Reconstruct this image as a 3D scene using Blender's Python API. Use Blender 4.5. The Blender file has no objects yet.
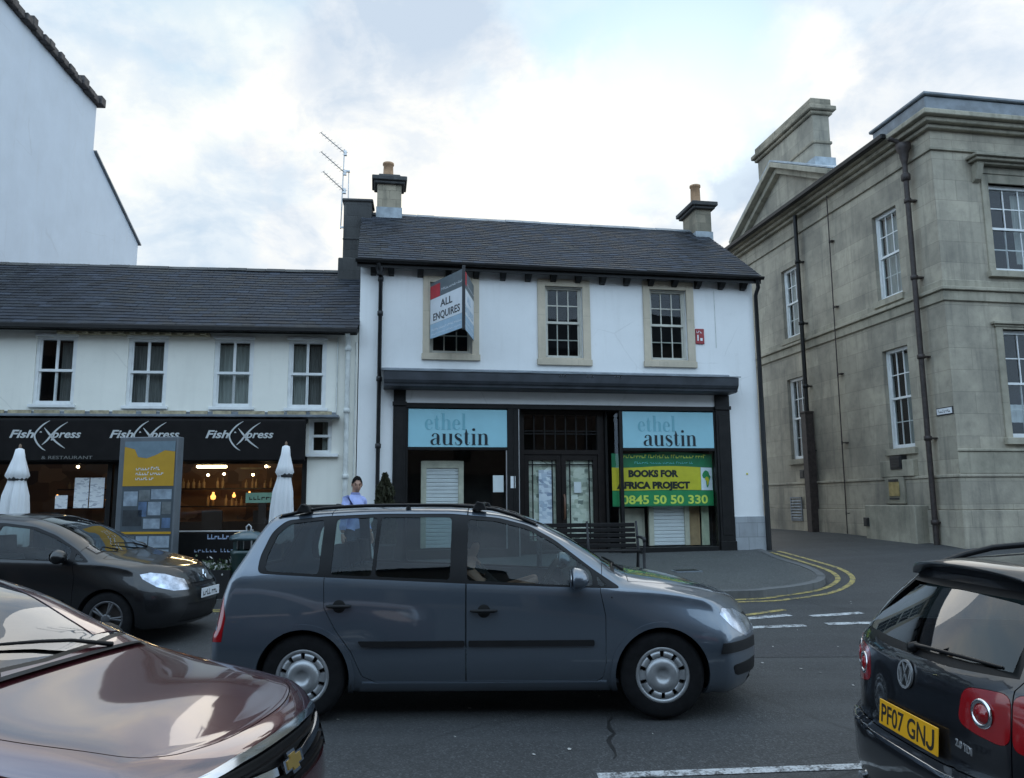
import bpy, bmesh, math, random
import numpy as np
from mathutils import Vector, Matrix
from mathutils.bvhtree import BVHTree
rng = random.Random(7)
R = math.radians
scene = bpy.context.scene
col = scene.collection

# ---------------------------------------------------------------- camera
cd = bpy.data.cameras.new('camera')
cam = bpy.data.objects.new('camera', cd)
col.objects.link(cam)
cd.sensor_width = 36.0
cd.lens = 780.0 / 1024.0 * 36.0
cd.clip_start = 0.05
cd.clip_end = 600
cam.matrix_world = Matrix.Translation((0, 0, 1.75)) @ Matrix.Rotation(R(90 + 8.31), 4, 'X') @ Matrix.Rotation(R(-0.46), 4, 'Z')
scene.camera = cam

# ---------------------------------------------------------------- world, sun, exposure
world = bpy.data.worlds.new('World')
scene.world = world
world.use_nodes = True
wt = world.node_tree
for n in list(wt.nodes):
    wt.nodes.remove(n)
def N(tree, typ, **kw):
    n = tree.nodes.new(typ)
    for k, v in kw.items():
        if k.startswith('_'):
            n.inputs[k[1:].replace('_', ' ')].default_value = v
        else:
            setattr(n, k, v)
    return n
def Math(tree, op, a=None, b=None, clamp=False):
    n = tree.nodes.new('ShaderNodeMath'); n.operation = op; n.use_clamp = clamp
    for i, v in enumerate((a, b)):
        if v is None: continue
        if isinstance(v, (int, float)): n.inputs[i].default_value = v
        else: tree.links.new(v, n.inputs[i])
    return n.outputs[0]
def Ramp(tree, fac, stops):
    n = tree.nodes.new('ShaderNodeValToRGB')
    el = n.color_ramp.elements
    while len(el) > len(stops): el.remove(el[-1])
    while len(el) < len(stops): el.new(0.5)
    for e, (p, c) in zip(el, stops):
        e.position = p
        e.color = (c[0], c[1], c[2], 1) if not isinstance(c, (int, float)) else (c, c, c, 1)
    tree.links.new(fac, n.inputs[0])
    return n.outputs[0]
def MixC(tree, fac, a, b, mode='MIX'):
    n = tree.nodes.new('ShaderNodeMix'); n.data_type = 'RGBA'; n.blend_type = mode
    for s, v in ((n.inputs[0], fac), (n.inputs[6], a), (n.inputs[7], b)):
        if isinstance(v, (int, float)): s.default_value = v
        elif isinstance(v, tuple): s.default_value = (v[0], v[1], v[2], 1)
        else: tree.links.new(v, s)
    return n.outputs[2]

SUN_EL, SUN_AZ = 24.0, 12.0         # degrees; azimuth measured from +Y towards +X
geo = N(wt, 'ShaderNodeTexCoord')
sky = N(wt, 'ShaderNodeTexSky', sky_type='NISHITA')
sky.sun_disc = False
sky.sun_elevation = R(SUN_EL)
sky.sun_rotation = R(SUN_AZ)
sky.air_density = 1.0; sky.dust_density = 1.2; sky.ozone_density = 1.5
sep = N(wt, 'ShaderNodeSeparateXYZ')
wt.links.new(geo.outputs['Generated'], sep.inputs[0])
zc = Math(wt, 'ADD', Math(wt, 'MAXIMUM', sep.outputs[2], 0.0), 0.32)
cx = Math(wt, 'DIVIDE', sep.outputs[0], zc)
cy = Math(wt, 'DIVIDE', sep.outputs[1], zc)
comb = N(wt, 'ShaderNodeCombineXYZ')
wt.links.new(cx, comb.inputs[0]); wt.links.new(cy, comb.inputs[1])
def WNoise(scale, detail, rough, off=(0, 0, 0), dist=0.0):
    mp = N(wt, 'ShaderNodeMapping'); mp.inputs['Location'].default_value = off
    wt.links.new(comb.outputs[0], mp.inputs[0])
    n = N(wt, 'ShaderNodeTexNoise'); n.inputs['Scale'].default_value = scale
    n.inputs['Detail'].default_value = detail; n.inputs['Roughness'].default_value = rough
    n.inputs['Distortion'].default_value = dist
    wt.links.new(mp.outputs[0], n.inputs[0])
    return n.outputs[0]
cover = Ramp(wt, WNoise(1.25, 7, 0.55, (3.1, 1.7, 0), 0.3), [(0.36, 0.0), (0.50, 1.0)])
puff = Ramp(wt, WNoise(1.9, 8, 0.56, (7.3, 4.2, 2.0), 0.25), [(0.36, 0.0), (0.56, 1.0)])
K = 10.0                                     # 1 / background strength
# the larger cloud masses and blue gaps, each round a direction of the sky (azimuth from +Y, elevation, radius in degrees)
dn = N(wt, 'ShaderNodeTexNoise'); dn.inputs['Scale'].default_value = 3.2; dn.inputs['Detail'].default_value = 7; dn.inputs['Roughness'].default_value = 0.6
wt.links.new(geo.outputs['Generated'], dn.inputs[0])
dv = N(wt, 'ShaderNodeVectorMath', operation='SUBTRACT'); wt.links.new(dn.outputs['Color'], dv.inputs[0]); dv.inputs[1].default_value = (0.5, 0.5, 0.5)
ds = N(wt, 'ShaderNodeVectorMath', operation='SCALE'); wt.links.new(dv.outputs[0], ds.inputs[0]); ds.inputs['Scale'].default_value = 0.30
da = N(wt, 'ShaderNodeVectorMath', operation='ADD'); wt.links.new(geo.outputs['Generated'], da.inputs[0]); wt.links.new(ds.outputs[0], da.inputs[1])
dd = N(wt, 'ShaderNodeVectorMath', operation='NORMALIZE'); wt.links.new(da.outputs[0], dd.inputs[0])
def mass(az, el, rad, amount=1.0, soft=0.55):
    v = (math.sin(R(az)) * math.cos(R(el)), math.cos(R(az)) * math.cos(R(el)), math.sin(R(el)))
    dt = N(wt, 'ShaderNodeVectorMath', operation='DOT_PRODUCT'); wt.links.new(dd.outputs[0], dt.inputs[0]); dt.inputs[1].default_value = v
    mr = N(wt, 'ShaderNodeMapRange'); mr.interpolation_type = 'SMOOTHSTEP'
    mr.inputs[1].default_value = math.cos(R(rad * (1 + soft))); mr.inputs[2].default_value = math.cos(R(rad * (1 - soft))); mr.inputs[4].default_value = amount
    wt.links.new(dt.outputs['Value'], mr.inputs[0]); return mr.outputs[0]
def total(ms):
    o = ms[0]
    for m_ in ms[1:]: o = Math(wt, 'MAXIMUM', o, m_)
    return o
gaps = total([mass(14, 31.5, 5.2, 1.0, 0.45), mass(6, 36, 4.5, 0.8), mass(-24, 36, 6, 0.6), mass(40, 40, 7, 0.8), mass(13, 27, 2.2, 0.8)])
greys = total([mass(-8, 30, 6.5, 1.0), mass(25, 34, 9, 0.65), mass(-20, 17, 6.5, 1.0, 0.5), mass(-12, 16, 3.5, 0.6), mass(2, 27, 4, 0.35), mass(-28, 33, 5, 0.5), mass(33, 24, 6, 0.5), mass(15.5, 25.5, 2.6, 0.9, 0.5), mass(-1, 20, 3.2, 0.55), mass(9, 21, 2.5, 0.5)])
whites = total([mass(-23, 25, 7.5, 1), mass(5, 24, 6, 1), mass(-5, 21, 9, 0.8), mass(19.5, 30, 3.2, 1, 0.5), mass(10, 30, 3.0, 1, 0.5)])
front = N(wt, 'ShaderNodeMapRange'); front.interpolation_type = 'SMOOTHSTEP'
front.inputs[1].default_value = -0.35; front.inputs[2].default_value = 0.85
wt.links.new(sep.outputs[1], front.inputs[0])
fine = Ramp(wt, WNoise(4.6, 9, 0.6, (1.3, 8.2, 5.0), 0.35), [(0.42, 0.0), (0.55, 1.0)])
lift = Math(wt, 'ADD', Math(wt, 'ADD', Math(wt, 'MULTIPLY', puff, 0.50), Math(wt, 'MULTIPLY', fine, 0.38)), Math(wt, 'ADD', Math(wt, 'MULTIPLY', whites, 0.58), 0.10))
light = Math(wt, 'SUBTRACT', lift, Math(wt, 'MULTIPLY', greys, 0.62), True)
cloud_front = Ramp(wt, light, [(0.0, (0.050 * K, 0.059 * K, 0.070 * K)), (0.5, (0.071 * K, 0.075 * K, 0.079 * K)), (0.85, (0.088 * K, 0.087 * K, 0.082 * K)), (1.0, (0.097 * K, 0.094 * K, 0.085 * K))])
cf10 = N(wt, 'ShaderNodeVectorMath', operation='SCALE'); wt.links.new(cloud_front, cf10.inputs[0]); cf10.inputs['Scale'].default_value = 10.0
cloud_back = MixC(wt, puff, (0.82 * K, 1.17 * K, 1.60 * K), (1.18 * K, 1.54 * K, 1.92 * K))
cloud = MixC(wt, front.outputs[0], cloud_back, cf10.outputs[0])
blue_gap = MixC(wt, 0.75, sky.outputs[0], (0.36 * K, 0.63 * K, 0.82 * K))
hide = Math(wt, 'SUBTRACT', Math(wt, 'MAXIMUM', cover, 0.82), Math(wt, 'MULTIPLY', gaps, Math(wt, 'SUBTRACT', 1.0, Math(wt, 'MULTIPLY', whites, 0.35))), True)
bg = N(wt, 'ShaderNodeBackground'); bg.inputs['Strength'].default_value = 0.1
wt.links.new(MixC(wt, hide, blue_gap, cloud), bg.inputs['Color'])
wo = N(wt, 'ShaderNodeOutputWorld')
wt.links.new(bg.outputs[0], wo.inputs[0])
world.cycles.sampling_method = 'MANUAL'
world.cycles.sample_map_resolution = 512

sl = bpy.data.lights.new('sun', 'SUN')
sl.energy = 0.5; sl.angle = R(45); sl.color = (1.0, 0.93, 0.82)
sun = bpy.data.objects.new('sun', sl); col.objects.link(sun)
sd = Vector((math.sin(R(SUN_AZ)) * math.cos(R(SUN_EL)), math.cos(R(SUN_AZ)) * math.cos(R(SUN_EL)), math.sin(R(SUN_EL))))
sun.rotation_euler = (-sd).to_track_quat('-Z', 'Y').to_euler()
sun.location = sd * 100

vs = scene.view_settings
vs.view_transform = 'Standard'; vs.look = 'None'; vs.gamma = 1.0; vs.use_curve_mapping = False
vs.exposure = 0.30
scene.cycles.use_denoising = True
scene.cycles.max_bounces = 8
scene.cycles.transparent_max_bounces = 16
scene.cycles.sample_clamp_indirect = 6.0

# ---------------------------------------------------------------- materials
MATS = {}
def principled(name):
    m = bpy.data.materials.new(name); m.use_nodes = True
    t = m.node_tree
    return m, t, t.nodes['Principled BSDF']
def objcoord(t, scale=(1, 1, 1), geom=False):
    tc = N(t, 'ShaderNodeTexCoord')
    mp = N(t, 'ShaderNodeMapping'); mp.inputs['Scale'].default_value = scale
    t.links.new(tc.outputs['Object'], mp.inputs[0])
    return mp.outputs[0]
def noise(t, vec, scale, detail=4, rough=0.55):
    n = N(t, 'ShaderNodeTexNoise'); n.inputs['Scale'].default_value = scale
    n.inputs['Detail'].default_value = detail; n.inputs['Roughness'].default_value = rough
    t.links.new(vec, n.inputs[0]); return n.outputs[0]
def bump(t, b, h, strength=0.3, dist=0.01):
    n = N(t, 'ShaderNodeBump'); n.inputs['Strength'].default_value = strength; n.inputs['Distance'].default_value = dist
    t.links.new(h, n.inputs['Height']); t.links.new(n.outputs[0], b.inputs['Normal'])
def mul(c, k): return tuple(max(0, min(1, x * k)) for x in c)
def mat(name, c, rough=0.6, metal=0.0, var=0.12, scale=6.0, bmp=0.0, bscale=60.0, coat=0.0, spec=0.5, emit=None, stretch=(1, 1, 1), rvar=0.0):
    if name in MATS: return MATS[name]
    m, t, b = principled(name)
    v = objcoord(t, stretch)
    f = noise(t, v, scale)
    f2 = Ramp(t, f, [(0.3, 0.0), (0.7, 1.0)])
    t.links.new(MixC(t, f2, mul(c, 1 - var), mul(c, 1 + var)), b.inputs['Base Color'])
    b.inputs['Roughness'].default_value = rough
    if rvar:
        t.links.new(Math(t, 'ADD', Math(t, 'MULTIPLY', noise(t, v, scale * 2.3), rvar), rough - rvar / 2), b.inputs['Roughness'])
    b.inputs['Metallic'].default_value = metal
    b.inputs['Coat Weight'].default_value = coat
    b.inputs['Coat Roughness'].default_value = 0.04
    b.inputs['Specular IOR Level'].default_value = spec
    if bmp: bump(t, b, noise(t, objcoord(t), bscale, 5), bmp, 0.004)
    if emit:
        b.inputs['Emission Color'].default_value = (*emit[:3], 1); b.inputs['Emission Strength'].default_value = emit[3]
    MATS[name] = m
    return m
def noise_col(t, vec, scale):
    n = N(t, 'ShaderNodeTexNoise'); n.inputs['Scale'].default_value = scale; n.inputs['Detail'].default_value = 6
    t.links.new(vec, n.inputs[0]); return n.outputs['Color']
def render_wall(name, c, dirt=(0.42, 0.40, 0.36), amount=0.35):
    """painted render: broad mottling, rain streaks and a grimy patches"""
    if name in MATS: return MATS[name]
    m, t, b = principled(name)
    v = objcoord(t)
    n1 = noise(t, v, 1.1, 6, 0.6)
    base = MixC(t, Ramp(t, n1, [(0.3, 0.0), (0.7, 1.0)]), mul(c, 0.93), mul(c, 1.03))
    st = noise(t, objcoord(t, (3.1, 3.1, 0.30)), 1.6, 6, 0.62)
    sf = Math(t, 'MULTIPLY', Ramp(t, st, [(0.54, 0.0), (0.82, 1.0)]), amount * 0.6)
    c2 = MixC(t, sf, base, dirt)
    n3 = noise(t, v, 9.0, 4, 0.7)
    c3 = MixC(t, Math(t, 'MULTIPLY', Ramp(t, n3, [(0.58, 0.0), (0.8, 1.0)]), amount * 0.6), c2, dirt)
    n4 = noise(t, v, 0.55, 5, 0.55)                       # old patch repairs with their own edges
    c3 = MixC(t, Math(t, 'MULTIPLY', Ramp(t, n4, [(0.56, 0.0), (0.575, 1.0)]), amount * 0.32), c3, mul(c, 0.86))
    vo = N(t, 'ShaderNodeTexVoronoi'); vo.feature = 'DISTANCE_TO_EDGE'; vo.inputs['Scale'].default_value = 0.5
    t.links.new(MixC(t, 0.10, v, noise_col(t, v, 2.2)), vo.inputs[0])
    crk = Math(t, 'MULTIPLY', Ramp(t, vo.outputs['Distance'], [(0.0, 1.0), (0.006, 0.0)]), Ramp(t, noise(t, v, 0.8, 3), [(0.52, 0.0), (0.6, 1.0)]))
    c3 = MixC(t, Math(t, 'MULTIPLY', crk, 0.18), c3, mul(dirt, 0.6))
    t.links.new(c3, b.inputs['Base Color'])
    b.inputs['Roughness'].default_value = 0.75
    bump(t, b, noise(t, v, 45, 5), 0.25, 0.006)
    MATS[name] = m
    return m
def ashlar(name, c, bw, bh, c2=None, stain=0.5, stainc=(0.075, 0.075, 0.06), joint=0.006, offset=0.5):
    """coursed stone with weathering; the courses run along x + y so both faces of a corner share them"""
    if name in MATS: return MATS[name]
    m, t, b = principled(name)
    tc = N(t, 'ShaderNodeTexCoord'); sp = N(t, 'ShaderNodeSeparateXYZ'); t.links.new(tc.outputs['Object'], sp.inputs[0])
    cb = N(t, 'ShaderNodeCombineXYZ')
    t.links.new(Math(t, 'ADD', sp.outputs[0], sp.outputs[1]), cb.inputs[0]); t.links.new(sp.outputs[2], cb.inputs[1])
    br = N(t, 'ShaderNodeTexBrick'); t.links.new(cb.outputs[0], br.inputs[0])
    br.offset = offset
    br.inputs['Scale'].default_value = 1.0
    br.inputs['Brick Width'].default_value = bw; br.inputs['Row Height'].default_value = bh
    br.inputs['Mortar Size'].default_value = joint; br.inputs['Mortar Smooth'].default_value = 0.3
    br.inputs['Bias'].default_value = 0.0
    cc = c2 or mul(c, 0.82)
    br.inputs['Color1'].default_value = (*c, 1); br.inputs['Color2'].default_value = (*cc, 1)
    br.inputs['Mortar'].default_value = (*mul(c, 0.62), 1)
    v = tc.outputs['Object']
    n1 = noise(t, v, 0.7, 7, 0.62); n2 = noise(t, v, 5.0, 6, 0.65)
    stv = N(t, 'ShaderNodeMapping'); stv.inputs['Scale'].default_value = (3.0, 3.0, 0.3); t.links.new(v, stv.inputs[0])
    n3 = noise(t, stv.outputs[0], 1.5, 6, 0.6)
    k1 = Math(t, 'MULTIPLY', Ramp(t, n1, [(0.42, 0.0), (0.68, 1.0)]), stain)
    k2 = Math(t, 'MULTIPLY', Ramp(t, n2, [(0.48, 0.0), (0.75, 1.0)]), stain * 0.55)
    k3 = Math(t, 'MULTIPLY', Ramp(t, n3, [(0.52, 0.0), (0.74, 1.0)]), stain * 0.9)
    o = MixC(t, k1, br.outputs[0], stainc); o = MixC(t, k2, o, mul(stainc, 1.2)); o = MixC(t, k3, o, stainc)
    t.links.new(o, b.inputs['Base Color'])
    b.inputs['Roughness'].default_value = 0.9
    h = Math(t, 'ADD', Math(t, 'MULTIPLY', br.outputs['Fac'], -0.8), Math(t, 'MULTIPLY', noise(t, v, 22, 6), 0.7))
    bump(t, b, h, 0.45, 0.012)
    MATS[name] = m
    return m
def slate(name, c):
    if name in MATS: return MATS[name]
    m, t, b = principled(name)
    g = N(t, 'ShaderNodeNewGeometry')
    r = g.outputs['Random Per Island']
    cc = Ramp(t, r, [(0.0, mul(c, 0.45)), (0.3, mul(c, 0.85)), (0.75, mul(c, 1.2)), (0.92, mul(c, 1.5)), (1.0, mul(c, 2.0))])
    v = objcoord(t)
    n1 = noise(t, v, 1.4, 6, 0.65)
    cc = MixC(t, Math(t, 'MULTIPLY', Ramp(t, n1, [(0.5, 0.0), (0.72, 1.0)]), 0.35), cc, (0.05, 0.053, 0.045))
    t.links.new(cc, b.inputs['Base Color'])
    t.links.new(Math(t, 'ADD', Math(t, 'MULTIPLY', r, 0.25), 0.55), b.inputs['Roughness'])
    b.inputs['Specular IOR Level'].default_value = 0.25
    bump(t, b, noise(t, v, 40, 5), 0.35, 0.004)
    MATS[name] = m
    return m
def glass(name, tint=(0.75, 0.8, 0.8), refl=1.0, dark=0.0):
    """window glass: a clear pane with a fresnel reflection"""
    if name in MATS: return MATS[name]
    m = bpy.data.materials.new(name); m.use_nodes = True
    t = m.node_tree
    for n in list(t.nodes): t.nodes.remove(n)
    tr = N(t, 'ShaderNodeBsdfTransparent'); tr.inputs[0].default_value = (*tint, 1)
    gl = N(t, 'ShaderNodeBsdfGlossy'); gl.inputs['Roughness'].default_value = 0.015
    gl.inputs['Color'].default_value = (0.95, 0.97, 1, 1)
    fr = N(t, 'ShaderNodeFresnel')
    gm = N(t, 'ShaderNodeNewGeometry')                    # a thin pane reflects alike from either side
    t.links.new(Math(t, 'SUBTRACT', 1.5, Math(t, 'MULTIPLY', gm.outputs['Backfacing'], 1.5 - 1 / 1.5)), fr.inputs['IOR'])
    n1 = noise(t, objcoord(t), 1.3, 2)
    bp = N(t, 'ShaderNodeBump'); bp.inputs['Strength'].default_value = 0.05; bp.inputs['Distance'].default_value = 0.02
    t.links.new(n1, bp.inputs['Height']); t.links.new(bp.outputs[0], gl.inputs['Normal'])
    mx = N(t, 'ShaderNodeMixShader')
    t.links.new(Math(t, 'MULTIPLY', fr.outputs[0], refl * 1.7, True), mx.inputs[0])
    t.links.new(tr.outputs[0], mx.inputs[1]); t.links.new(gl.outputs[0], mx.inputs[2])
    o = N(t, 'ShaderNodeOutputMaterial'); t.links.new(mx.outputs[0], o.inputs[0])
    MATS[name] = m
    return m
def emit(name, c, s):
    if name in MATS: return MATS[name]
    m, t, b = principled(name)
    b.inputs['Base Color'].default_value = (*c, 1)
    b.inputs['Emission Color'].default_value = (*c, 1); b.inputs['Emission Strength'].default_value = s
    MATS[name] = m
    return m
def print_mat(name, stops, scale=(6, 6, 9), seed=0.0):
    """a printed sheet: blocks of lines and pictures too small to read"""
    if name in MATS: return MATS[name]
    m, t, b = principled(name)
    tc = N(t, 'ShaderNodeTexCoord'); mp = N(t, 'ShaderNodeMapping'); mp.inputs['Scale'].default_value = scale
    mp.inputs['Location'].default_value = (seed, seed, seed * 1.7)
    t.links.new(tc.outputs['Object'], mp.inputs[0])
    vo = N(t, 'ShaderNodeTexVoronoi'); vo.distance = 'CHEBYCHEV'; vo.inputs['Scale'].default_value = 1.0
    t.links.new(mp.outputs[0], vo.inputs[0])
    s = N(t, 'ShaderNodeSeparateColor'); t.links.new(vo.outputs['Color'], s.inputs[0])
    c = Ramp(t, s.outputs[0], stops)
    t.links.new(c, b.inputs['Base Color'])
    b.inputs['Roughness'].default_value = 0.6
    MATS[name] = m
    return m

M = dict(
    white=render_wall('painted_render_white', (0.80, 0.80, 0.79), amount=0.30),
    cream=render_wall('painted_render_cream', (0.80, 0.78, 0.70), amount=0.25),
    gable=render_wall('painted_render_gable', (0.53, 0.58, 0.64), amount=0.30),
    greybase=ashlar('painted_stone_base', (0.36, 0.38, 0.40), 0.42, 0.30, stain=0.25),
    stone=ashlar('ashlar_stone', (0.45, 0.40, 0.31), 1.05, 0.46, c2=(0.34, 0.305, 0.24), stain=0.62, stainc=(0.105, 0.10, 0.088), joint=0.006),
    stonetrim=ashlar('ashlar_trim', (0.41, 0.37, 0.285), 1.4, 3.0, c2=(0.35, 0.315, 0.245), stain=0.6, joint=0.004),
    stonedark=ashlar('weathered_stone', (0.10, 0.10, 0.095), 0.5, 0.28, c2=(0.06, 0.06, 0.06), stain=0.6, stainc=(0.03, 0.03, 0.03)),
    chimneystone=ashlar('chimney_stone', (0.40, 0.34, 0.25), 0.32, 0.22, c2=(0.26, 0.225, 0.165), stain=0.6),
    surround=ashlar('window_stone', (0.60, 0.515, 0.395), 0.9, 2.5, c2=(0.56, 0.485, 0.375), stain=0.25, joint=0.003),
    slate=slate('roof_slate', (0.027, 0.031, 0.040)),
    lead=mat('lead_sheet', (0.16, 0.18, 0.20), 0.5, var=0.3, scale=4, bmp=0.2, bscale=20),
    leadlight=mat('lead_flashing', (0.30, 0.34, 0.37), 0.45, var=0.3, scale=5),
    canopy=mat('canopy_lead', (0.050, 0.055, 0.064), 0.5, spec=0.35, var=0.3, scale=3, bmp=0.2, bscale=12),
    black=mat('black_paint', (0.009, 0.0085, 0.0085), 0.45, spec=0.3, var=0.35, scale=7, bmp=0.1, bscale=30),
    blackiron=mat('black_iron', (0.012, 0.012, 0.013), 0.5, var=0.3, bmp=0.2),
    brownpipe=mat('rusty_pipe', (0.035, 0.025, 0.022), 0.6, var=0.5, scale=12),
    palepipe=mat('painted_pipe', (0.60, 0.61, 0.58), 0.55, var=0.15, scale=8),
    sashwhite=mat('sash_white', (0.72, 0.73, 0.72), 0.45, var=0.08),
    sashcream=mat('sash_cream', (0.55, 0.53, 0.46), 0.5, var=0.1),
    darkroom=mat('dark_room', (0.02, 0.02, 0.022), 0.9),
    curtain=mat('net_curtain', (0.42, 0.43, 0.40), 0.9, var=0.2, scale=5, stretch=(8, 8, 0.5)),
    curtaindim=mat('grey_curtain', (0.20, 0.20, 0.19), 0.9, var=0.3, scale=5, stretch=(8, 8, 0.5)),
    pane=glass('window_glass', (0.72, 0.76, 0.76), 0.5),
    shopglass=glass('shop_glass', (0.92, 0.95, 0.94), 0.6),
    terracotta=mat('terracotta', (0.34, 0.20, 0.11), 0.8, var=0.25, scale=9),
    tan=mat('tan_timber', (0.34, 0.29, 0.19), 0.8, var=0.4, scale=10),
    alu=mat('aluminium', (0.5, 0.5, 0.5), 0.4, 0.8),
    paper=print_mat('printed_paper', [(0.0, (0.72, 0.73, 0.72)), (0.7, (0.66, 0.67, 0.68)), (0.85, (0.35, 0.36, 0.4)), (1.0, (0.6, 0.62, 0.62))], (16, 16, 40)),
    plainpaper=mat('plain_paper', (0.72, 0.74, 0.75), 0.7, var=0.05),
    newspaper=print_mat('newspaper', [(0.0, (0.16, 0.19, 0.16)), (0.2, (0.50, 0.53, 0.42)), (0.6, (0.68, 0.70, 0.60)), (0.85, (0.40, 0.45, 0.36)), (1.0, (0.8, 0.82, 0.74))], (9, 9, 12), 3.3),
    bluenews=print_mat('blue_newspaper', [(0.0, (0.25, 0.3, 0.42)), (0.3, (0.68, 0.72, 0.80)), (0.75, (0.8, 0.83, 0.88)), (1.0, (0.42, 0.5, 0.62))], (10, 10, 16), 1.3),
    white_plastic=mat('white_plastic', (0.75, 0.76, 0.77), 0.4, var=0.04),
)

# ---------------------------------------------------------------- mesh building helpers
class MB:
    """collects shapes; build() links them as ONE mesh object"""
    def __init__(s): s.v = []; s.f = []; s.sm = []
    def add(s, vs, fs, smooth=False):
        o = len(s.v); s.v += [tuple(map(float, p)) for p in vs]
        s.f += [tuple(i + o for i in f) for f in fs]; s.sm += [smooth] * len(fs)
        return s
    def box(s, x0, x1, y0, y1, z0, z1):
        return s.add([(x0, y0, z0), (x1, y0, z0), (x1, y1, z0), (x0, y1, z0), (x0, y0, z1), (x1, y0, z1), (x1, y1, z1), (x0, y1, z1)],
                     [(0, 3, 2, 1), (4, 5, 6, 7), (0, 1, 5, 4), (1, 2, 6, 5), (2, 3, 7, 6), (3, 0, 4, 7)])
    def quad(s, *p): return s.add(p, [tuple(range(len(p)))])
    def prism(s, poly, axis, a, b, smooth=False):
        """poly in the two other axes (order x<y<z), extruded along axis from a to b"""
        def P(u, w, t):
            return {'x': (t, u, w), 'y': (u, t, w), 'z': (u, w, t)}[axis]
        n = len(poly)
        ar = sum(poly[i][0] * poly[(i + 1) % n][1] - poly[(i + 1) % n][0] * poly[i][1] for i in range(n))
        if (ar < 0) != (axis == 'y'): poly = poly[::-1]
        if a > b: a, b = b, a
        vs = [P(u, w, a) for u, w in poly] + [P(u, w, b) for u, w in poly]
        fs = [tuple(reversed(range(n))), tuple(range(n, 2 * n))] + [(i, (i + 1) % n, n + (i + 1) % n, n + i) for i in range(n)]
        o = len(s.v); s.add(vs, fs)
        if smooth:
            for k in range(2, len(fs)): s.sm[len(s.sm) - len(fs) + k] = True
        return s
    def tube(s, path, r, n=8, cap=True, smooth=True):
        path = [Vector(p) for p in path]
        rs = r if isinstance(r, (list, tuple)) else [r] * len(path)
        rings = []
        up = None
        for i, p in enumerate(path):
            d = (path[min(i + 1, len(path) - 1)] - path[max(i - 1, 0)]).normalized()
            if up is None:
                up = Vector((0, 0, 1)) if abs(d.z) < 0.9 else Vector((1, 0, 0))
            a = d.cross(up).normalized(); b = a.cross(d).normalized(); up = b
            rings.append([p + (a * math.cos(2 * math.pi * k / n) + b * math.sin(2 * math.pi * k / n)) * rs[i] for k in range(n)])
        vs = [q for ring in rings for q in ring]
        fs = []
        for i in range(len(path) - 1):
            for k in range(n):
                fs.append((i * n + k, i * n + (k + 1) % n, (i + 1) * n + (k + 1) % n, (i + 1) * n + k))
        s.add(vs, fs, smooth)
        if cap:
            s.add(rings[0], [tuple(reversed(range(n)))]); s.add(rings[-1], [tuple(range(n))])
        return s
    def lathe(s, prof, n=24, c=(0, 0, 0), axis='z', smooth=True, a0=0.0, a1=2 * math.pi):
        full = abs(a1 - a0 - 2 * math.pi) < 1e-6
        m = n if full else n + 1
        vs = []
        for r, h in prof:
            for k in range(m):
                a = a0 + (a1 - a0) * k / n
                p = (r * math.cos(a), r * math.sin(a), h)
                if axis == 'x': p = (p[2], p[0], p[1])
                if axis == 'y': p = (p[0], p[2], p[1])
                vs.append((p[0] + c[0], p[1] + c[1], p[2] + c[2]))
        fs = []
        for i in range(len(prof) - 1):
            for k in range(n):
                k2 = (k + 1) % m
                q = (i * m + k, i * m + k2, (i + 1) * m + k2, (i + 1) * m + k)
                fs.append(q if axis != 'y' else q[::-1])
        return s.add(vs, fs, smooth)
    def grid(s, P, smooth=True, closeu=False):
        nu, nv = len(P), len(P[0])
        vs = [p for row in P for p in row]
        fs = [(i * nv + j, i * nv + j + 1, ((i + 1) % nu) * nv + j + 1, ((i + 1) % nu) * nv + j)
              for i in range(nu if closeu else nu - 1) for j in range(nv - 1)]
        return s.add(vs, fs, smooth)
    def mesh(s, name):
        me = bpy.data.meshes.new(name); me.from_pydata(s.v, [], s.f)
        me.polygons.foreach_set('use_smooth', s.sm); me.update()
        return me
    def build(s, name, m, parent=None, bevel=0.0, seg=1, label=None):
        me = s.mesh(name)
        if bevel or True:
            bm = bmesh.new(); bm.from_mesh(me)
            if bevel:
                bmesh.ops.remove_doubles(bm, verts=bm.verts, dist=1e-5)
                es = [e for e in bm.edges if len(e.link_faces) == 2 and e.calc_face_angle(0) > 0.6]
                bmesh.ops.bevel(bm, geom=es, offset=bevel, segments=seg, affect='EDGES', profile=0.5, clamp_overlap=True)
                for f in bm.faces: f.smooth = f.smooth or seg > 1
            bm.to_mesh(me); bm.free()
        o = bpy.data.objects.new(name, me); col.objects.link(o)
        if m is not None: me.materials.append(m)
        if parent is not None: o.parent = parent
        if label: o['label'] = label
        return o
def tag(o, label=None, cat=None, group=None, kind=None):
    if label: o['label'] = label
    if cat: o['category'] = cat
    if group: o['group'] = group
    if kind: o['kind'] = kind
    return o
def thing(name, label, cat, loc=(0, 0, 0), rz=0.0, group=None):
    o = bpy.data.objects.new(name, None); col.objects.link(o)
    o.location = loc; o.rotation_euler = (0, 0, R(rz)); o.empty_display_size = 0.3
    return tag(o, label, cat, group)
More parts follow.
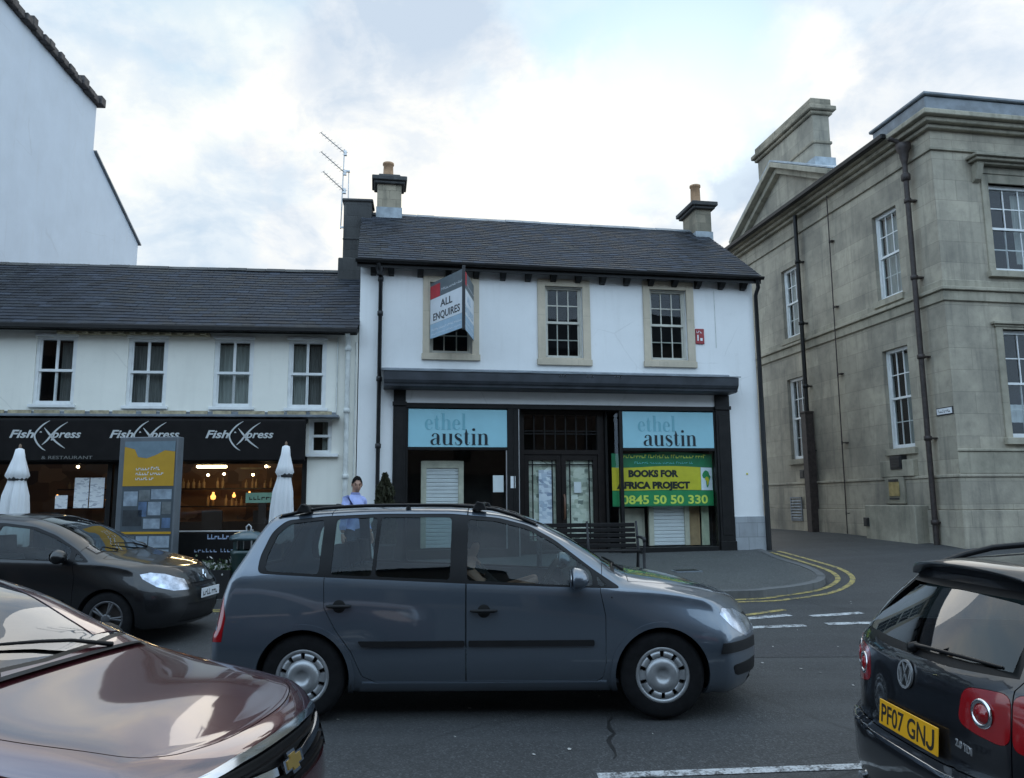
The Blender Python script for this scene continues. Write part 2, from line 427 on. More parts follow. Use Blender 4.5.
def ribbon(mb, pts, ws, y, thick=0.004):
    """a flat stroke of varying width in the xz plane at depth y (front face towards -y)"""
    L, Rr = [], []
    for i, (x, z) in enumerate(pts):
        a = pts[max(i - 1, 0)]; b = pts[min(i + 1, len(pts) - 1)]
        dx, dz = b[0] - a[0], b[1] - a[1]; l = math.hypot(dx, dz) or 1
        nx, nz = -dz / l, dx / l; w = ws[i] / 2
        L.append((x + nx * w, z + nz * w)); Rr.append((x - nx * w, z - nz * w))
    n = len(pts)
    vs = [(x, y, z) for x, z in L] + [(x, y, z) for x, z in Rr] + [(x, y + thick, z) for x, z in L] + [(x, y + thick, z) for x, z in Rr]
    fs = []
    for i in range(n - 1):
        fs.append((i, i + 1, n + i + 1, n + i)); fs.append((2 * n + i, 3 * n + i, 3 * n + i + 1, 2 * n + i + 1))
        fs.append((i, 2 * n + i, 2 * n + i + 1, i + 1)); fs.append((n + i, n + i + 1, 3 * n + i + 1, 3 * n + i))
    fs.append((0, n, 3 * n, 2 * n)); fs.append((n - 1, 3 * n - 1, 4 * n - 1, 2 * n - 1)[::-1])
    mb.add(vs, fs)
def smooth_pts(pts, n=5):
    """Catmull-Rom through (x, z, w) triples"""
    out = []
    P = [pts[0]] + list(pts) + [pts[-1]]
    for i in range(1, len(P) - 2):
        for k in range(n):
            t = k / n
            out.append(tuple(0.5 * (2 * P[i][j] + (P[i + 1][j] - P[i - 1][j]) * t + (2 * P[i - 1][j] - 5 * P[i][j] + 4 * P[i + 1][j] - P[i + 2][j]) * t * t
                             + (-P[i - 1][j] + 3 * P[i][j] - 3 * P[i + 1][j] + P[i + 2][j]) * t ** 3) for j in range(len(pts[0]))))
    out.append(tuple(pts[-1]))
    return out
def text_geo(s, size, bold=0.0, shear=0.0, extrude=0.003, spacing=1.0, width=None):
    """geometry of a line of lettering, origin at its left baseline"""
    c = bpy.data.curves.new('lettering', 'FONT'); c.body = s; c.size = size; c.offset = bold; c.shear = shear
    c.extrude = extrude; c.space_character = spacing; c.resolution_u = 3
    o = bpy.data.objects.new('lettering', c); col.objects.link(o)
    dg = bpy.context.evaluated_depsgraph_get()
    me = bpy.data.meshes.new_from_object(o.evaluated_get(dg))
    vs = [tuple(v.co) for v in me.vertices]; fs = [tuple(p.vertices) for p in me.polygons]
    bpy.data.objects.remove(o); bpy.data.curves.remove(c); bpy.data.meshes.remove(me)
    x0 = min(v[0] for v in vs); x1 = max(v[0] for v in vs)
    k = (width / (x1 - x0)) if width else 1.0
    return [((v[0] - x0) * k, v[1], v[2]) for v in vs], fs, (x1 - x0) * k
def put_text(mb, s, x, z, size, y, fn=None, align='l', **kw):
    vs, fs, w = text_geo(s, size, **kw)
    ox = x - (w / 2 if align == 'c' else 0)
    f = fn or (lambda a, b, d: (a, y - d, b))
    mb.add([f(ox + v[0], z + v[1], v[2]) for v in vs], fs)
    return w
def holed_wall(mb, x0, x1, z0, z1, holes, y, depth, ax='y', sgn=1):
    """a wall face at y with openings and their reveals running back by depth; ax='x' builds it in the plane x = y (facing -x)"""
    xs = sorted({x0, x1, *[h[0] for h in holes], *[h[1] for h in holes]}); zs = sorted({z0, z1, *[h[2] for h in holes], *[h[3] for h in holes]})
    P = (lambda a, d, z: (a, d, z)) if ax == 'y' else (lambda a, d, z: (d, a, z))
    def q(*p): mb.quad(*(p if ax == 'y' else p[::-1]))
    for i in range(len(xs) - 1):
        for j in range(len(zs) - 1):
            mx, mz = (xs[i] + xs[i + 1]) / 2, (zs[j] + zs[j + 1]) / 2
            if any(h[0] < mx < h[1] and h[2] < mz < h[3] for h in holes): continue
            q(P(xs[i], y, zs[j]), P(xs[i + 1], y, zs[j]), P(xs[i + 1], y, zs[j + 1]), P(xs[i], y, zs[j + 1]))
    for a, b, c, d in holes:
        e = y + depth
        q(P(a, y, c), P(a, y, d), P(a, e, d), P(a, e, c)); q(P(b, y, d), P(b, y, c), P(b, e, c), P(b, e, d))
        q(P(a, y, d), P(b, y, d), P(b, e, d), P(a, e, d)); q(P(b, y, c), P(a, y, c), P(a, e, c), P(b, e, c))
def sash(parent, x0, x1, z0, z1, y, cols=3, rows=2, m=None, frame=0.055, bar=0.022, room=0.5, curtain=None, ax='y', mullion=True, label=None, split=0.5, roomside=None):
    """a box sash window set in an opening: the frame and bars are the window, the pane and the curtain are its sub-parts"""
    m = m or M['sashwhite']
    mb = MB()
    def bx(a0, a1, d0, d1, c0, c1):
        if ax == 'y': mb.box(a0, a1, d0, d1, c0, c1)
        else: mb.box(d0, d1, a0, a1, c0, c1)
    bx(x0, x0 + frame, y - 0.02, y + 0.09, z0, z1); bx(x1 - frame, x1, y - 0.02, y + 0.09, z0, z1)
    bx(x0 + frame, x1 - frame, y - 0.02, y + 0.09, z1 - frame, z1); bx(x0 + frame, x1 - frame, y - 0.035, y + 0.09, z0, z0 + frame * 1.2)
    zi0, zi1 = z0 + frame * 1.2, z1 - frame
    zm = zi0 + (zi1 - zi0) * split
    xi0, xi1 = x0 + frame, x1 - frame
    bx(xi0, xi1, y - 0.012, y + 0.05, zm - 0.025, zm + 0.025)
    for (a, b, dy) in ((zi0, zm - 0.025, 0.022), (zm + 0.025, zi1, 0.0)):
        rim = 0.032
        bx(xi0, xi0 + rim, y + dy, y + dy + 0.03, a, b); bx(xi1 - rim, xi1, y + dy, y + dy + 0.03, a, b)
        for k in range(1, cols):
            xx = xi0 + (xi1 - xi0) * k / cols
            bx(xx - bar / 2, xx + bar / 2, y + dy + 0.003, y + dy + 0.027, a, b)
        for k in range(1, rows):
            zz = a + (b - a) * k / rows
            bx(xi0 + rim, xi1 - rim, y + dy + 0.006, y + dy + 0.024, zz - bar / 2, zz + bar / 2)
    w = mb.build('window', m, parent, bevel=0.0, label=label)
    g = MB()
    yy = y + 0.025
    if ax == 'y': g.quad((xi0, yy, zi0), (xi1, yy, zi0), (xi1, yy, zi1), (xi0, yy, zi1))
    else: g.quad((yy, xi1, zi0), (yy, xi0, zi0), (yy, xi0, zi1), (yy, xi1, zi1))
    g.build('pane', M['pane'], w)
    r = MB(); a, b = x0 - 0.0, x1 + 0.0
    d0, d1 = y + 0.1, y + 0.1 + room
    def P(u, d, z): return (u, d, z) if ax == 'y' else (d, u, z)
    r.quad(P(a, d1, z0), P(b, d1, z0), P(b, d1, z1), P(a, d1, z1))
    for u in (a, b): r.quad(P(u, d0, z0), P(u, d1, z0), P(u, d1, z1), P(u, d0, z1))
    r.quad(P(a, d0, z0), P(b, d0, z0), P(b, d1, z0), P(a, d1, z0)); r.quad(P(a, d0, z1), P(b, d0, z1), P(b, d1, z1), P(a, d1, z1))
    r.build('window_recess', M['darkroom'], w)
    if curtain:
        for (f0, f1, h0, h1, cm) in curtain:
            c = MB(); n = 26
            A = xi0 + (xi1 - xi0) * f0; B = xi0 + (xi1 - xi0) * f1
            rows_ = []
            for zz in (zi0 + (zi1 - zi0) * h0, zi0 + (zi1 - zi0) * h1):
                rows_.append([P(A + (B - A) * k / n, y + 0.15 + 0.018 * math.sin(k * 1.9 + zz), zz) for k in range(n + 1)])
            c.grid(rows_)
            c.build('curtain', cm, w)
    return w
def slate_roof(mb, x0, x1, e, r, course=0.2, w=0.27, jit=0.012, verge=None):
    """slates in courses from eave point e=(y,z) up to ridge r=(y,z), along x"""
    dy, dz = r[0] - e[0], r[1] - e[1]; L = math.hypot(dy, dz); uy, uz = dy / L, dz / L; ny, nz = -uz, uy
    if nz < 0: ny, nz = -ny, -nz
    n = int(L / course) + 1; c = L / n
    for i in range(n):
        off = (i % 2) * w / 2 + rng.uniform(-.03, .03)
        a = x0 - off
        while a < x1:
            b = a + w
            A, B = max(a + rng.uniform(0.001, 0.004), x0), min(b - rng.uniform(0.001, 0.004), x1)
            a = b
            if B - A < 0.03: continue
            s0 = i * c - rng.uniform(0, jit); s1 = min((i + 1) * c + 0.02, L)
            h0 = 0.017 + rng.uniform(0, 0.005); h1 = 0.006
            if rng.random() < 0.02: s0 -= rng.uniform(0.01, 0.04)
            def P(x, s_, h):
                h += (0.014 * math.sin(x * .9 + 1) + 0.010 * math.sin(x * 2.3 + s_)) * math.sin(math.pi * min(1, s_ / L)) + 0.012 * math.sin(x * .75) * (s_ / L)
                return (x, e[0] + uy * s_ + ny * h, e[1] + uz * s_ + nz * h)
            mb.add([P(A, s0, h0), P(B, s0, h0), P(B, s1, h1), P(A, s1, h1), P(A, s0, h0 - 0.012), P(B, s0, h0 - 0.012)],
                   [(0, 1, 2, 3), (4, 5, 1, 0)] if True else [])

# ================================================================ THE SETTING
GK = [(-200, 0), (4.5, 0), (6.2, .09), (9, .14), (12, .27), (14.5, .5), (16.5, .68), (20, .8), (30, .9), (60, 1.2), (300, 1.5)]
def gz(x, y):
    f = float(np.interp(y, [k[0] for k in GK], [k[1] for k in GK]))
    t = max(0.0, min(1.0, (y - 10) / 5)); t = t * t * (3 - 2 * t)
    return f + 0.04 * max(0.0, min(5.0, x - 5)) * t
def pz(x, y):
    t = max(0.0, min(1.0, (y - 12) / 4.5))
    return gz(x, y) + 0.085 * (1 - t) + 0.03

def asphalt(name, c, patch=0.25, dark=(0.03, 0.03, 0.032)):
    m, t, b = principled(name)
    v = objcoord(t)
    vo = N(t, 'ShaderNodeTexVoronoi'); vo.inputs['Scale'].default_value = 95; t.links.new(v, vo.inputs[0])
    s = N(t, 'ShaderNodeSeparateColor'); t.links.new(vo.outputs['Color'], s.inputs[0])
    chips = Ramp(t, s.outputs[0], [(0.0, mul(c, 0.6)), (0.55, c), (0.86, mul(c, 1.5)), (1.0, mul(c, 2.6))])
    big = noise(t, v, 0.45, 6, 0.6)
    c1 = MixC(t, Math(t, 'MULTIPLY', Ramp(t, big, [(0.42, 0.0), (0.62, 1.0)]), patch), chips, dark)
    trk = noise(t, objcoord(t, (0.12, 1.6, 1)), 1.3, 4, 0.6)
    c2 = MixC(t, Math(t, 'MULTIPLY', Ramp(t, trk, [(0.5, 0.0), (0.7, 1.0)]), patch * 1.4), c1, mul(c, 1.35))
    sp = noise(t, v, 14, 5, 0.75)
    c3 = MixC(t, Math(t, 'MULTIPLY', Ramp(t, sp, [(0.62, 0.0), (0.78, 1.0)]), 0.5), c2, mul(c, 0.45))
    w = N(t, 'ShaderNodeTexVoronoi'); w.feature = 'DISTANCE_TO_EDGE'; w.inputs['Scale'].default_value = 0.55
    wv = N(t, 'ShaderNodeMixRGB'); wv.inputs[0].default_value = 0.12
    nz = N(t, 'ShaderNodeTexNoise'); nz.inputs['Scale'].default_value = 2.5; nz.inputs['Detail'].default_value = 6
    t.links.new(v, nz.inputs[0]); t.links.new(v, wv.inputs[1]); t.links.new(nz.outputs['Color'], wv.inputs[2]); t.links.new(wv.outputs[0], w.inputs[0])
    gate = Ramp(t, noise(t, v, 0.6, 3), [(0.5, 0.0), (0.6, 1.0)])
    cr = Math(t, 'MULTIPLY', Ramp(t, w.outputs['Distance'], [(0.0, 1.0), (0.010, 0.0)]), gate)
    c4 = MixC(t, Math(t, 'MULTIPLY', cr, 0.7), c3, (0.012, 0.012, 0.012))
    t.links.new(c4, b.inputs['Base Color'])
    t.links.new(Math(t, 'ADD', Math(t, 'MULTIPLY', big, 0.25), 0.60), b.inputs['Roughness'])
    bump(t, b, Math(t, 'ADD', vo.outputs['Distance'], Math(t, 'MULTIPLY', noise(t, v, 30, 5), 0.8)), 0.5, 0.006)
    return m
M['road'] = asphalt('road_asphalt', (0.037, 0.038, 0.039), 0.5, (0.022, 0.022, 0.023))
M['pave'] = asphalt('pavement_asphalt', (0.060, 0.062, 0.060), 0.3, (0.04, 0.04, 0.04))
def paint(name, c, wear):
    m, t, b = principled(name)
    v = objcoord(t)
    n = noise(t, v, 9, 7, 0.75); n2 = noise(t, v, 60, 3)
    f = Ramp(t, Math(t, 'ADD', Math(t, 'MULTIPLY', n, 0.7), Math(t, 'MULTIPLY', n2, 0.3)), [(wear - 0.05, 0.0), (wear + 0.06, 1.0)])
    t.links.new(MixC(t, f, (0.055, 0.055, 0.056), c), b.inputs['Base Color'])
    b.inputs['Roughness'].default_value = 0.7
    return m
M['whiteline'] = paint('road_paint_white', (0.46, 0.47, 0.475), 0.475)
M['yellowline'] = paint('road_paint_yellow', (0.36, 0.28, 0.085), 0.475)
M['kerbstone'] = ashlar('kerb_stone', (0.13, 0.13, 0.128), 0.9, 0.5, stain=0.5, stainc=(0.05, 0.05, 0.05))

def axis_pts(lo, hi, a, b, step):
    out = [lo + (a - lo) * (k / 12) ** 0.5 if False else lo + (a - lo) * k / 12 for k in range(12)]
    x = a
    while x < b - 1e-6: out.append(x); x += step
    out += [b + (hi - b) * k / 12 for k in range(13)]
    return out
gx = axis_pts(-220, 220, -16, 16, 0.5); gy = axis_pts(-120, 280, -4, 26, 0.5)
mb = MB(); mb.grid([[(x, y, gz(x, y)) for y in gy] for x in gx])
tag(mb.build('road', M['road']), kind='structure')

# pavement in front of the shops: kerb line, corner and kerb stones
KERB = [(-24, 10.55), (-14, 11.1), (-6, 11.68), (0, 11.98), (3.32, 12.14), (3.95, 12.30), (4.5, 12.56), (5.0, 12.98), (5.27, 13.55), (5.34, 14.42), (5.22, 15.6), (5.30, 17.2)]
ks = [(p[0], p[1]) for p in smooth_pts([(a, b) for a, b in KERB], 6)]
mb = MB()
inner = []
for i, (x, y) in enumerate(ks):
    a = ks[max(i - 1, 0)]; b = ks[min(i + 1, len(ks) - 1)]
    d = Vector((b[0] - a[0], b[1] - a[1])).normalized(); n = Vector((-d.y, d.x))
    inner.append((x + n.x * 0.13, y + n.y * 0.13))
rows_ = []
KI = max(i for i, p in enumerate(ks) if p[0] <= 3.33 and p[1] < 12.3)
for (x, y), (xi, yi) in zip(ks, inner):
    row = [(xi, yi, pz(xi, yi))]
    fan = max(0.0, (len(rows_) - KI) / (len(ks) - 1 - KI)); tx = xi if fan == 0 else 3.3 + 1.95 * fan; ty = 18.6
    for k in range(1, 15):
        q = k / 14
        X, Y = xi + (tx - xi) * q, yi + (ty - yi) * q
        row.append((X, Y, pz(X, Y)))
    rows_.append(row)
mb.grid(rows_)
tag(mb.build('pavement', M['pave']), kind='structure')
mb = MB()
for i in range(len(ks) - 1):
    (x0, y0), (x1, y1), (u0, v0), (u1, v1) = ks[i], ks[i + 1], inner[i], inner[i + 1]
    seg = max(1, int(math.hypot(x1 - x0, y1 - y0) / 0.9))
    for s in range(seg):
        a, b = s / seg + 0.004, (s + 1) / seg - 0.004
        L = lambda p, q, t: p + (q - p) * t
        o = [(L(x0, x1, a), L(y0, y1, a)), (L(x0, x1, b), L(y0, y1, b))]; w = [(L(u0, u1, a), L(v0, v1, a)), (L(u0, u1, b), L(v0, v1, b))]
        top = [(p[0], p[1], pz(*p) + 0.006) for p in o]; ti = [(p[0], p[1], pz(*p) + 0.006) for p in w]
        bo = [(p[0], p[1], gz(*p) - 0.1) for p in o]
        mb.add([top[0], top[1], ti[1], ti[0], bo[0], bo[1]], [(0, 1, 2, 3), (4, 5, 1, 0)])
tag(mb.build('kerb', M['kerbstone']), kind='structure')

def ground_line(pts, w, name, m, dash=None):
    """a painted line laid on the ground"""
    P = [(p[0], p[1]) for p in smooth_pts(pts, 6)] if len(pts) > 2 else [tuple(pts[0][k] + (pts[1][k] - pts[0][k]) * t / 12 for k in range(2)) for t in range(13)]
    mb = MB(); A, B, C_ = [], [], []
    for i, (x, y) in enumerate(P):
        a = P[max(i - 1, 0)]; b = P[min(i + 1, len(P) - 1)]
        d = Vector((b[0] - a[0], b[1] - a[1])).normalized(); n = Vector((-d.y, d.x)) * (w / 2)
        A.append((x + n.x, y + n.y, gz(x + n.x, y + n.y) + 0.005)); B.append((x - n.x, y - n.y, gz(x - n.x, y - n.y) + 0.005)); C_.append((x, y, gz(x, y) + 0.006))
    mb.grid([A, C_, B])
    return tag(mb.build(name, m), kind='structure')
OUT = [(-24, 10.42), (-14, 10.93), (-6, 11.5), (0, 11.80), (3.4, 11.98), (4.22, 12.20), (4.9, 12.56), (5.45, 13.12), (5.76, 13.7), (5.87, 14.4), (5.76, 15.3), (5.5, 16.7)]
INN = [(-24, 10.62 - .02), (-14, 11.12 - .03), (-6, 11.70 - .04), (0, 11.99 - .04), (3.36, 12.18 - .03), (4.14, 12.42), (4.76, 12.75), (5.25, 13.24), (5.53, 13.75), (5.62, 14.42), (5.50, 15.4), (5.32, 16.6)]
# the kerb keeps a channel of bare tarmac: shift both lines out from it
ground_line([(x, y - 0.13) if x < 3 else (x + 0.02, y - 0.06) for x, y in OUT], 0.085, 'road_line', M['yellowline'])
ground_line([(x, y - 0.16) if x < 3 else (x + 0.02, y - 0.06) for x, y in INN], 0.085, 'road_line', M['yellowline'])
for a, b in (((3.02, 10.62), (3.72, 10.86)), ((2.95, 10.06), (3.67, 10.16)), ((3.98, 10.76), (4.75, 10.98)), ((3.97, 10.24), (4.75, 10.31))):
    ground_line([a, b], 0.14, 'road_line', M['whiteline'])
ground_line([(3.06, 10.83), (3.78, 11.25)], 0.10, 'road_line', M['yellowline'])
ground_line([(0.52, 5.22), (2.6, 5.37)], 0.09, 'road_line', M['whiteline'])
ground_line([(6.6, 5.74), (8.7, 5.89)], 0.11, 'road_line', M['whiteline'])
ground_line([(-5.6, 4.88), (-3.5, 5.02)], 0.11, 'road_line', M['whiteline'])

# a tarred crack, a patched trench and scraps of litter on the tarmac
M['tar'] = mat('tar_seam', (0.012, 0.012, 0.012), 0.55, var=0.3)
M['patchtar'] = asphalt('patched_asphalt', (0.030, 0.030, 0.032), 0.2)
r5 = random.Random(3)
def ground_strip(pts, ws, name, m, lift=.004):
    A, B = [], []
    for i, (x, y) in enumerate(pts):
        p = pts[max(i - 1, 0)]; q = pts[min(i + 1, len(pts) - 1)]; dx, dy = q[0] - p[0], q[1] - p[1]; l = math.hypot(dx, dy) or 1; nx, ny = -dy / l * ws[i] / 2, dx / l * ws[i] / 2
        A.append((x + nx, y + ny, gz(x + nx, y + ny) + lift)); B.append((x - nx, y - ny, gz(x - nx, y - ny) + lift))
    return tag(MB().grid([A, B]).build(name, m), kind='structure')
pts = [(0.66 + .018 * math.sin(k * 1.1) + .006 * k + r5.uniform(-.012, .012), 5.5 + k * .07) for k in range(14)]
ground_strip(pts, [.006 + .03 * math.sin(math.pi * k / 13) * r5.uniform(.4, 1) for k in range(14)], 'road_crack', M['tar'])
ground_strip([(-30 + k * 2.2, 8.75 + .05 * math.sin(k)) for k in range(24)], [.62] * 24, 'road_patch', M['patchtar'], .003)
ground_strip([(6.9 + .02 * k, 6.6 + k * .4) for k in range(9)], [.9] * 9, 'road_patch', M['patchtar'], .003)
mb = MB()
for _ in range(150):
    x, y = r5.uniform(-7, 9), r5.uniform(4.6, 13.5)
    z = pz(x, y) if (y > 12.6 and x < 4.5) else gz(x, y)
    s = r5.uniform(.006, .02); a_ = r5.uniform(0, 3); P = [(x + s * math.cos(a_ + t) * r5.uniform(.5, 1.2), y + s * math.sin(a_ + t) * r5.uniform(.5, 1.2), z + .006 + (.004 if t < 2 else 0)) for t in (0, 1.4, 2.6, 3.9, 5.2)]
    mb.add(P, [(0, 1, 2, 3, 4)])
tag(mb.build('street_litter', mat('litter', (0.34, 0.33, 0.31), 0.8, var=0.5, scale=3)), kind='stuff')
def iron_cover(x, y, w, l, rz, label, z):
    t = thing('drain_cover', label, 'drain cover', (x, y, z + .004), rz)
    mb = MB(); mb.box(-w, w, -l, l, -.03, .004); mb.build('frame', M['lead'], t)
    for k in range(6):
        q = -l + .04 + (2 * l - .08) * (k + .5) / 6; mb = MB(); mb.box(-w + .04, w - .04, q - .012, q + .012, .004, .012); mb.build('grate_bar', M['blackiron'], t)
iron_cover(2.55, 11.78, .22, .16, 4, 'iron drain grate in the gutter by the yellow lines, half behind the grey car', gz(2.55, 11.78) + .006)
iron_cover(3.05, 14.1, .24, .17, 8, 'iron drain cover set in the pavement right of the bench', pz(3.05, 14.1))

# ================================================================ THE EMPTY SHOP (white, black shopfront)
SO = Vector((-3.09, 15.507, 0.69))
shop = thing('corner_shop', 'white two storey empty shop with black shopfront and slate roof', 'shop', SO, 10)
W0, W1 = 0.0, 8.62
mb = MB()
wins = [(1.42, 2.30, 4.13, 5.62), (3.865, 4.685, 4.09, 5.64), (6.195, 7.04, 4.10, 5.66)]
holed_wall(mb, W0, W1, 3.09, 5.95, wins, 0.0, 0.16)
holed_wall(mb, W0, 0.70, -0.6, 3.09, [], 0.0, 0.16)
holed_wall(mb, 7.93, W1, 0.73, 3.09, [], 0.0, 0.16)
mb.quad((W0, 0, -0.6), (W0, 5.4, -0.6), (W0, 5.4, 5.95), (W0, 0, 5.95)); mb.quad((W1, 0, -0.6), (W1, 5.4, -0.6), (W1, 5.4, 5.95), (W1, 0, 5.95))
mb.quad((W0, 5.4, -0.6), (W1, 5.4, -0.6), (W1, 5.4, 5.95), (W0, 5.4, 5.95))
for x in (W0, W1): mb.quad((x, 0, 5.95), (x, 5.4, 5.95), (x, 2.7, 8.0))
mb.quad((0.7, 0, 3.09), (7.93, 0, 3.09), (7.93, 0.6, 3.09), (0.7, 0.6, 3.09))
mb.quad((0.7, 0, -0.6), (0.7, 0.6, -0.6), (0.7, 0.6, 3.09), (0.7, 0, 3.09)); mb.quad((7.93, 0, -0.6), (7.93, 0.6, -0.6), (7.93, 0.6, 3.09), (7.93, 0, 3.09))
mb.build('wall', M['white'], shop)
mb = MB(); mb.box(7.935, W1 + 0.03, -0.035, 0.3, -0.6, 0.735); mb.build('stone_plinth', M['greybase'], shop, bevel=0.008)
mb = MB(); slate_roof(mb, W0 - 0.06, W1 + 0.08, (-0.30, 5.98), (2.7, 8.06), 0.15, 0.235)
mb.quad((W0 - 0.06, -0.28, 5.97), (W1 + 0.08, -0.28, 5.97), (W1 + 0.08, 2.7, 8.03), (W0 - 0.06, 2.7, 8.03))
mb.quad((W0 - 0.06, 5.68, 5.97), (W1 + 0.08, 5.68, 5.97), (W1 + 0.08, 2.7, 8.03), (W0 - 0.06, 2.7, 8.03))
roof = mb.build('roof', M['slate'], shop)
mb = MB()
x = W0 - 0.05
while x < W1:
    l = 0.44; z = 8.07 + rng.uniform(-.006, .006)
    mb.prism([(2.55, z - 0.075), (2.7, z + 0.03), (2.85, z - 0.075), (2.83, z - 0.10), (2.7, z), (2.57, z - 0.10)], 'x', x, min(x + l - 0.008, W1 + 0.08)); x += l
mb.build('ridge_tiles', M['lead'], roof)
mb = MB()
mb.box(W0 - 0.07, W1 + 0.09, -0.27, -0.24, 5.82, 5.985); mb.box(W0, W1, -0.24, 0.0, 5.90, 5.93)
for k in range(9):
    pass
mb.build('fascia_board', M['black'], shop)
mb = MB()
prof = [(-0.27 - 0.115 + 0.06 + 0.06 * math.cos(a), 5.945 + 0.055 * math.sin(a)) for a in [math.pi + math.pi * k / 8 for k in range(9)]]
inn = [(y * 1.0, z + 0.008) for y, z in prof[::-1]]
mb.prism(prof + [(p[0] * 0.998, p[1]) for p in inn], 'x', W0 - 0.1, W1 + 0.12)
mb.build('gutter', M['black'], shop)
for x in [0.26, 0.62, 1.22, 1.80, 2.38] + [2.95 + 0.545 * k for k in range(9)] + [7.86, 8.38]:
    mb = MB(); mb.prism([(0.0, 5.71), (-0.10, 5.74), (-0.20, 5.83), (-0.235, 5.90), (0.0, 5.90)], 'x', x - 0.06, x + 0.06); mb.build('bracket', M['black'], shop, bevel=0.006)
for i, (a, b, c, d) in enumerate(wins):
    sx = [(1.28, 2.45, 3.98, 5.75), (3.70, 4.85, 3.925, 5.79), (6.045, 7.21, 3.935, 5.845)][i]
    w = sash(shop, a + 0.0, b, c, d, 0.10, 3, 2, M['sashcream'], frame=0.05, bar=0.024, room=0.7)
    mb = MB()
    mb.box(sx[0], a, -0.035, 0.05, sx[2] + 0.13, sx[3]); mb.box(b, sx[1], -0.035, 0.05, sx[2] + 0.13, sx[3]); mb.box(a, b, -0.035, 0.05, d, sx[3])
    mb.box(sx[0] - 0.02, sx[1] + 0.02, -0.06, 0.12, sx[2], sx[2] + 0.13); mb.box(a, b, -0.02, 0.12, sx[2] + 0.133, c)
    mb.build('surround', M['surround'], w, bevel=0.006)
# roof chimneys
def chimney(parent, x0, x1, y0, y1, z0, z1, capz, m, pots, name='chimney', out=0.09, flash=True, potcol=None):
    mb = MB(); mb.box(x0, x1, y0, y1, z0, z1)
    c = mb.build(name, m, parent, bevel=0.01)
    mb = MB(); mb.box(x0 - out * .6, x1 + out * .6, y0 - out * .6, y1 + out * .6, z1 - 0.12, z1 - 0.05); mb.box(x0 - out, x1 + out, y0 - out, y1 + out, z1 - 0.05, z1 + 0.06)
    mb.box(x0 + 0.03, x1 - 0.03, y0 + 0.03, y1 - 0.03, z1 + 0.06, capz)
    mb.build('chimney_cap', M['stonedark'], c, bevel=0.015)
    for (px, py, r, h) in pots:
        mb = MB(); mb.lathe([(r * 1.12, capz - 0.02), (r * 1.12, capz + 0.05), (r, capz + 0.07), (r * 0.93, capz + h - 0.07), (r * 1.1, capz + h - 0.05), (r * 1.1, capz + h), (r * 0.8, capz + h), (r * 0.75, capz + 0.05)], 20, (px, py, 0))
        mb.build('chimney_pot', M['terracotta'], c)
    if flash:
        mb = MB(); mb.box(x0 - 0.02, x1 + 0.02, y0 - 0.03, y1 + 0.03, z0, z0 + 0.0 + flash); mb.build('flashing', M['leadlight'], c)
    return c
chimney(shop, 0.30, 0.88, 2.45, 2.95, 7.6, 8.86, 9.02, M['chimneystone'], [(0.56, 2.7, 0.125, 0.36)], flash=0.55, out=0.13)
chimney(shop, 8.36, 8.78, 2.25, 3.1, 6.6, 8.62, 8.74, M['chimneystone'], [(8.55, 2.65, 0.13, 0.56)], flash=1.30, out=0.14)
# canopy over the shopfront
mb = MB()
prof = [(0.0, 3.76), (-0.30, 3.70), (-0.50, 3.66), (-0.55, 3.645), (-0.545, 3.60), (-0.53, 3.48), (-0.50, 3.43), (-0.47, 3.405), (-0.46, 3.36), (-0.40, 3.345), (-0.06, 3.345), (0.0, 3.345)]
mb.prism(prof, 'x', 0.50, 7.93)
can = mb.build('canopy', M['canopy'], shop, bevel=0.006)
mb = MB(); mb.prism([(-0.0, 3.80), (-0.05, 3.755), (-0.3, 3.715), (-0.565, 3.672), (-0.565, 3.652), (-0.29, 3.70), (0.0, 3.745)], 'x', 0.46, 7.97); mb.build('lead_cover', M['lead'], can)
for x in (4.05, 4.62, 5.22):
    mb = MB()
    for q in (0, 0.09): mb.lathe([(0.0, 0.02), (0.02, 0.015), (0.028, 0.0), (0.02, -0.012)], 10, (x + q, -0.548, 3.615), 'y')
    mb.build('spot_lamp', M['alu'], can)
# shopfront woodwork
mb = MB()
for (a, b) in ((0.705, 0.95), (7.60, 7.925)):
    mb.box(a, b, -0.05, 0.12, -0.55, 3.34); mb.box(a - 0.02, b + 0.02, -0.09, 0.12, 3.02, 3.10); mb.box(a - 0.015, b + 0.015, -0.075, 0.12, -0.55, 0.22)
    mb.box(a + 0.05, b - 0.05, -0.064, -0.05, 0.35, 2.9)
mb.box(0.95, 7.60, -0.03, 0.12, 2.985, 3.085)
mb.box(0.95, 1.0, -0.02, 0.1, -0.55, 2.985); mb.box(3.03, 3.30, -0.02, 0.1, -0.55, 2.985); mb.box(3.155, 3.175, -0.035, -0.02, -0.3, 2.985)
mb.box(5.16, 5.27, 0.30, 0.42, -0.55, 2.985); mb.box(5.43, 5.50, -0.02, 0.1, -0.55, 2.985); mb.box(7.555, 7.60, -0.02, 0.1, -0.55, 2.985)
mb.box(1.0, 3.03, -0.02, 0.1, 2.13, 2.185); mb.box(5.50, 7.555, -0.02, 0.1, 2.13, 2.185)
mb.box(1.0, 3.03, -0.04, 0.12, -0.55, 0.15); mb.box(5.50, 7.555, -0.04, 0.12, -0.55, 0.12)
mb.box(3.25, 5.46, 0.10, 0.6, -0.55, -0.02)
front = mb.build('shopfront', M['black'], shop, bevel=0.005)
mb = MB(); mb.quad((1.0, 0.035, 0.15), (3.03, 0.035, 0.15), (3.03, 0.035, 2.13), (1.0, 0.035, 2.13)); mb.build('shop_window', M['shopglass'], front)
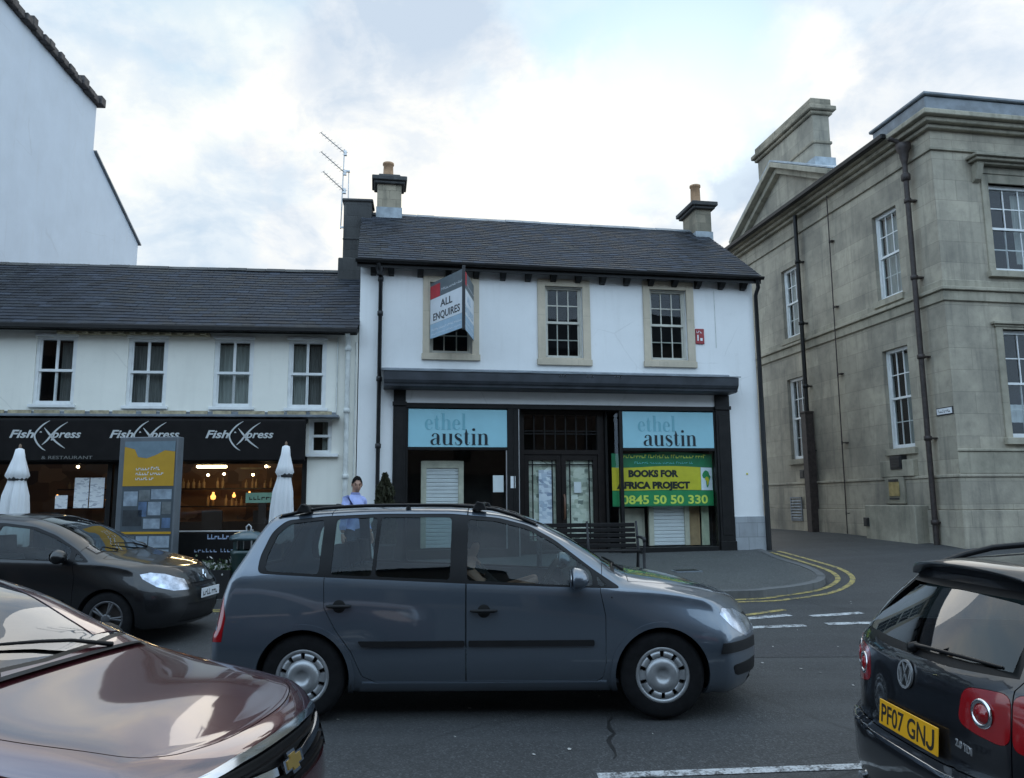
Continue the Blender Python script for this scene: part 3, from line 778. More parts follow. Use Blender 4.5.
mb = MB(); mb.quad((5.50, 0.035, 0.12), (7.555, 0.035, 0.12), (7.555, 0.035, 2.13), (5.50, 0.035, 2.13)); mb.build('shop_window', M['shopglass'], front)
mb = MB(); mb.quad((5.465, 0.1, 0.1), (5.22, 0.33, 0.1), (5.22, 0.33, 2.985), (5.465, 0.1, 2.985)); mb.build('side_pane', M['shopglass'], front)
mb = MB(); mb.box(3.0, 3.022, -0.005, 0.02, 0.15, 2.13); mb.box(3.262, 3.278, -0.03, -0.018, -0.2, 2.98); mb.build('glazing_strip', M['alu'], front)
# frieze panel under the canopy, a pale board
mb = MB(); mb.box(0.952, 7.598, -0.012, 0.0, 3.087, 3.342); mb.build('frieze_panel', M['white'], shop)

# lettered fascias: the shop's name in thick and thin strokes
def didone(mb, word, x, z, h, y, gap=0.12):
    """letters drawn as strokes; h is the x-height"""
    T, H = 0.24, 0.035
    G = {
     'a': (0.86, [[(.14, .74, .17), (.2, .93, .10), (.38, 1.0, .045), (.56, .93, .13), (.63, .74, T), (.63, .2, T), (.68, .05, .10), (.80, .03, .04), (.86, .10, .03)],
                  [(.62, .60, .03), (.38, .55, .05), (.14, .42, .17), (.07, .26, .22), (.14, .08, .15), (.30, .015, .05), (.48, .08, .035), (.62, .24, .03)]]),
     'u': (1.02, [[(.02, .98, .03), (.14, .98, .05)], [(.20, 1.0, T), (.20, .3, T), (.24, .1, .17), (.40, .01, .05), (.58, .06, .035), (.70, .24, .03)], [(.62, .98, .05), (.76, .98, .05)], [(.78, 1.0, T), (.78, .0, T)], [(.80, .02, .05), (.98, .02, .03)]]),
     's': (0.68, [[(.56, .98, .02), (.56, .74, .035)], [(.55, .78, .03), (.44, .96, .04), (.30, 1.0, .045), (.12, .93, .12), (.09, .76, .19), (.24, .58, .24), (.46, .44, .25), (.58, .26, .20), (.50, .07, .12), (.32, .0, .045), (.16, .05, .04), (.06, .26, .03)], [(.06, .02, .02), (.06, .28, .035)]]),
     't': (0.56, [[(.22, 1.42, .03), (.23, 1.2, .14), (.23, .98, T), (.23, .22, T), (.28, .06, .13), (.40, .01, .05), (.50, .10, .03), (.53, .25, .03)], [(.0, .985, .04), (.48, .985, .04)]]),
     'i': (0.44, [[(.02, .98, .05), (.14, .98, .05)], [(.22, 1.0, T), (.22, .0, T)], [(.03, .02, .045), (.42, .02, .045)], [(.22, 1.50, .02), (.22, 1.46, .22), (.22, 1.38, .27), (.22, 1.30, .22), (.22, 1.26, .02)]]),
     'n': (1.02, [[(.02, .98, .05), (.14, .98, .05)], [(.22, 1.0, T), (.22, .0, T)], [(.03, .02, .045), (.42, .02, .045)], [(.26, .76, .03), (.40, .94, .035), (.56, 1.0, .05), (.72, .92, .17), (.78, .72, T), (.78, .0, T)], [(.58, .02, .045), (.99, .02, .045)]]),
     'e': (0.78, [[(.66, .54, .22), (.60, .84, .14), (.42, 1.0, .045), (.22, .93, .14), (.12, .70, .22), (.10, .48, .24), (.14, .24, .22), (.26, .06, .13), (.44, .0, .045), (.60, .06, .035), (.70, .26, .03)], [(.12, .535, .035), (.72, .535, .035)]]),
     'h': (1.02, [[(.02, 1.60, .05), (.14, 1.60, .05)], [(.22, 1.62, T), (.22, .0, T)], [(.03, .02, .045), (.42, .02, .045)], [(.26, .76, .03), (.40, .94, .035), (.56, 1.0, .05), (.72, .92, .17), (.78, .72, T), (.78, .0, T)], [(.58, .02, .045), (.99, .02, .045)]]),
     'l': (0.44, [[(.02, 1.60, .05), (.14, 1.60, .05)], [(.22, 1.62, T), (.22, .0, T)], [(.03, .02, .045), (.42, .02, .045)]]),
    }
    cx_ = x; k = 0
    for ch in word:
        w, strokes = G[ch]
        for st in strokes:
            P = smooth_pts([(a, b, c) for a, b, c in st], 5) if len(st) > 2 else st
            ribbon(mb, [(cx_ + p[0] * h, z + p[1] * h) for p in P], [max(0.012, p[2]) * h for p in P], y - 0.0006 * (k % 5), 0.003); k += 1
        cx_ += (w + gap) * h
    return cx_ - x
M['signblue'] = mat('sign_blue', (0.31, 0.58, 0.66), 0.35, var=0.05, scale=2)
M['signblack'] = mat('sign_black', (0.012, 0.02, 0.028), 0.4)
M['signghost'] = mat('sign_grey_blue', (0.18, 0.43, 0.51), 0.4, var=0.05)
for (a, b, wid) in ((1.005, 3.025, 0), (5.505, 7.55, 1)):
    mb = MB(); mb.box(a, b, -0.012, 0.05, 2.19, 2.962)
    sg = mb.build('name_board', M['signblue'], shop, bevel=0.004)
    k = (b - a) / 2.03
    mb = MB(); didone(mb, 'austin', a + 0.46 * k, 2.235, 0.228, -0.019); mb.build('lettering', M['signblack'], sg)
    mb = MB(); didone(mb, 'ethel', a + 0.34 * k, 2.545, 0.205, -0.018); mb.build('faded_lettering', M['signghost'], sg)

# double doors and the leaded transom
M['doorwood'] = mat('door_paint', (0.012, 0.009, 0.008), 0.4, spec=0.3, var=0.3)
M['handle'] = mat('door_handle_wood', (0.12, 0.055, 0.03), 0.4)
mb = MB(); DY = 0.24
mb.box(3.30, 3.42, DY, DY + 0.1, -0.1, 2.985); mb.box(5.02, 5.16, DY, DY + 0.1, -0.1, 2.985); mb.box(3.42, 5.02, DY, DY + 0.1, 2.06, 2.16); mb.box(3.42, 5.02, DY, DY + 0.1, 2.90, 2.985)
mb.quad((3.28, 0.1, -0.1), (3.30, DY, -0.1), (3.30, DY, 2.985), (3.28, 0.1, 2.985))
mb.quad((3.28, 0.08, 2.986), (5.47, 0.08, 2.986), (5.47, DY + 0.1, 2.986), (3.28, DY + 0.1, 2.986))
df = mb.build('door_frame', M['doorwood'], shop, bevel=0.004)
mb = MB()
for k in range(8): mb.box(3.42 + 1.6 * k / 7 - 0.012, 3.42 + 1.6 * k / 7 + 0.012, DY + 0.03, DY + 0.06, 2.16, 2.90)
for z in (2.50, 2.56): mb.box(3.42, 5.02, DY + 0.034, DY + 0.056, z - 0.011, z + 0.011)
mb.build('transom_bars', M['black'], df)
mb = MB(); mb.quad((3.42, DY + 0.045, 2.16), (5.02, DY + 0.045, 2.16), (5.02, DY + 0.045, 2.90), (3.42, DY + 0.045, 2.90)); mb.build('transom_pane', M['shopglass'], df)
for (a, b, hs) in ((3.425, 4.215, 1), (4.225, 5.015, -1)):
    mb = MB(); y0, y1 = DY + 0.02, DY + 0.07
    ga, gb, g0, g1 = a + 0.10, b - 0.10, 0.28, 1.94
    mb.box(a, ga, y0, y1, -0.02, 2.055); mb.box(gb, b, y0, y1, -0.02, 2.055); mb.box(ga, gb, y0, y1, g1, 2.055); mb.box(ga, gb, y0, y1, -0.02, g0)
    d = mb.build('door', M['doorwood'], shop, bevel=0.006)
    mb = MB()
    for x in (ga + 0.085, gb - 0.085): mb.box(x - 0.012, x + 0.012, y0 + 0.01, y0 + 0.035, g0, g1)
    for z in (g1 - 0.085, g0 + 0.085): mb.box(ga, gb, y0 + 0.012, y0 + 0.033, z - 0.012, z + 0.012)
    mb.build('glazing_bars', M['black'], d)
    mb = MB(); mb.quad((ga, y0 + 0.022, g0), (gb, y0 + 0.022, g0), (gb, y0 + 0.022, g1), (ga, y0 + 0.022, g1)); mb.build('pane', M['shopglass'], d)
    mb = MB(); mb.quad((ga, y1 + 0.012, g0), (gb, y1 + 0.012, g0), (gb, y1 + 0.012, g1), (ga, y1 + 0.012, g1)); mb.build('newspaper_lining', M['newspaper'], d)
    hx = (b - 0.05) if hs > 0 else (a + 0.05)
    if hs < 0:
        mb = MB(); mb.tube([(hx, y0, 0.72), (hx, y0 - 0.06, 0.78), (hx, y0 - 0.06, 1.16), (hx, y0, 1.22)], 0.022, 10); mb.build('door_handle', M['handle'], d)
tag(MB().box(3.74, 4.02, DY + 0.046, DY + 0.049, 0.62, 1.74).build('newspaper_sheet', M['bluenews']), 'bluish newspaper sheet taped inside the left door pane of the empty shop', 'newspaper')
tag(MB().box(4.50, 4.655, DY + 0.046, DY + 0.049, 1.26, 1.49).build('notice_sheet', M['plainpaper']), 'small white notice in the middle of the right shop door pane', 'notice')
tag(MB().box(2.735, 2.955, 0.040, 0.042, 1.28, 1.62).build('notice_sheet', M['plainpaper']), 'white notice sheet inside the shop window right of the dark doorway reflection', 'notice')
tag(MB().box(3.09, 3.19, -0.024, -0.0205, 1.36, 1.60).build('notice_sheet', M['plainpaper']), 'narrow white notice fixed to the black post left of the shop doors', 'notice')
for o in list(col.objects):
    if o.name.split('.')[0] in ('newspaper_sheet', 'notice_sheet'):
        o.location = SO; o.rotation_euler = (0, 0, R(10))

# what stands inside the two display windows
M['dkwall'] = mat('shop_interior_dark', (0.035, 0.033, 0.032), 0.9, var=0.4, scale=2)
M['beige'] = mat('beige_panel', (0.55, 0.52, 0.42), 0.7, var=0.15)
M['tanpanel'] = mat('tan_panel', (0.52, 0.36, 0.2), 0.7, var=0.15)
M['greenpanel'] = mat('pale_green_panel', (0.6, 0.66, 0.48), 0.7, var=0.15)
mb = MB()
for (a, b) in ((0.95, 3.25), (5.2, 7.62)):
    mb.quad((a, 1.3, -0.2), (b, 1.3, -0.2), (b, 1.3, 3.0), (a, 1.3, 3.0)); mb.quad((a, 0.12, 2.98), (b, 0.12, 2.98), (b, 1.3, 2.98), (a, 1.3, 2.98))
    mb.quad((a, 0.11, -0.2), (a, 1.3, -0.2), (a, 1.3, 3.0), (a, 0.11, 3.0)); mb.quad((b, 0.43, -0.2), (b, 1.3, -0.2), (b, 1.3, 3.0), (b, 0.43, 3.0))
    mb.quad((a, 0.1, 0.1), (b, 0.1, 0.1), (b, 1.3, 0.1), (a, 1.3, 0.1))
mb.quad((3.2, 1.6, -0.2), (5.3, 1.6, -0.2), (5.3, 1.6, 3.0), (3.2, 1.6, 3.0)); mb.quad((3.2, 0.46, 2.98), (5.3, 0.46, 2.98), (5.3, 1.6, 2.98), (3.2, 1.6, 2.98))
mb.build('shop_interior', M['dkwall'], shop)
def shutter(x0, x1, z0, z1, y, label):
    t = thing('roller_shutter', label, 'shutter', SO, 10)
    mb = MB(); z = z0
    while z < z1 - 0.02:
        mb.prism([(y, z), (y - 0.018, z + 0.012), (y - 0.018, z + 0.062), (y, z + 0.075)], 'x', x0, x1); z += 0.078
    mb.build('slats', M['white_plastic'], t)
    mb = MB(); mb.box(x0 - 0.11, x0, y - 0.05, y + 0.02, z0, z1 + 0.15); mb.box(x1, x1 + 0.11, y - 0.05, y + 0.02, z0, z1 + 0.15); mb.box(x0, x1, y - 0.05, y + 0.02, z1, z1 + 0.15)
    mb.build('shutter_frame', M['beige'], t, bevel=0.005)
shutter(1.40, 2.06, 0.16, 1.78, 0.40, 'white slatted shutter in beige frame inside the left display window')
shutter(6.28, 6.98, 0.13, 1.02, 0.45, 'white slatted shutter low in the right display window below the banner')
for (a, b, z1, y, m, nm, lb) in ((5.56, 6.12, 0.92, 0.55, 'beige', 'display_panel', 'beige framed panel low in the right display window beside the shutter'),
                             (7.10, 7.37, 1.0, 0.52, 'tanpanel', 'display_panel', 'tan board low in the right display window right of the shutter'),
                             (7.38, 7.54, 1.0, 0.42, 'greenpanel', 'display_panel', 'narrow pale green board at the right edge of the display window')):
    mb = MB(); mb.box(a, b, y, y + 0.04, 0.125, z1)
    mb.box(a, a + 0.04, y - 0.015, y, 0.125, z1); mb.box(b - 0.04, b, y - 0.015, y, 0.125, z1); mb.box(a + 0.04, b - 0.04, y - 0.015, y, z1 - 0.05, z1)
    o = tag(mb.build(nm, M[m], None, bevel=0.003), lb, 'panel'); o.location = SO; o.rotation_euler = (0, 0, R(10))

# banner hanging in the right window
M['bgreen'] = mat('banner_green', (0.02, 0.27, 0.09), 0.6, var=0.1)
M['bgreendark'] = mat('banner_dark_green', (0.015, 0.19, 0.08), 0.6, var=0.1)
M['byellow'] = mat('banner_yellow', (0.64, 0.57, 0.03), 0.6, var=0.08)
M['blime'] = mat('banner_lime', (0.70, 0.82, 0.12), 0.6, var=0.08)
M['bteal'] = mat('banner_teal', (0.12, 0.5, 0.5), 0.6)
M['bwhite'] = mat('banner_white', (0.78, 0.85, 0.9), 0.6)
M['btext'] = mat('banner_text_dark', (0.012, 0.018, 0.012), 0.6)
ban = thing('banner', 'green and yellow charity banner hanging inside the right shop window', 'banner', SO, 10)
BY = 0.16
mb = MB(); bw = [(5.29 + (7.56 - 5.29) * k / 24) for k in range(25)]
def by_(x): return BY + 0.012 * math.sin(x * 5.0)
def btop(x): return 2.10 + 0.025 * math.sin(x * 3.1)
def sheet(x0, x1, f0, f1, dy, mname, name, par):
    n = 20; g = [[(x0 + (x1 - x0) * k / n, by_(x0 + (x1 - x0) * k / n) - dy, (0.965 + (btop(x0 + (x1 - x0) * k / n) - 0.965) * f)) for k in range(n + 1)] for f in (f0, f1)]
    mb = MB(); mb.grid(g); return mb.build(name, M[mname], par)
cloth = sheet(5.30, 7.56, 0, 1, 0, 'bgreendark', 'banner_cloth', ban)
sheet(5.30, 7.28, 0.30, 0.735, 0.003, 'byellow', 'yellow_band', ban)
sheet(5.30, 7.56, 0.02, 0.285, 0.003, 'bgreen', 'green_band', ban)
sheet(7.285, 7.545, 0.30, 0.735, 0.003, 'bwhite', 'emblem_panel', ban)
def bfn(a, b, d): return (a, by_(a) - 0.006 - d, b)
mb = MB(); put_text(mb, 'BOOKS FOR', 5.66, 1.592, 0.19, 0, bfn, bold=0.012, extrude=0.001, width=1.12); put_text(mb, 'AFRICA PROJECT', 5.40, 1.345, 0.19, 0, bfn, bold=0.012, extrude=0.001, width=1.63)
mb.build('lettering', M['btext'], ban)
mb = MB(); put_text(mb, '0845 50 50 330', 5.50, 1.02, 0.25, 0, bfn, bold=0.006, extrude=0.001, width=1.92); mb.build('phone_number', M['blime'], ban)
# two lines of small print that cannot be read in the photograph: rows of short strokes
def small_print(mb, x0, x1, z, h, seed, fn, wmin=0.02, wmax=0.05, gap=0.012, word=6):
    r = random.Random(seed); x = x0; k = 0
    while x < x1:
        w = r.uniform(wmin, wmax)
        hh = h * r.choice((0.7, 0.7, 1.0))
        for a, b, c, d in ((0, 0.3, 0, hh), (0.3, 1.0, r.choice((0, hh - h * .25)), None)):
            z0 = z + c; z1 = z + (d if d else c + h * .25)
            mb.quad(fn(x + w * a, z0, 0), fn(x + w * b, z0, 0), fn(x + w * b, z1, 0), fn(x + w * a, z1, 0))
        x += w + gap; k += 1
        if k % word == 0: x += gap * 2.2
mb = MB(); small_print(mb, 5.56, 7.40, 1.985, 0.075, 4, bfn, 0.03, 0.06, 0.014, 9); mb.build('small_print', M['blime'], ban)
mb = MB(); small_print(mb, 5.80, 7.10, 1.865, 0.045, 5, bfn); mb.build('small_print', M['bteal'], ban)
AF = [(-.30, .42), (-.12, .50), (.06, .47), (.22, .40), (.30, .22), (.45, .12), (.33, -.05), (.24, -.20), (.20, -.38), (.08, -.52), (-.02, -.50), (-.08, -.28), (-.10, -.06), (-.22, .02), (-.40, .04), (-.50, .18), (-.42, .32)]
mb = MB(); mb.add([bfn(7.415 + a * 0.21, 1.545 + b * 0.36, 0.001) for a, b in AF], [tuple(range(len(AF)))]); e = mb.build('map_emblem', M['bgreen'], ban)
mb = MB(); mb.add([bfn(7.425 + a * 0.11, 1.50 + b * 0.18, 0.003) for a, b in AF], [tuple(range(len(AF)))]); mb.build('map_centre', M['byellow'], ban)

# downpipe, wall plate, estate agent's board
mb = MB(); mb.tube([(0.36, -0.30, 5.90), (0.37, -0.28, 5.80), (0.41, -0.09, 5.68), (0.41, -0.09, -0.3)], 0.042, 10)
for z in (5.62, 4.9, 3.55, 2.2, 0.9): mb.lathe([(0.044, -0.05), (0.058, -0.045), (0.058, 0.045), (0.044, 0.05)], 12, (0.41, -0.09, z))
mb.lathe([(0.05, -0.09), (0.085, 0.05), (0.09, 0.12), (0.06, 0.12)], 12, (0.385, -0.2, 5.76))
mb.build('downpipe', M['blackiron'], shop)
mb = MB(); mb.tube([(8.60, -0.30, 5.90), (8.66, -0.22, 5.75), (8.67, -0.06, 5.6), (8.67, -0.06, 2.6), (8.67, -0.06, -0.2)], [0.045, 0.045, 0.045, 0.055, 0.055], 10); mb.build('downpipe', M['blackiron'], shop)
M['red'] = mat('red_plastic', (0.30, 0.03, 0.035), 0.45)
pl = thing('wall_plate', 'small red plate with pale lettering beside the right upper window of the shop', 'sign', SO, 10)
MB().box(7.225, 7.425, -0.03, 0.0, 4.47, 4.81).build('plate', M['red'], pl, bevel=0.008)
mb = MB(); small_print(mb, 7.25, 7.36, 4.71, 0.05, 3, lambda a, b, d: (a, -0.033, b)); mb.box(7.26, 7.29, -0.036, -0.03, 4.54, 4.67); mb.box(7.33, 7.38, -0.036, -0.03, 4.54, 4.60); mb.build('plate_lettering', M['white_plastic'], pl)
mb = MB(); mb.box(7.70, 7.712, -0.012, 0, 4.4, 5.7); mb.build('cable', M['palepipe'], shop)
mb = MB(); mb.lathe([(0.0, -0.015), (0.02, -0.012), (0.022, 0.0)], 10, (8.28, 0, 1.64), 'y'); mb.build('gas_cap', M['byellow'], shop)

board = thing('estate_agent_board', 'V shaped letting board hung across the left upper window of the shop', 'letting board', SO, 10)
M['bdgrey'] = mat('board_grey', (0.10, 0.12, 0.13), 0.5, var=0.1); M['bdwhite'] = mat('board_white', (0.62, 0.64, 0.66), 0.5, var=0.05); M['bdblue'] = mat('board_blue', (0.30, 0.42, 0.52), 0.5, var=0.1)
M['bdred'] = mat('board_red', (0.42, 0.02, 0.03), 0.5); M['bdblack'] = mat('board_black', (0.015, 0.015, 0.018), 0.5)
apex = Vector((1.985, -1.25)); lft = Vector((1.43, -0.06)); rgt = Vector((2.33, -0.06))
def vpanel(a, b, text1, text2, flip):
    d = (b - a); Lp = d.length; d.normalize(); n = Vector((d.y, -d.x))
    if n.y > 0: n = -n
    def P(u, z, o): return (a.x + d.x * u + n.x * o, a.y + d.y * u + n.y * o, z)
    def slab(u0, u1, z0, z1, o0, o1, name, m, par):
        mb = MB(); mb.add([P(u, z, o) for o in (o0, o1) for u, z in ((u0, z0), (u1, z0), (u1, z1), (u0, z1))],
                          [(0, 1, 2, 3), (4, 5, 6, 7), (0, 1, 5, 4), (1, 2, 6, 5), (2, 3, 7, 6), (3, 0, 4, 7)]); return mb.build(name, m, par)
    z0, z1 = 4.40, 5.57
    pn = slab(0, Lp, z0, z1, -0.012, 0, 'board_panel', M['bdgrey'], board)
    slab(0, Lp, 4.70, 5.22, 0.001, 0.003, 'white_band', M['bdwhite'], pn)
    slab(0, Lp, z0, 4.695, 0.001, 0.003, 'blue_band', M['bdblue'], pn)
    if not flip: slab(0.0, 0.40, 5.225, 5.50, 0.001, 0.004, 'red_tab', M['bdred'], pn)
    else: slab(0.0, 0.35, 5.30, 5.56, 0.001, 0.004, 'red_tab', M['bdred'], pn)
    mb = MB(); f = lambda u, z, e: P(u, z, 0.005 + e)
    put_text(mb, text1, Lp * 0.5, 4.99, 0.21, 0, f, 'c', bold=0.004, extrude=0.0005, width=Lp * 0.36)
    put_text(mb, text2, Lp * 0.5, 4.755, 0.21, 0, f, 'c', bold=0.004, extrude=0.0005, width=Lp * 0.80)
    mb.build('lettering', M['bdblack'] if not flip else M['bdblue'], pn)
    mb = MB(); small_print(mb, 0.06, Lp - 0.06, 4.55, 0.05, 9, f); small_print(mb, 0.06, Lp - 0.1, 4.46, 0.035, 10, f); mb.build('small_print', M['bdwhite'], pn)
    mb = MB(); small_print(mb, 0.46 if not flip else 0.40, Lp - 0.06, 5.32, 0.05, 12, f); mb.build('small_print', M['bdwhite'], pn)
vpanel(lft, apex, 'ALL', 'ENQUIRES', False)
vpanel(apex, rgt, 'ALL', 'ENQUIRES', True)
mb = MB(); mb.box(apex.x - 0.03, apex.x + 0.03, apex.y - 0.035, apex.y + 0.025, 4.36, 5.62); mb.build('corner_post', M['bdblack'], board, bevel=0.006)
mb = MB(); mb.tube([(1.98, -1.2, 5.45), (1.98, 0.02, 5.45)], 0.02, 8); mb.tube([(1.98, -1.2, 4.6), (1.98, 0.02, 4.6)], 0.02, 8); mb.build('bracket', M['blackiron'], board)

# ================================================================ THE TERRACE WITH THE FISH RESTAURANT
ter = thing('terrace_building', 'long cream terrace with slate roof above the fish restaurant', 'building', SO, 6.5)
X0, X1 = -9.0, -0.02
tw = [(-6.15, -5.40, 3.0, 4.335), (-4.45, -3.70, 2.98, 4.325), (-2.82, -2.06, 2.97, 4.33), (-1.39, -0.64, 2.955, 4.335)]
sw = (-0.94, -0.50, 2.06, 2.74)
mb = MB()
holed_wall(mb, X0, X1, 2.0, 4.5, tw + [sw], 0.0, 0.10)
holed_wall(mb, -0.96, X1, -0.7, 2.0, [], 0.0, 0.10)
mb.quad((X0, 0, -0.7), (X0, 5.2, -0.7), (X0, 5.2, 4.5), (X0, 0, 4.5)); mb.quad((X1, 0, -0.7), (X1, 5.2, -0.7), (X1, 5.2, 4.5), (X1, 0, 4.5))
mb.quad((X0, 5.2, -0.7), (X1, 5.2, -0.7), (X1, 5.2, 4.5), (X0, 5.2, 4.5))
for x in (X0, X1): mb.quad((x, 0, 4.5), (x, 5.2, 4.5), (x, 2.6, 6.45))
mb.build('wall', M['cream'], ter)
mb = MB(); slate_roof(mb, X0 - 0.02, X1 + 0.03, (-0.29, 4.53), (2.6, 6.55), 0.165, 0.25, jit=0.014)
mb.quad((X0, -0.27, 4.52), (X1, -0.27, 4.52), (X1, 2.6, 6.52), (X0, 2.6, 6.52)); mb.quad((X0, 5.45, 4.52), (X1, 5.45, 4.52), (X1, 2.6, 6.52), (X0, 2.6, 6.52))
troof = mb.build('roof', M['slate'], ter)
mb = MB(); x = X0
while x < X1 - 0.5:
    z = 6.56 + rng.uniform(-.008, .008); mb.prism([(2.45, z - 0.08), (2.6, z + 0.025), (2.75, z - 0.08), (2.6, z - 0.02)], 'x', x, x + 0.43); x += 0.44
mb.build('ridge_tiles', M['stonedark'], troof)
mb = MB(); mb.box(X0, X1 + 0.02, -0.38, -0.26, 4.425, 4.52); mb.box(X0, X1, -0.26, -0.235, 4.40, 4.52); mb.build('gutter', M['black'], ter, bevel=0.012)
mb = MB(); mb.box(-5.75, -2.9, -0.12, 0.0, 4.37, 4.425)
x = -5.7
while x < -2.95: mb.box(x, x + 0.10, -0.20, -0.12, 4.38, 4.42); x += 0.22
mb.build('eave_board', M['tan'], ter)
for i, (a, b, c, d) in enumerate(tw):
    cur = [(0.0, 1.0, 0.0, 0.95, M['curtaindim'])] if i < 2 else [(0.0, 1.0, 0.0, 0.98, M['curtain'])] if i == 2 else [(0.0, 0.45, 0.0, 0.98, M['curtain']), (0.55, 1.0, 0.0, 0.98, M['curtaindim'])]
    if i == 0: cur = [(0.55, 1.0, 0.0, 0.98, M['curtaindim'])]
    w = sash(ter, a, b, c, d, 0.05, 2, 1, M['sashwhite'], frame=0.06, bar=0.05, curtain=cur)
    mb = MB(); mb.box(a - 0.05, b + 0.05, -0.07, 0.06, c - 0.06, c); mb.box(a - 0.02, b + 0.02, -0.05, 0.0, d, d + 0.05); mb.build('sill', M['sashwhite'], w, bevel=0.005)
w = sash(ter, *sw, 0.05, 1, 1, M['sashwhite'], frame=0.05, curtain=[(0.55, 1, 0, 1, M['curtain'])])
mb = MB(); mb.box(-0.97, -0.36, -0.10, 0.0, 1.99, 2.05); mb.build('sill', M['sashwhite'], w)
# ledge above the awning: old timber on brackets
mb = MB(); mb.box(X0, -0.42, -0.14, 0.0, 2.80, 2.86); mb.box(X0, -0.35, -0.30, 0.0, 2.745, 2.795)
led = mb.build('ledge', M['lead'], ter, bevel=0.006)
mb = MB(); x = X0
while x < -0.9:
    l = rng.uniform(0.25, 0.5); mb.box(x, x + l, -0.165, -0.142, 2.805, 2.875); x += l + rng.uniform(0.05, 0.14)
mb.build('ledge_timber', M['tan'], led)
mb = MB(); mb.tube([(-0.21, -0.30, 4.44), (-0.21, -0.10, 4.30), (-0.21, -0.08, 4.2), (-0.21, -0.08, -0.4)], 0.05, 10)
for z in (4.15, 2.9, 1.6): mb.lathe([(0.052, -0.05), (0.066, -0.045), (0.066, 0.045), (0.052, 0.05)], 12, (-0.21, -0.08, z))
mb.build('downpipe', M['palepipe'], ter)
mb = MB(); mb.tube([(-0.42, -0.02, 4.4), (-0.42, -0.02, 2.9), (-0.47, -0.03, 2.75), (-0.55, -0.04, 2.7)], 0.015, 6); mb.tube([(-0.06, -0.02, 4.3), (-0.06, -0.02, 0.0)], 0.012, 6); mb.build('cable', M['palepipe'], ter)
# awning box with the restaurant's lettering
mb = MB(); mb.prism([(0.0, 2.74), (-0.32, 2.70), (-0.34, 2.66), (-0.34, 1.92), (-0.32, 1.89), (-0.24, 1.89), (-0.24, 2.60), (0.0, 2.66)], 'x', X0, -0.965)
M['awn'] = mat('awning_black', (0.007, 0.006, 0.006), 0.75, spec=0.2, var=0.3, scale=4)
awn = mb.build('awning', M['awn'], ter, bevel=0.008)
M['logodim'] = mat('logo_dull', (0.16, 0.16, 0.15), 0.6); M['logogrey'] = mat('logo_silver', (0.50, 0.51, 0.50), 0.5, var=0.1)
def fish_logo(cxp, big=1.0):
    mb = MB(); y = -0.347; f = lambda a, b, d: (a, y - d, b)
    put_text(mb, 'Fish', cxp - 0.63, 2.335, 0.205, 0, f, bold=0.005, shear=0.28, extrude=0.001, width=0.43)
    put_text(mb, 'press', cxp + 0.10, 2.335, 0.205, 0, f, bold=0.004, shear=0.28, extrude=0.001, width=0.53)
    def arc(pts):
        P = smooth_pts(pts, 6); ribbon(mb, [(cxp + p[0], 2.37 + p[1]) for p in P], [p[2] for p in P], y - 0.001, 0.002)
    arc([(0.06, 0.285, .008), (-0.06, 0.20, .025), (-0.16, 0.08, .03), (-0.19, -0.01, .03), (-0.14, -0.13, .028), (-0.05, -0.23, .022), (0.02, -0.275, .006)])
    arc([(0.38, 0.26, .006), (0.24, 0.16, .024), (0.12, 0.03, .034), (0.03, -0.09, .03), (-0.05, -0.17, .008)])
    arc([(-0.03, 0.15, .008), (0.06, 0.04, .034), (0.17, -0.09, .032), (0.28, -0.18, .022), (0.36, -0.235, .006)])
    arc([(-0.10, 0.06, .012), (-0.085, 0.075, .022), (-0.07, 0.06, .012)])
    mb.build('lettering', M['logogrey'], awn)
fish_logo(-5.70); fish_logo(-3.93); fish_logo(-2.19)
mb = MB(); put_text(mb, '& RESTAURANT', -5.74, 1.935, 0.085, 0, lambda a, b, d: (a, -0.347 - d, b), extrude=0.001, width=0.90); mb.build('lettering', M['logodim'], awn)
# shopfront under it
mb = MB()
mb.box(X0, -0.965, -0.02, 0.1, -0.7, 0.42); mb.box(X0, -0.965, -0.02, 0.1, 1.86, 2.0)
for x in (-9.0, -7.0, -5.30 + 0.62, -4.55, -3.62, -1.05): mb.box(x, x + 0.085, -0.03, 0.1, 0.42, 1.86)
fr = mb.build('shopfront', M['black'], ter, bevel=0.004)
mb = MB(); mb.quad((X0, 0.03, 0.42), (-0.97, 0.03, 0.42), (-0.97, 0.03, 1.86), (X0, 0.03, 1.86)); mb.build('shop_window', M['shopglass'], fr)
M['brownroom'] = print_mat('restaurant_wall', [(0.0, (0.16, 0.08, 0.05)), (0.35, (0.34, 0.18, 0.10)), (0.6, (0.12, 0.07, 0.055)), (0.85, (0.5, 0.28, 0.16)), (1.0, (0.22, 0.15, 0.12))], (2.2, 2.2, 3.2), 0.7)
mb = MB(); a, b, yb = X0 + 0.02, -0.98, 2.4
mb.quad((a, yb, -0.2), (b, yb, -0.2), (b, yb, 2.0), (a, yb, 2.0)); mb.quad((a, 0.1, 1.99), (b, 0.1, 1.99), (b, yb, 1.99), (a, yb, 1.99)); mb.quad((a, 0.1, -0.2), (b, 0.1, -0.2), (b, yb, -0.2), (a, yb, -0.2))
for x in (a, b): mb.quad((x, 0.1, -0.2), (x, yb, -0.2), (x, yb, 2.0), (x, 0.1, 2.0))
room = mb.build('restaurant_interior', M['brownroom'], ter)
M['lampwarm'] = emit('lamp_warm', (1.0, 0.78, 0.40), 16.0); M['spotwarm'] = emit('spot_warm', (1.0, 0.72, 0.38), 20.0); M['glow'] = emit('bottle_glow', (1.0, 0.42, 0.10), 2.2)
mb = MB(); mb.box(-3.17, -2.60, 0.42, 0.50, 1.80, 1.85); mb.build('ceiling_lamp', M['lampwarm'], room, bevel=0.01)
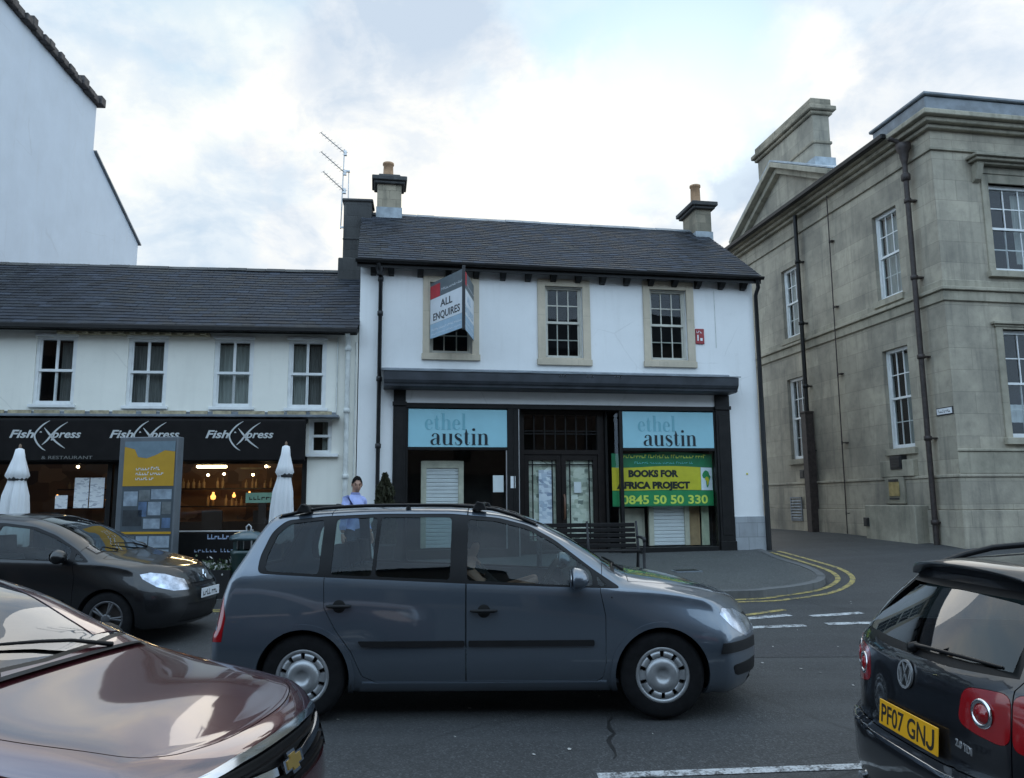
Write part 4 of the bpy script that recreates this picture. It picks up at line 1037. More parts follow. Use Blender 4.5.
mb = MB(); mb.box(-2.45, -2.0, 1.0, 1.05, 1.80, 1.83); mb.build('ceiling_lamp', M['tan'], room)
for (x, y, z) in ((-3.42, -0.10, 1.885), (-1.72, -0.10, 1.80), (-5.35, 0.3, 1.82), (-3.25, 1.6, 1.70), (-2.92, 1.6, 1.72), (-2.3, 1.5, 1.70)):
    mb = MB(); mb.lathe([(0.0, 0.028), (0.022, 0.018), (0.028, 0.0), (0.02, -0.02), (0.0, -0.026)], 10, (x, y, z)); mb.build('spot_lamp', M['spotwarm'], room)
for x, z, s_ in ((-3.15, 1.25, 0.075), (-2.72, 1.27, 0.05), (-2.40, 1.28, 0.06), (-5.3, 1.2, 0.05), (-4.9, 1.3, 0.05), (-6.3, 1.25, 0.05)):
    mb = MB(); mb.lathe([(0.0, -s_), (s_ * .6, -s_ * .8), (s_ * .8, 0), (s_ * .35, s_ * .6), (s_ * .3, s_ * 1.2), (0, s_ * 1.2)], 12, (x, 1.7, z)); mb.build('glowing_lamp', M['glow'], room)
M['counter'] = mat('counter_dark', (0.03, 0.02, 0.016), 0.4)
mb = MB(); mb.box(-6.6, -1.2, 1.45, 1.75, -0.2, 0.72)
for z in (1.02, 1.40): mb.box(-6.4, -1.6, 1.9, 2.1, z, z + 0.03)
mb.build('counter', M['counter'], room)
mb = MB()
for k in range(46):
    x = -6.3 + k * 0.102 + rng.uniform(-.02, .02); z = rng.choice((1.05, 1.43)); h = rng.uniform(.13, .24); r_ = 0.032
    mb.lathe([(r_, z), (r_, z + h * .6), (r_ * .35, z + h * .75), (r_ * .35, z + h)], 8, (x, 2.0, 0))
mb.build('bottles', M['tanpanel'], room)
mb = MB()
for x in (-6.0, -4.2, -2.9, -1.9):
    mb.box(x - .2, x + .2, .7, .74, .40, .95); mb.box(x - .2, x + .2, .72, 1.1, .38, .43)
    for dx in (-.18, .16): mb.box(x + dx, x + dx + .03, .72, .75, -.2, .4); mb.box(x + dx, x + dx + .03, 1.05, 1.08, -.2, .4)
mb.build('dining_chairs', M['counter'], room)
for (a, b, z0, z1, lb) in ((-5.60, -5.38, 1.02, 1.27, 'small white notice left of the twin menu sheets in the fish restaurant window'),
                       (-5.27, -5.01, 1.03, 1.60, 'left of the two tall white menu sheets in the fish restaurant window'),
                       (-4.99, -4.73, 1.03, 1.60, 'right of the two tall white menu sheets in the fish restaurant window')):
    mb = MB(); mb.box(a, b, 0.018, 0.021, z0, z1); o = tag(mb.build('menu_sheet', M['paper']), lb, 'menu', 'sheets in the restaurant window'); o.location = SO; o.rotation_euler = (0, 0, R(6.5))
M['openg'] = mat('pale_green_sign', (0.24, 0.40, 0.30), 0.5)
og = thing('open_sign', 'pale green sign standing low inside the fish restaurant window', 'sign', SO, 6.5)
MB().box(-2.15, -1.50, 0.20, 0.23, 1.10, 1.30).build('sign_board', M['openg'], og, bevel=0.004)
mb = MB(); small_print(mb, -2.08, -1.58, 1.16, 0.08, 8, lambda a, b, d: (a, 0.197, b), 0.05, 0.09, 0.02); mb.build('sign_print', M['counter'], og)
mb = MB(); mb.box(-1.9, -1.75, 0.2, 0.24, 0.42, 1.1); mb.build('sign_stand', M['counter'], og)
# tall dark gable stack between the two roofs
mb = MB(); mb.box(-0.62, 0.03, 2.3, 2.9, 5.0, 8.22); mb.box(-0.66, 0.07, 2.26, 2.94, 8.20, 8.27); mb.box(-0.70, 0.02, 2.1, 3.0, 5.0, 6.75)
for z in (6.75, 7.25): mb.box(-0.63, 0.10, 2.28, 2.5, z, z + 0.05)
mb.box(0.0, 0.10, 2.0, 2.9, 6.0, 7.35)
mb.build('chimney', M['stonedark'], ter, bevel=0.02)
aer = thing('tv_aerial', 'thin television aerial with three arrays on a tall mast by the dark stack', 'aerial', SO, 6.5)
mb = MB(); mb.tube([(-0.71, 2.55, 7.60), (-0.66, 2.55, 9.62)], 0.016, 6); mb.tube([(-0.55, 2.6, 8.2), (-0.55, 2.6, 9.1)], 0.012, 6); mb.box(-0.72, -0.56, 2.53, 2.57, 7.62, 7.66); mb.box(-0.68, -0.52, 2.53, 2.6, 9.05, 9.09); mb.build('mast', M['alu'], aer)
for (z, L_, dz) in ((9.52, 0.52, 0.24), (9.02, 0.50, 0.26), (8.55, 0.44, 0.24)):
    mb = MB(); a = Vector((-0.64, 2.55, z)); b = a + Vector((-L_, -0.55, dz))
    mb.tube([a, b], 0.012, 6)
    for k in range(9):
        p = a + (b - a) * (k / 8); l = 0.10 - 0.004 * k; q = Vector((0.62, -0.62, 0.0)).normalized() * l
        mb.tube([p - q, p + q], 0.005, 4)
    mb.box(a.x - 0.04, a.x + 0.04, a.y - 0.03, a.y + 0.03, a.z - 0.06, a.z + 0.06)
    mb.build('array', M['alu'], aer)

# ================================================================ THE TALL GABLED HOUSE ON THE LEFT
hx = SO + Vector((math.cos(R(6.5)), math.sin(R(6.5)), 0)) * -9.04
house = thing('tall_house', 'tall white rendered house with a tiled eave rising behind the terrace roof', 'house', hx, 5.0)
mb = MB()
mb.prism([(-1.6, -0.8), (8.15, -0.8), (8.15, 13.36), (-1.6, 13.36)], 'x', -7.0, 0.0)
mb.prism([(8.15, -0.8), (11.95, -0.8), (11.95, 10.18), (8.15, 11.85)], 'x', -7.0, 0.0)
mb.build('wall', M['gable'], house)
M['oldtile'] = mat('old_roof_tile', (0.06, 0.052, 0.05), 0.8, var=0.5, scale=8, bmp=0.5, bscale=15)
mb = MB()
y = -1.75
while y < 8.1:
    w = rng.uniform(0.2, 0.42); h = rng.uniform(0.12, 0.26)
    x0 = rng.uniform(0.06, 0.16)
    for k in range(7):
        mb.box(-0.5 * (k + 1) + x0, x0 - 0.5 * k + 0.06, y + 0.006, y + w - 0.006, 13.34 + 0.34 * k - 0.04 + (h - .2) * .2, 13.34 + 0.34 * k + h)
    y += w
mb.prism([(0.04, 13.32), (-3.5, 15.7), (-7.04, 13.32)], 'y', -1.7, 8.22)
hr = mb.build('roof', M['oldtile'], house, bevel=0.02)
P_ = [(0.08, 8.2), (-7.1, 8.2), (-7.1, 12.05), (0.08, 12.05)]
zz_ = lambda y: 11.86 - (y - 8.15) * 0.44
mb = MB(); mb.add([(x, y, zz_(y)) for x, y in P_] + [(x, y, zz_(y) + .05) for x, y in P_], [(0, 3, 2, 1), (4, 5, 6, 7), (0, 1, 5, 4), (1, 2, 6, 5), (2, 3, 7, 6), (3, 0, 4, 7)]); mb.build('lean_to_roof', M['lead'], house)

# ================================================================ THE STONE BUILDING ON THE RIGHT
PO = Vector((9.06, 15.89, 0.73))
st = thing('stone_hall', 'large ashlar stone hall with pediment and tall chimney on the lane corner', 'building', PO, 10)
XB, YB = 15.2, 9.4
lw = [(1.26, 2.14, 2.17, 4.46), (1.26, 2.14, 5.65, 7.73), (5.60, 6.46, 2.17, 4.46), (5.56, 6.44, 5.62, 7.67)]
fw = [(1.30, 2.62, 2.27, 4.56), (1.30, 2.62, 5.83, 7.80), (4.3, 5.62, 2.27, 4.56), (4.3, 5.62, 5.83, 7.80), (7.3, 8.62, 2.27, 4.56), (7.3, 8.62, 5.83, 7.80), (10.3, 11.62, 2.27, 4.56), (10.3, 11.62, 5.83, 7.80)]
mb = MB()
holed_wall(mb, 0.0, XB, -0.8, 9.0, fw, 0.0, 0.2)
holed_wall(mb, 0.0, YB, -0.8, 9.0, lw, 0.0, 0.2, ax='x')
mb.quad((XB, 0, -0.8), (XB, YB, -0.8), (XB, YB, 9.0), (XB, 0, 9.0)); mb.quad((0, YB, -0.8), (XB, YB, -0.8), (XB, YB, 9.0), (0, YB, 9.0))
mb.build('wall', M['stone'], st)
mb = MB()
# plinth, bands and strings wrap the corner: one L shaped course each
def course(mb, z0, z1, o, x1=XB, y1=YB):
    mb.prism([(-o, -o), (x1, -o), (x1, 0.0), (0.0, 0.0), (0.0, y1), (-o, y1)], 'z', z0, z1)
course(mb, -0.8, 0.80, 0.10); course(mb, 0.805, 1.46, 0.06); course(mb, 1.465, 1.53, 0.085)
pl = mb.build('plinth', M['stone'], st, bevel=0.012)
mb = MB(); mb.prism([(-0.06, -0.06), (XB, -0.06), (XB, 0), (0, 0)], 'z', 1.535, 1.98); mb.prism([(-0.085, -0.085), (XB, -0.085), (XB, 0), (0, 0)], 'z', 1.985, 2.04); mb.build('sill_band', M['stonetrim'], st, bevel=0.01)
mb = MB(); course(mb, 5.14, 5.36, 0.045); course(mb, 5.363, 5.44, 0.10); course(mb, 5.443, 5.60, 0.03); mb.build('string_course', M['stonetrim'], st, bevel=0.012)
mb = MB(); course(mb, 8.47, 8.535, 0.05); mb.build('string_course', M['stonetrim'], st, bevel=0.01)
mb = MB(); course(mb, 8.93, 9.02, 0.12); course(mb, 9.023, 9.12, 0.24); course(mb, 9.123, 9.24, 0.36); mb.build('cornice', M['stonetrim'], st, bevel=0.015)
mb = MB(); mb.prism([(-0.20, -0.20), (XB, -0.20), (XB, 0.3), (0.3, 0.3), (0.3, 1.6), (-0.20, 1.6)], 'z', 9.243, 9.60); mb.prism([(-0.26, -0.26), (XB, -0.26), (XB, 0.36), (0.36, 0.36), (0.36, 1.66), (-0.26, 1.66)], 'z', 9.603, 9.68)
mb.build('parapet', M['lead'], st, bevel=0.02)
mb = MB(); mb.box(-0.50, -0.362, 0.9, YB + 0.1, 9.13, 9.26); mb.build('gutter', M['black'], st, bevel=0.02)
mb = MB(); mb.add([(-0.36, 1.7, 9.245), (-0.36, YB, 9.245), (4.0, YB, 10.2), (4.0, 1.7, 10.2), (XB, 0.4, 9.245), (XB, YB, 9.245), (0.3, 0.4, 9.245)], [(0, 3, 2, 1), (3, 4, 5, 2), (0, 6, 4, 3)]); mb.build('roof', M['lead'], st)
# pediment over the lane side, with its roof behind
mb = MB(); mb.prism([(3.45, 9.24), (8.60, 9.24), (6.03, 10.55)], 'x', -0.05, 3.0); ped = mb.build('pediment', M['stone'], st)
mb = MB()
for (a, b) in (((3.25, 9.24), (6.03, 10.66)), ((8.80, 9.24), (6.03, 10.66))):
    d = Vector((b[0] - a[0], b[1] - a[1])); d.normalize(); n = Vector((-d.y, d.x));
    if n.y < 0: n = -n
    for o0, o1, x0 in ((-0.10, 0.06, -0.22), (0.062, 0.20, -0.40)):
        P = [(a[0] + n.x * o0, a[1] + n.y * o0), (b[0] if True else 0, b[1] + o0 / max(0.2, n.y) * 1.0), (b[0], b[1] + o1 / max(0.2, n.y)), (a[0] + n.x * o1, a[1] + n.y * o1)]
        mb.prism(P, 'x', x0, 3.2)
mb.build('raking_cornice', M['stonetrim'], ped, bevel=0.012)
mb = MB(); mb.prism([(3.2, 9.46), (6.03, 10.90), (8.85, 9.46), (8.85, 9.50), (6.03, 10.95), (3.2, 9.50)], 'x', -0.38, 3.2); mb.build('lead_cover', M['leadlight'], ped)
# the long chimney behind the pediment
mb = MB(); mb.box(0.50, 1.02, 5.1, 8.35, 9.6, 11.98); ch = mb.build('chimney', M['stone'], st, bevel=0.015)
mb = MB(); mb.box(0.46, 1.06, 5.06, 8.39, 11.10, 11.19); mb.box(0.42, 1.10, 5.02, 8.43, 11.98, 12.08); mb.box(0.34, 1.18, 4.94, 8.51, 12.083, 12.22); mb.box(0.44, 1.08, 5.04, 8.41, 12.223, 12.46); mb.build('chimney_cap', M['chimneystone'], ch, bevel=0.02)
mb = MB(); mb.box(0.44, 1.08, 5.0, 8.4, 10.4, 10.66); mb.build('flashing', M['leadlight'], ch)
# windows
cw = [(0.0, 0.9, 0.0, 0.48, M['curtain'])]
for i, (a, b, c, d) in enumerate(lw):
    w = sash(st, a, b, c, d, 0.12, 3, 2, M['sashwhite'], frame=0.075, bar=0.022, room=0.7, ax='x', curtain=[(0.0, 0.55, 0.0, 0.98, M['curtain'])] if i % 2 == 0 else [(0.3, 1.0, 0.0, 0.98, M['curtain'])])
    mb = MB(); mb.box(-0.08, 0.12, a - 0.08, b + 0.08, c - 0.15, c); mb.build('sill', M['stonetrim'], w, bevel=0.008)
for i, (a, b, c, d) in enumerate(fw):
    w = sash(st, a, b, c, d, 0.12, 3, 2, M['sashwhite'], frame=0.08, bar=0.025, room=0.8, curtain=[(0.62, 1.0, 0.1, 0.98, M['curtain'])] if i % 2 else [(0.0, 1.0, 0.12, 0.30, M['plainpaper'])])
    mb = MB(); top = (i % 2 == 1)
    for (x0, x1) in ((a - 0.16, a), (b, b + 0.16)): mb.box(x0, x1, -0.03, 0.1, c - 0.10, d + (0.20 if top else 0.05))
    mb.box(a, b, -0.03, 0.1, d, d + (0.20 if top else 0.05))
    if top:
        mb.box(a - 0.16, b + 0.16, -0.05, 0.0, d + 0.203, d + 0.36)
        for k, (o, z0, z1) in enumerate(((0.12, .363, .42), (0.20, .423, .49), (0.26, .493, .55), (0.18, .553, .60))): mb.box(a - 0.22 - o, b + 0.22 + o, -0.06 - o, 0.0, d + z0, d + z1)
        for x0 in (a - 0.36, b + 0.20): mb.prism([(0, d - .02), (-0.10, d + .04), (-0.14, d + .15), (-0.20, d + .36), (0, d + .36)], 'x', x0, x0 + 0.16)
    else:
        mb.box(a - 0.2, b + 0.2, -0.055, 0.0, d + 0.053, d + 0.10); mb.box(a - 0.25, b + 0.25, -0.10, 0.0, d + 0.103, d + 0.16)
    mb.box(a - 0.2, b + 0.2, -0.10, 0.12, c - 0.14, c)
    mb.build('surround', M['stonetrim'], w, bevel=0.008)
# pipes on the lane side
def pipe(u, z0, z1, r, m, name='downpipe', head=False, x=-0.11, du=0.0):
    mb = MB(); mb.tube([(x, u + du, z0), (x, u, z1)], r, 10); z = z0 + 0.5
    while z < z1 - 0.3:
        mb.lathe([(r, -.05), (r * 1.35, -.045), (r * 1.35, .045), (r, .05)], 12, (x, u + du * (z1 - z) / (z1 - z0), z)); mb.box(x, 0, u - 0.06, u + 0.06, z - .015, z + .015); z += 1.75
    if head:
        mb.lathe([(r, -.35), (r * 1.6, -.2), (r * 1.7, -.1), (r * 2.6, .0), (r * 2.8, .12), (r * 1.5, .13)], 12, (x, u, z1))
        mb.lathe([(r * 1.0, -.75), (r * 1.7, -.72), (r * 1.7, -.6), (r, -.55)], 12, (x, u, z1))
        mb.tube([(x, u, z1 + .05), (x - .1, u + .05, z1 + .2), (x - .28, u + .1, z1 + .28)], r * .9, 8)
    return mb.build(name, m, st)
pipe(0.60, 0.05, 8.75, 0.058, M['brownpipe'], head=True, x=-0.19)
pipe(5.22, 0.1, 8.95, 0.058, M['black'], x=-0.17)
mb = MB(); mb.box(-0.30, -0.06, 5.10, 5.34, 0.1, 3.35); mb.box(-0.32, -0.05, 5.08, 5.36, 3.35, 3.41); mb.build('pipe_casing', M['brownpipe'], st, bevel=0.01)
pipe(3.75, 0.2, 9.0, 0.015, M['brownpipe'], x=-0.10, du=0.10)
mb = MB(); mb.box(-0.40, -0.06, 0.92, 2.66, -0.8, 0.905); mb.build('low_buttress', M['stonetrim'], st, bevel=0.02)
mb = MB(); mb.box(-0.13, 0.0, 1.22, 2.36, 1.535, 1.90); mb.build('stone_panel', M['stonetrim'], st, bevel=0.01)
M['brass'] = mat('old_brass', (0.34, 0.27, 0.12), 0.45, 0.6, var=0.3)
nb = thing('wall_letterbox', 'brass letter flap in a dark frame on the lane side of the stone hall', 'letterbox', PO, 10)
MB().box(-0.125, -0.06, 1.58, 2.24, 0.93, 1.53).build('frame', M['stonetrim'], nb, bevel=0.01)
mb = MB(); mb.box(-0.145, -0.125, 1.72, 2.08, 1.10, 1.42); fl = mb.build('flap', M['brass'], nb, bevel=0.008)
mb = MB(); mb.box(-0.152, -0.14, 1.74, 2.06, 1.43, 1.48); mb.box(-0.152, -0.14, 1.74, 2.06, 1.03, 1.07); mb.build('slot', M['blackiron'], nb)
for (u0, u1, z0, z1, x0, lb) in ((1.57, 1.95, 1.70, 2.0, -0.16, 'small dark box on the stone wall under the nearer lane window'), (5.60, 5.84, 1.62, 1.86, -0.14, 'small dark box beside the thick black pipe on the stone wall'), (2.50, 2.68, 0.42, 0.62, -0.43, 'tiny dark box on the low stone block by the lane')):
    mb = MB(); mb.box(x0, -0.0, u0, u1, z0, z1); mb.box(x0 - 0.012, x0, u0 + .03, u1 - .03, z0 + .03, z1 - .03)
    for k in range(4): mb.box(x0 - 0.018, x0 - 0.012, u0 + .05, u1 - .05, z0 + (z1 - z0) * (k + 1) / 5 - .008, z0 + (z1 - z0) * (k + 1) / 5 + .008)
    o = tag(mb.build('wall_box', M['blackiron'], None, bevel=0.004), lb, 'box'); o.location = PO; o.rotation_euler = (0, 0, R(10))
vt = thing('vent_grille', 'slatted metal vent low on the stone wall behind the thick black pipe', 'vent', PO, 10)
mb = MB(); mb.box(-0.13, -0.10, 5.86, 5.90, 0.47, 1.12); mb.box(-0.13, -0.10, 6.41, 6.45, 0.47, 1.12); mb.box(-0.13, -0.10, 5.90, 6.41, 0.47, 0.51); mb.box(-0.13, -0.10, 5.90, 6.41, 1.08, 1.12); mb.build('vent_frame', M['lead'], vt)
mb = MB()
for k in range(7): z = 0.53 + k * 0.078; mb.add([(-0.105, 5.9, z + .05), (-0.105, 6.41, z + .05), (-0.14, 6.41, z), (-0.14, 5.9, z)], [(0, 1, 2, 3)])
mb.build('slats', M['lead'], vt)
sn = thing('street_sign', 'small white street name plate on the corner of the stone hall', 'street sign', PO, 10)
MB().box(-0.02, -0.002, 0.02, 0.50, 2.76, 2.92).build('plate', M['bdblack'], sn, bevel=0.003)
mb = MB(); mb.box(-0.024, -0.02, 0.04, 0.48, 2.78, 2.90); fc = mb.build('plate_face', M['white_plastic'], sn)
mb = MB(); small_print(mb, -0.44, -0.09, 2.81, 0.06, 21, lambda a, b, d: (-0.026, -a, b), 0.02, 0.032, 0.008, 7); mb.build('street_lettering', M['bdblack'], sn)

# ================================================================ STREET FURNITURE AND SHOP CLUTTER
def on_pave(x, y): return Vector((x, y, pz(x, y)))
M['canvas'] = render_wall('parasol_canvas', (0.70, 0.71, 0.72), amount=0.15)
M['woodpole'] = mat('parasol_pole', (0.16, 0.10, 0.06), 0.6)
M['castiron'] = mat('cast_iron', (0.02, 0.02, 0.022), 0.55)
def parasol(x, y, h, w, label, seed, tilt=0.0):
    b = on_pave(x, y); t = thing('closed_parasol', label, 'parasol', b, 0, 'closed white parasols outside the restaurant')
    r = random.Random(seed)
    mb = MB(); mb.tube([(0, 0, 0.05), (0, 0, h)], 0.024, 10); mb.build('pole', M['woodpole'], t)
    mb = MB(); mb.lathe([(0.0, 0.09), (0.06, 0.09), (0.07, 0.06), (0.26, 0.05), (0.28, 0.0)], 24); mb.build('base', M['castiron'], t)
    zb = 0.72; n = 72; ph = [r.uniform(0, 6.28) for _ in range(4)]
    prof = [(0.00, h + 0.01), (0.06, h - 0.02), (w * .42, h - 0.16), (w * .66, h - 0.34), (w * .78, h - 0.44), (w * .55, h - 0.50), (w * .62, h - 0.58), (w * .80, h - 0.75), (w * .88, h - 1.0), (w * .95, h - 1.25), (w, zb + .02), (w * .9, zb)]
    rows_ = []
    for rr, z in prof:
        f = max(0.0, min(1.0, (h - z) / 0.9))
        row = []
        for k in range(n + 1):
            a = 2 * math.pi * k / n
            q = 1 + f * (0.20 * abs(math.sin(4 * a + ph[0] + f * 1.6)) - .08 + 0.09 * math.sin(13 * a + ph[1] + 3 * f) + 0.10 * math.sin(3 * a + ph[2] + 2 * f))
            row.append((rr * q * math.cos(a) + tilt * f, rr * q * math.sin(a), z + (0.03 * math.sin(4 * a + ph[3]) if z < zb + .1 else 0)))
        rows_.append(row)
    mb = MB(); mb.grid(rows_); mb.build('canopy', M['canvas'], t)
    mb = MB(); mb.lathe([(w * .60, h - .52), (w * .64, h - .50), (w * .64, h - .46), (w * .60, h - .45)], 24); mb.build('tie_strap', M['castiron'], t)
    mb = MB(); mb.lathe([(0.0, h + .07), (0.02, h + .05), (0.022, h)], 10); mb.build('finial', M['woodpole'], t)
parasol(-7.86, 12.45, 2.26, 0.205, 'closed white parasol at the left end of the restaurant front', 3)
parasol(-3.70, 12.75, 2.27, 0.18, 'closed white parasol right of the restaurant window, above the grey car', 8, -0.03)

# yellow-headed information panel in a grey case
ip = thing('information_panel', 'tall grey information panel with yellow header and small pictures', 'information panel', on_pave(-5.58, 12.05), -4)
M['headtop2'] = mat('poster_ground', (0.055, 0.070, 0.082), 0.5, var=0.2, scale=4)
M['case'] = mat('panel_case', (0.13, 0.145, 0.16), 0.45, 0.3); M['header'] = mat('panel_yellow', (0.46, 0.26, 0.015), 0.5, var=0.05)
M['headtop'] = mat('panel_grey_blue', (0.14, 0.20, 0.24), 0.5)
M['pics'] = print_mat('panel_pictures', [(0.0, (0.025, 0.035, 0.045)), (0.35, (0.07, 0.09, 0.11)), (0.6, (0.04, 0.05, 0.055)), (0.82, (0.22, 0.27, 0.33)), (1.0, (0.06, 0.075, 0.09))], (9, 9, 11), 2.1)
mb = MB(); mb.box(-0.45, 0.47, -0.10, 0.10, 0.12, 2.41); mb.box(-0.42, -0.32, -0.06, 0.06, 0, 0.12); mb.box(0.32, 0.42, -0.06, 0.06, 0, 0.12)
cs = mb.build('case', M['case'], ip, bevel=0.012)
mb = MB(); mb.box(-0.36, 0.44, -0.106, -0.10, 0.25, 2.34); sh_ = mb.build('poster_sheet', M['headtop2'], ip)
mb = MB(); P = [(-0.36, 1.66), (0.44, 1.66), (0.44, 2.18), (0.28, 2.20), (0.14, 2.13), (0.0, 2.08), (-0.14, 2.10), (-0.20, 2.22), (-0.36, 2.26)]; mb.prism(P, 'y', -0.110, -0.106); mb.build('yellow_header', M['header'], sh_)
mb = MB(); mb.prism([(-0.36, 2.262), (-0.20, 2.222), (-0.14, 2.102), (0.0, 2.082), (0.14, 2.132), (0.28, 2.202), (0.44, 2.182), (0.44, 2.34), (-0.36, 2.34)], 'y', -0.109, -0.106); mb.build('grey_header', M['headtop'], sh_)
mb = MB()
for k, w in enumerate((0.36, 0.44, 0.26)): small_print(mb, -0.16, -0.16 + w, 1.90 - k * .075, 0.05, 30 + k, lambda a, b, d: (a, -0.112, b), .02, .035, .008)
mb.build('small_print', M['bdwhite'], sh_)
PIC = [mat('picture_%s' % n_, c_, 0.5, var=0.35, scale=9) for n_, c_ in (('pale', (0.24, 0.29, 0.34)), ('blue', (0.08, 0.13, 0.22)), ('dark', (0.025, 0.03, 0.035)), ('grey', (0.13, 0.145, 0.15)), ('green', (0.05, 0.075, 0.06)))]
r9 = random.Random(14)
for k_, (x_, z_, w_, h_) in enumerate([(-.33, 1.36, .22, .22), (-.09, 1.44, .17, .16), (.10, 1.46, .32, .15), (-.09, 1.20, .13, .22), (.06, 1.22, .20, .20), (.28, 1.24, .14, .18), (-.33, 1.06, .30, .24), (.0, 1.02, .26, .15), (.29, 1.03, .13, .15), (-.33, .76, .20, .15), (-.10, .78, .18, .13), (.10, .74, .32, .17), (-.33, .59, .32, .13), (.02, .59, .20, .12), (.25, .59, .17, .12), (-.33, .29, .34, .20), (.04, .30, .36, .20)]):
    mb = MB(); mb.box(x_, x_ + w_, -0.1085, -0.1061, z_, z_ + h_); mb.build('picture', PIC[(0, 3, 0, 1, 0, 3, 2, 0, 1, 3, 0, 0, 1, 3, 0, 2, 3)[k_]], sh_)
mb = MB(); mb.box(-0.36, 0.44, -0.111, -0.1061, 0.94, 0.975); mb.box(-0.36, 0.44, -0.111, -0.1061, 0.54, 0.565); mb.build('yellow_rule', M['header'], sh_)

# litter bin with a domed lid
lb = thing('litter_bin', 'dark green litter bin with domed lid behind the grey car', 'litter bin', on_pave(-4.0, 11.98), 0)
M['bing'] = mat('bin_green', (0.018, 0.040, 0.040), 0.35, coat=0.3, var=0.2); M['bint'] = mat('bin_lid', (0.04, 0.075, 0.09), 0.3, coat=0.4)
mb = MB(); mb.lathe([(0.0, 0.0), (0.21, 0.0), (0.22, 0.03), (0.225, 0.10), (0.215, 0.12), (0.235, 0.62), (0.25, 0.64), (0.25, 0.69), (0.225, 0.70)], 28); bd = mb.build('body', M['bing'], lb)
mb = MB()
for k in range(4):
    a = math.pi / 4 + k * math.pi / 2; mb.box(0.20 * math.cos(a) - .025, 0.20 * math.cos(a) + .025, 0.20 * math.sin(a) - .025, 0.20 * math.sin(a) + .025, 0.69, 0.86)
mb.build('lid_posts', M['bing'], lb)
mb = MB(); mb.lathe([(0.20, 0.84), (0.27, 0.85), (0.28, 0.87), (0.26, 0.90), (0.20, 0.945), (0.12, 0.97), (0.05, 0.98), (0.0, 0.985)], 28); ld = mb.build('lid', M['bint'], lb)
mb = MB(); mb.tube([(-0.03, 0, 0.975), (-0.035, 0, 1.04), (0, 0, 1.075), (0.035, 0, 1.04), (0.03, 0, 0.975)], 0.012, 8); mb.build('lid_handle', M['alu'], ld)

# menu barrier with lettering too small to read, flower trough beside it
br = thing('cafe_barrier', 'black fabric cafe barrier with pale lettering in front of the restaurant', 'barrier', on_pave(-4.72, 12.5), -4)
M['bluepr'] = mat('pale_blue_print', (0.34, 0.42, 0.58), 0.6)
mb = MB()
for x in (-0.62, 0.62): mb.tube([(x, 0, 0.02), (x, 0, 0.95)], 0.018, 8); mb.lathe([(0.16, 0), (0.16, .02), (0.03, .03), (0, .03)], 16, (x, 0, 0))
mb.tube([(-0.62, 0, 0.92), (0.62, 0, 0.92)], 0.014, 8); mb.build('frame', M['alu'], br)
MB().box(-0.60, 0.60, -0.008, 0.008, 0.16, 0.90).build('screen', M['black'], br)
mb = MB(); small_print(mb, -0.10, 0.38, 0.80, 0.075, 40, lambda a, b, d: (a, -0.010, b), .04, .07, .008); small_print(mb, -0.30, 0.32, 0.60, 0.055, 41, lambda a, b, d: (a, -0.010, b), .03, .05, .02); mb.build('lettering', M['bluepr'], br)
tr = thing('flower_trough', 'low dark trough of small white flowers behind the black hatchback', 'planter', on_pave(-4.72, 11.98), -4)
mb = MB(); mb.prism([(-0.14, 0), (0.14, 0), (0.19, 0.42), (0.16, 0.42), (0.12, 0.36), (-0.12, 0.36), (-0.16, 0.42), (-0.19, 0.42)], 'x', -0.55, 0.55); mb.build('trough', M['castiron'], tr)
M['leaf'] = mat('leaf_green', (0.035, 0.06, 0.02), 0.6, var=0.5, scale=25); M['petal'] = mat('white_petal', (0.62, 0.62, 0.60), 0.6)
def leaf_cloud(mb, n, fn, size, r):
    for _ in range(n):
        c, out = fn(r); c = Vector(c)
        d = (Vector(out) + Vector((r.uniform(-1, 1), r.uniform(-1, 1), r.uniform(-.6, 1)))).normalized()
        s = d.cross(Vector((r.uniform(-1, 1), r.uniform(-1, 1), r.uniform(-1, 1)))).normalized()
        l = size * r.uniform(.6, 1.4); w = l * .35
        mb.add([c - d * l * .5, c + s * w - d * 0.05 * l, c + d * l * .55, c - s * w - d * 0.05 * l], [(0, 1, 2, 3)])
r8 = random.Random(5)
mb = MB(); leaf_cloud(mb, 700, lambda r: ((r.uniform(-.53, .53), r.uniform(-.18, .18), .36 + abs(r.gauss(0, .07))), (0, 0, 1)), .06, r8); mb.build('foliage', M['leaf'], tr)
mb = MB(); leaf_cloud(mb, 260, lambda r: ((r.uniform(-.53, .53), r.uniform(-.2, .16), .46 + r.gauss(0, .05)), (0, -1, 1)), .05, r8); mb.build('flowers', M['petal'], tr)

# clipped conifer in a pot against the white wall
cf = thing('conifer_bush', 'small dark green conifer in a pot beside the black downpipe', 'bush', on_pave(-2.40, 14.75), 0)
mb = MB(); mb.lathe([(0, 0), (.20, 0), (.26, .42), (.28, .44), (.28, .48), (.24, .48), (.22, .42), (0, .42)], 24); mb.build('pot', M['castiron'], cf)
mb = MB(); mb.tube([(0, 0, .4), (0.01, 0, .9), (0, 0, 1.6)], [.03, .025, .01], 8); mb.build('trunk', M['woodpole'], cf)
def cone(r):
    z = .5 + 1.42 * r.random() ** 1.1; f = (z - .5) / 1.42
    R_ = (.245 * (1 - f ** 4) + .02) * (1 + .12 * math.sin(z * 17)) ; a = r.uniform(0, 6.283); q = R_ * (.55 + .5 * r.random())
    return (q * math.cos(a), q * math.sin(a), z), (math.cos(a), math.sin(a), 1.2)
M['conifer'] = mat('conifer_green', (0.035, 0.036, 0.016), 0.75, var=0.6, scale=14)
mb = MB(); leaf_cloud(mb, 6000, cone, .075, r8); mb.build('foliage', M['conifer'], cf); cf.scale = (.78, .78, .90)

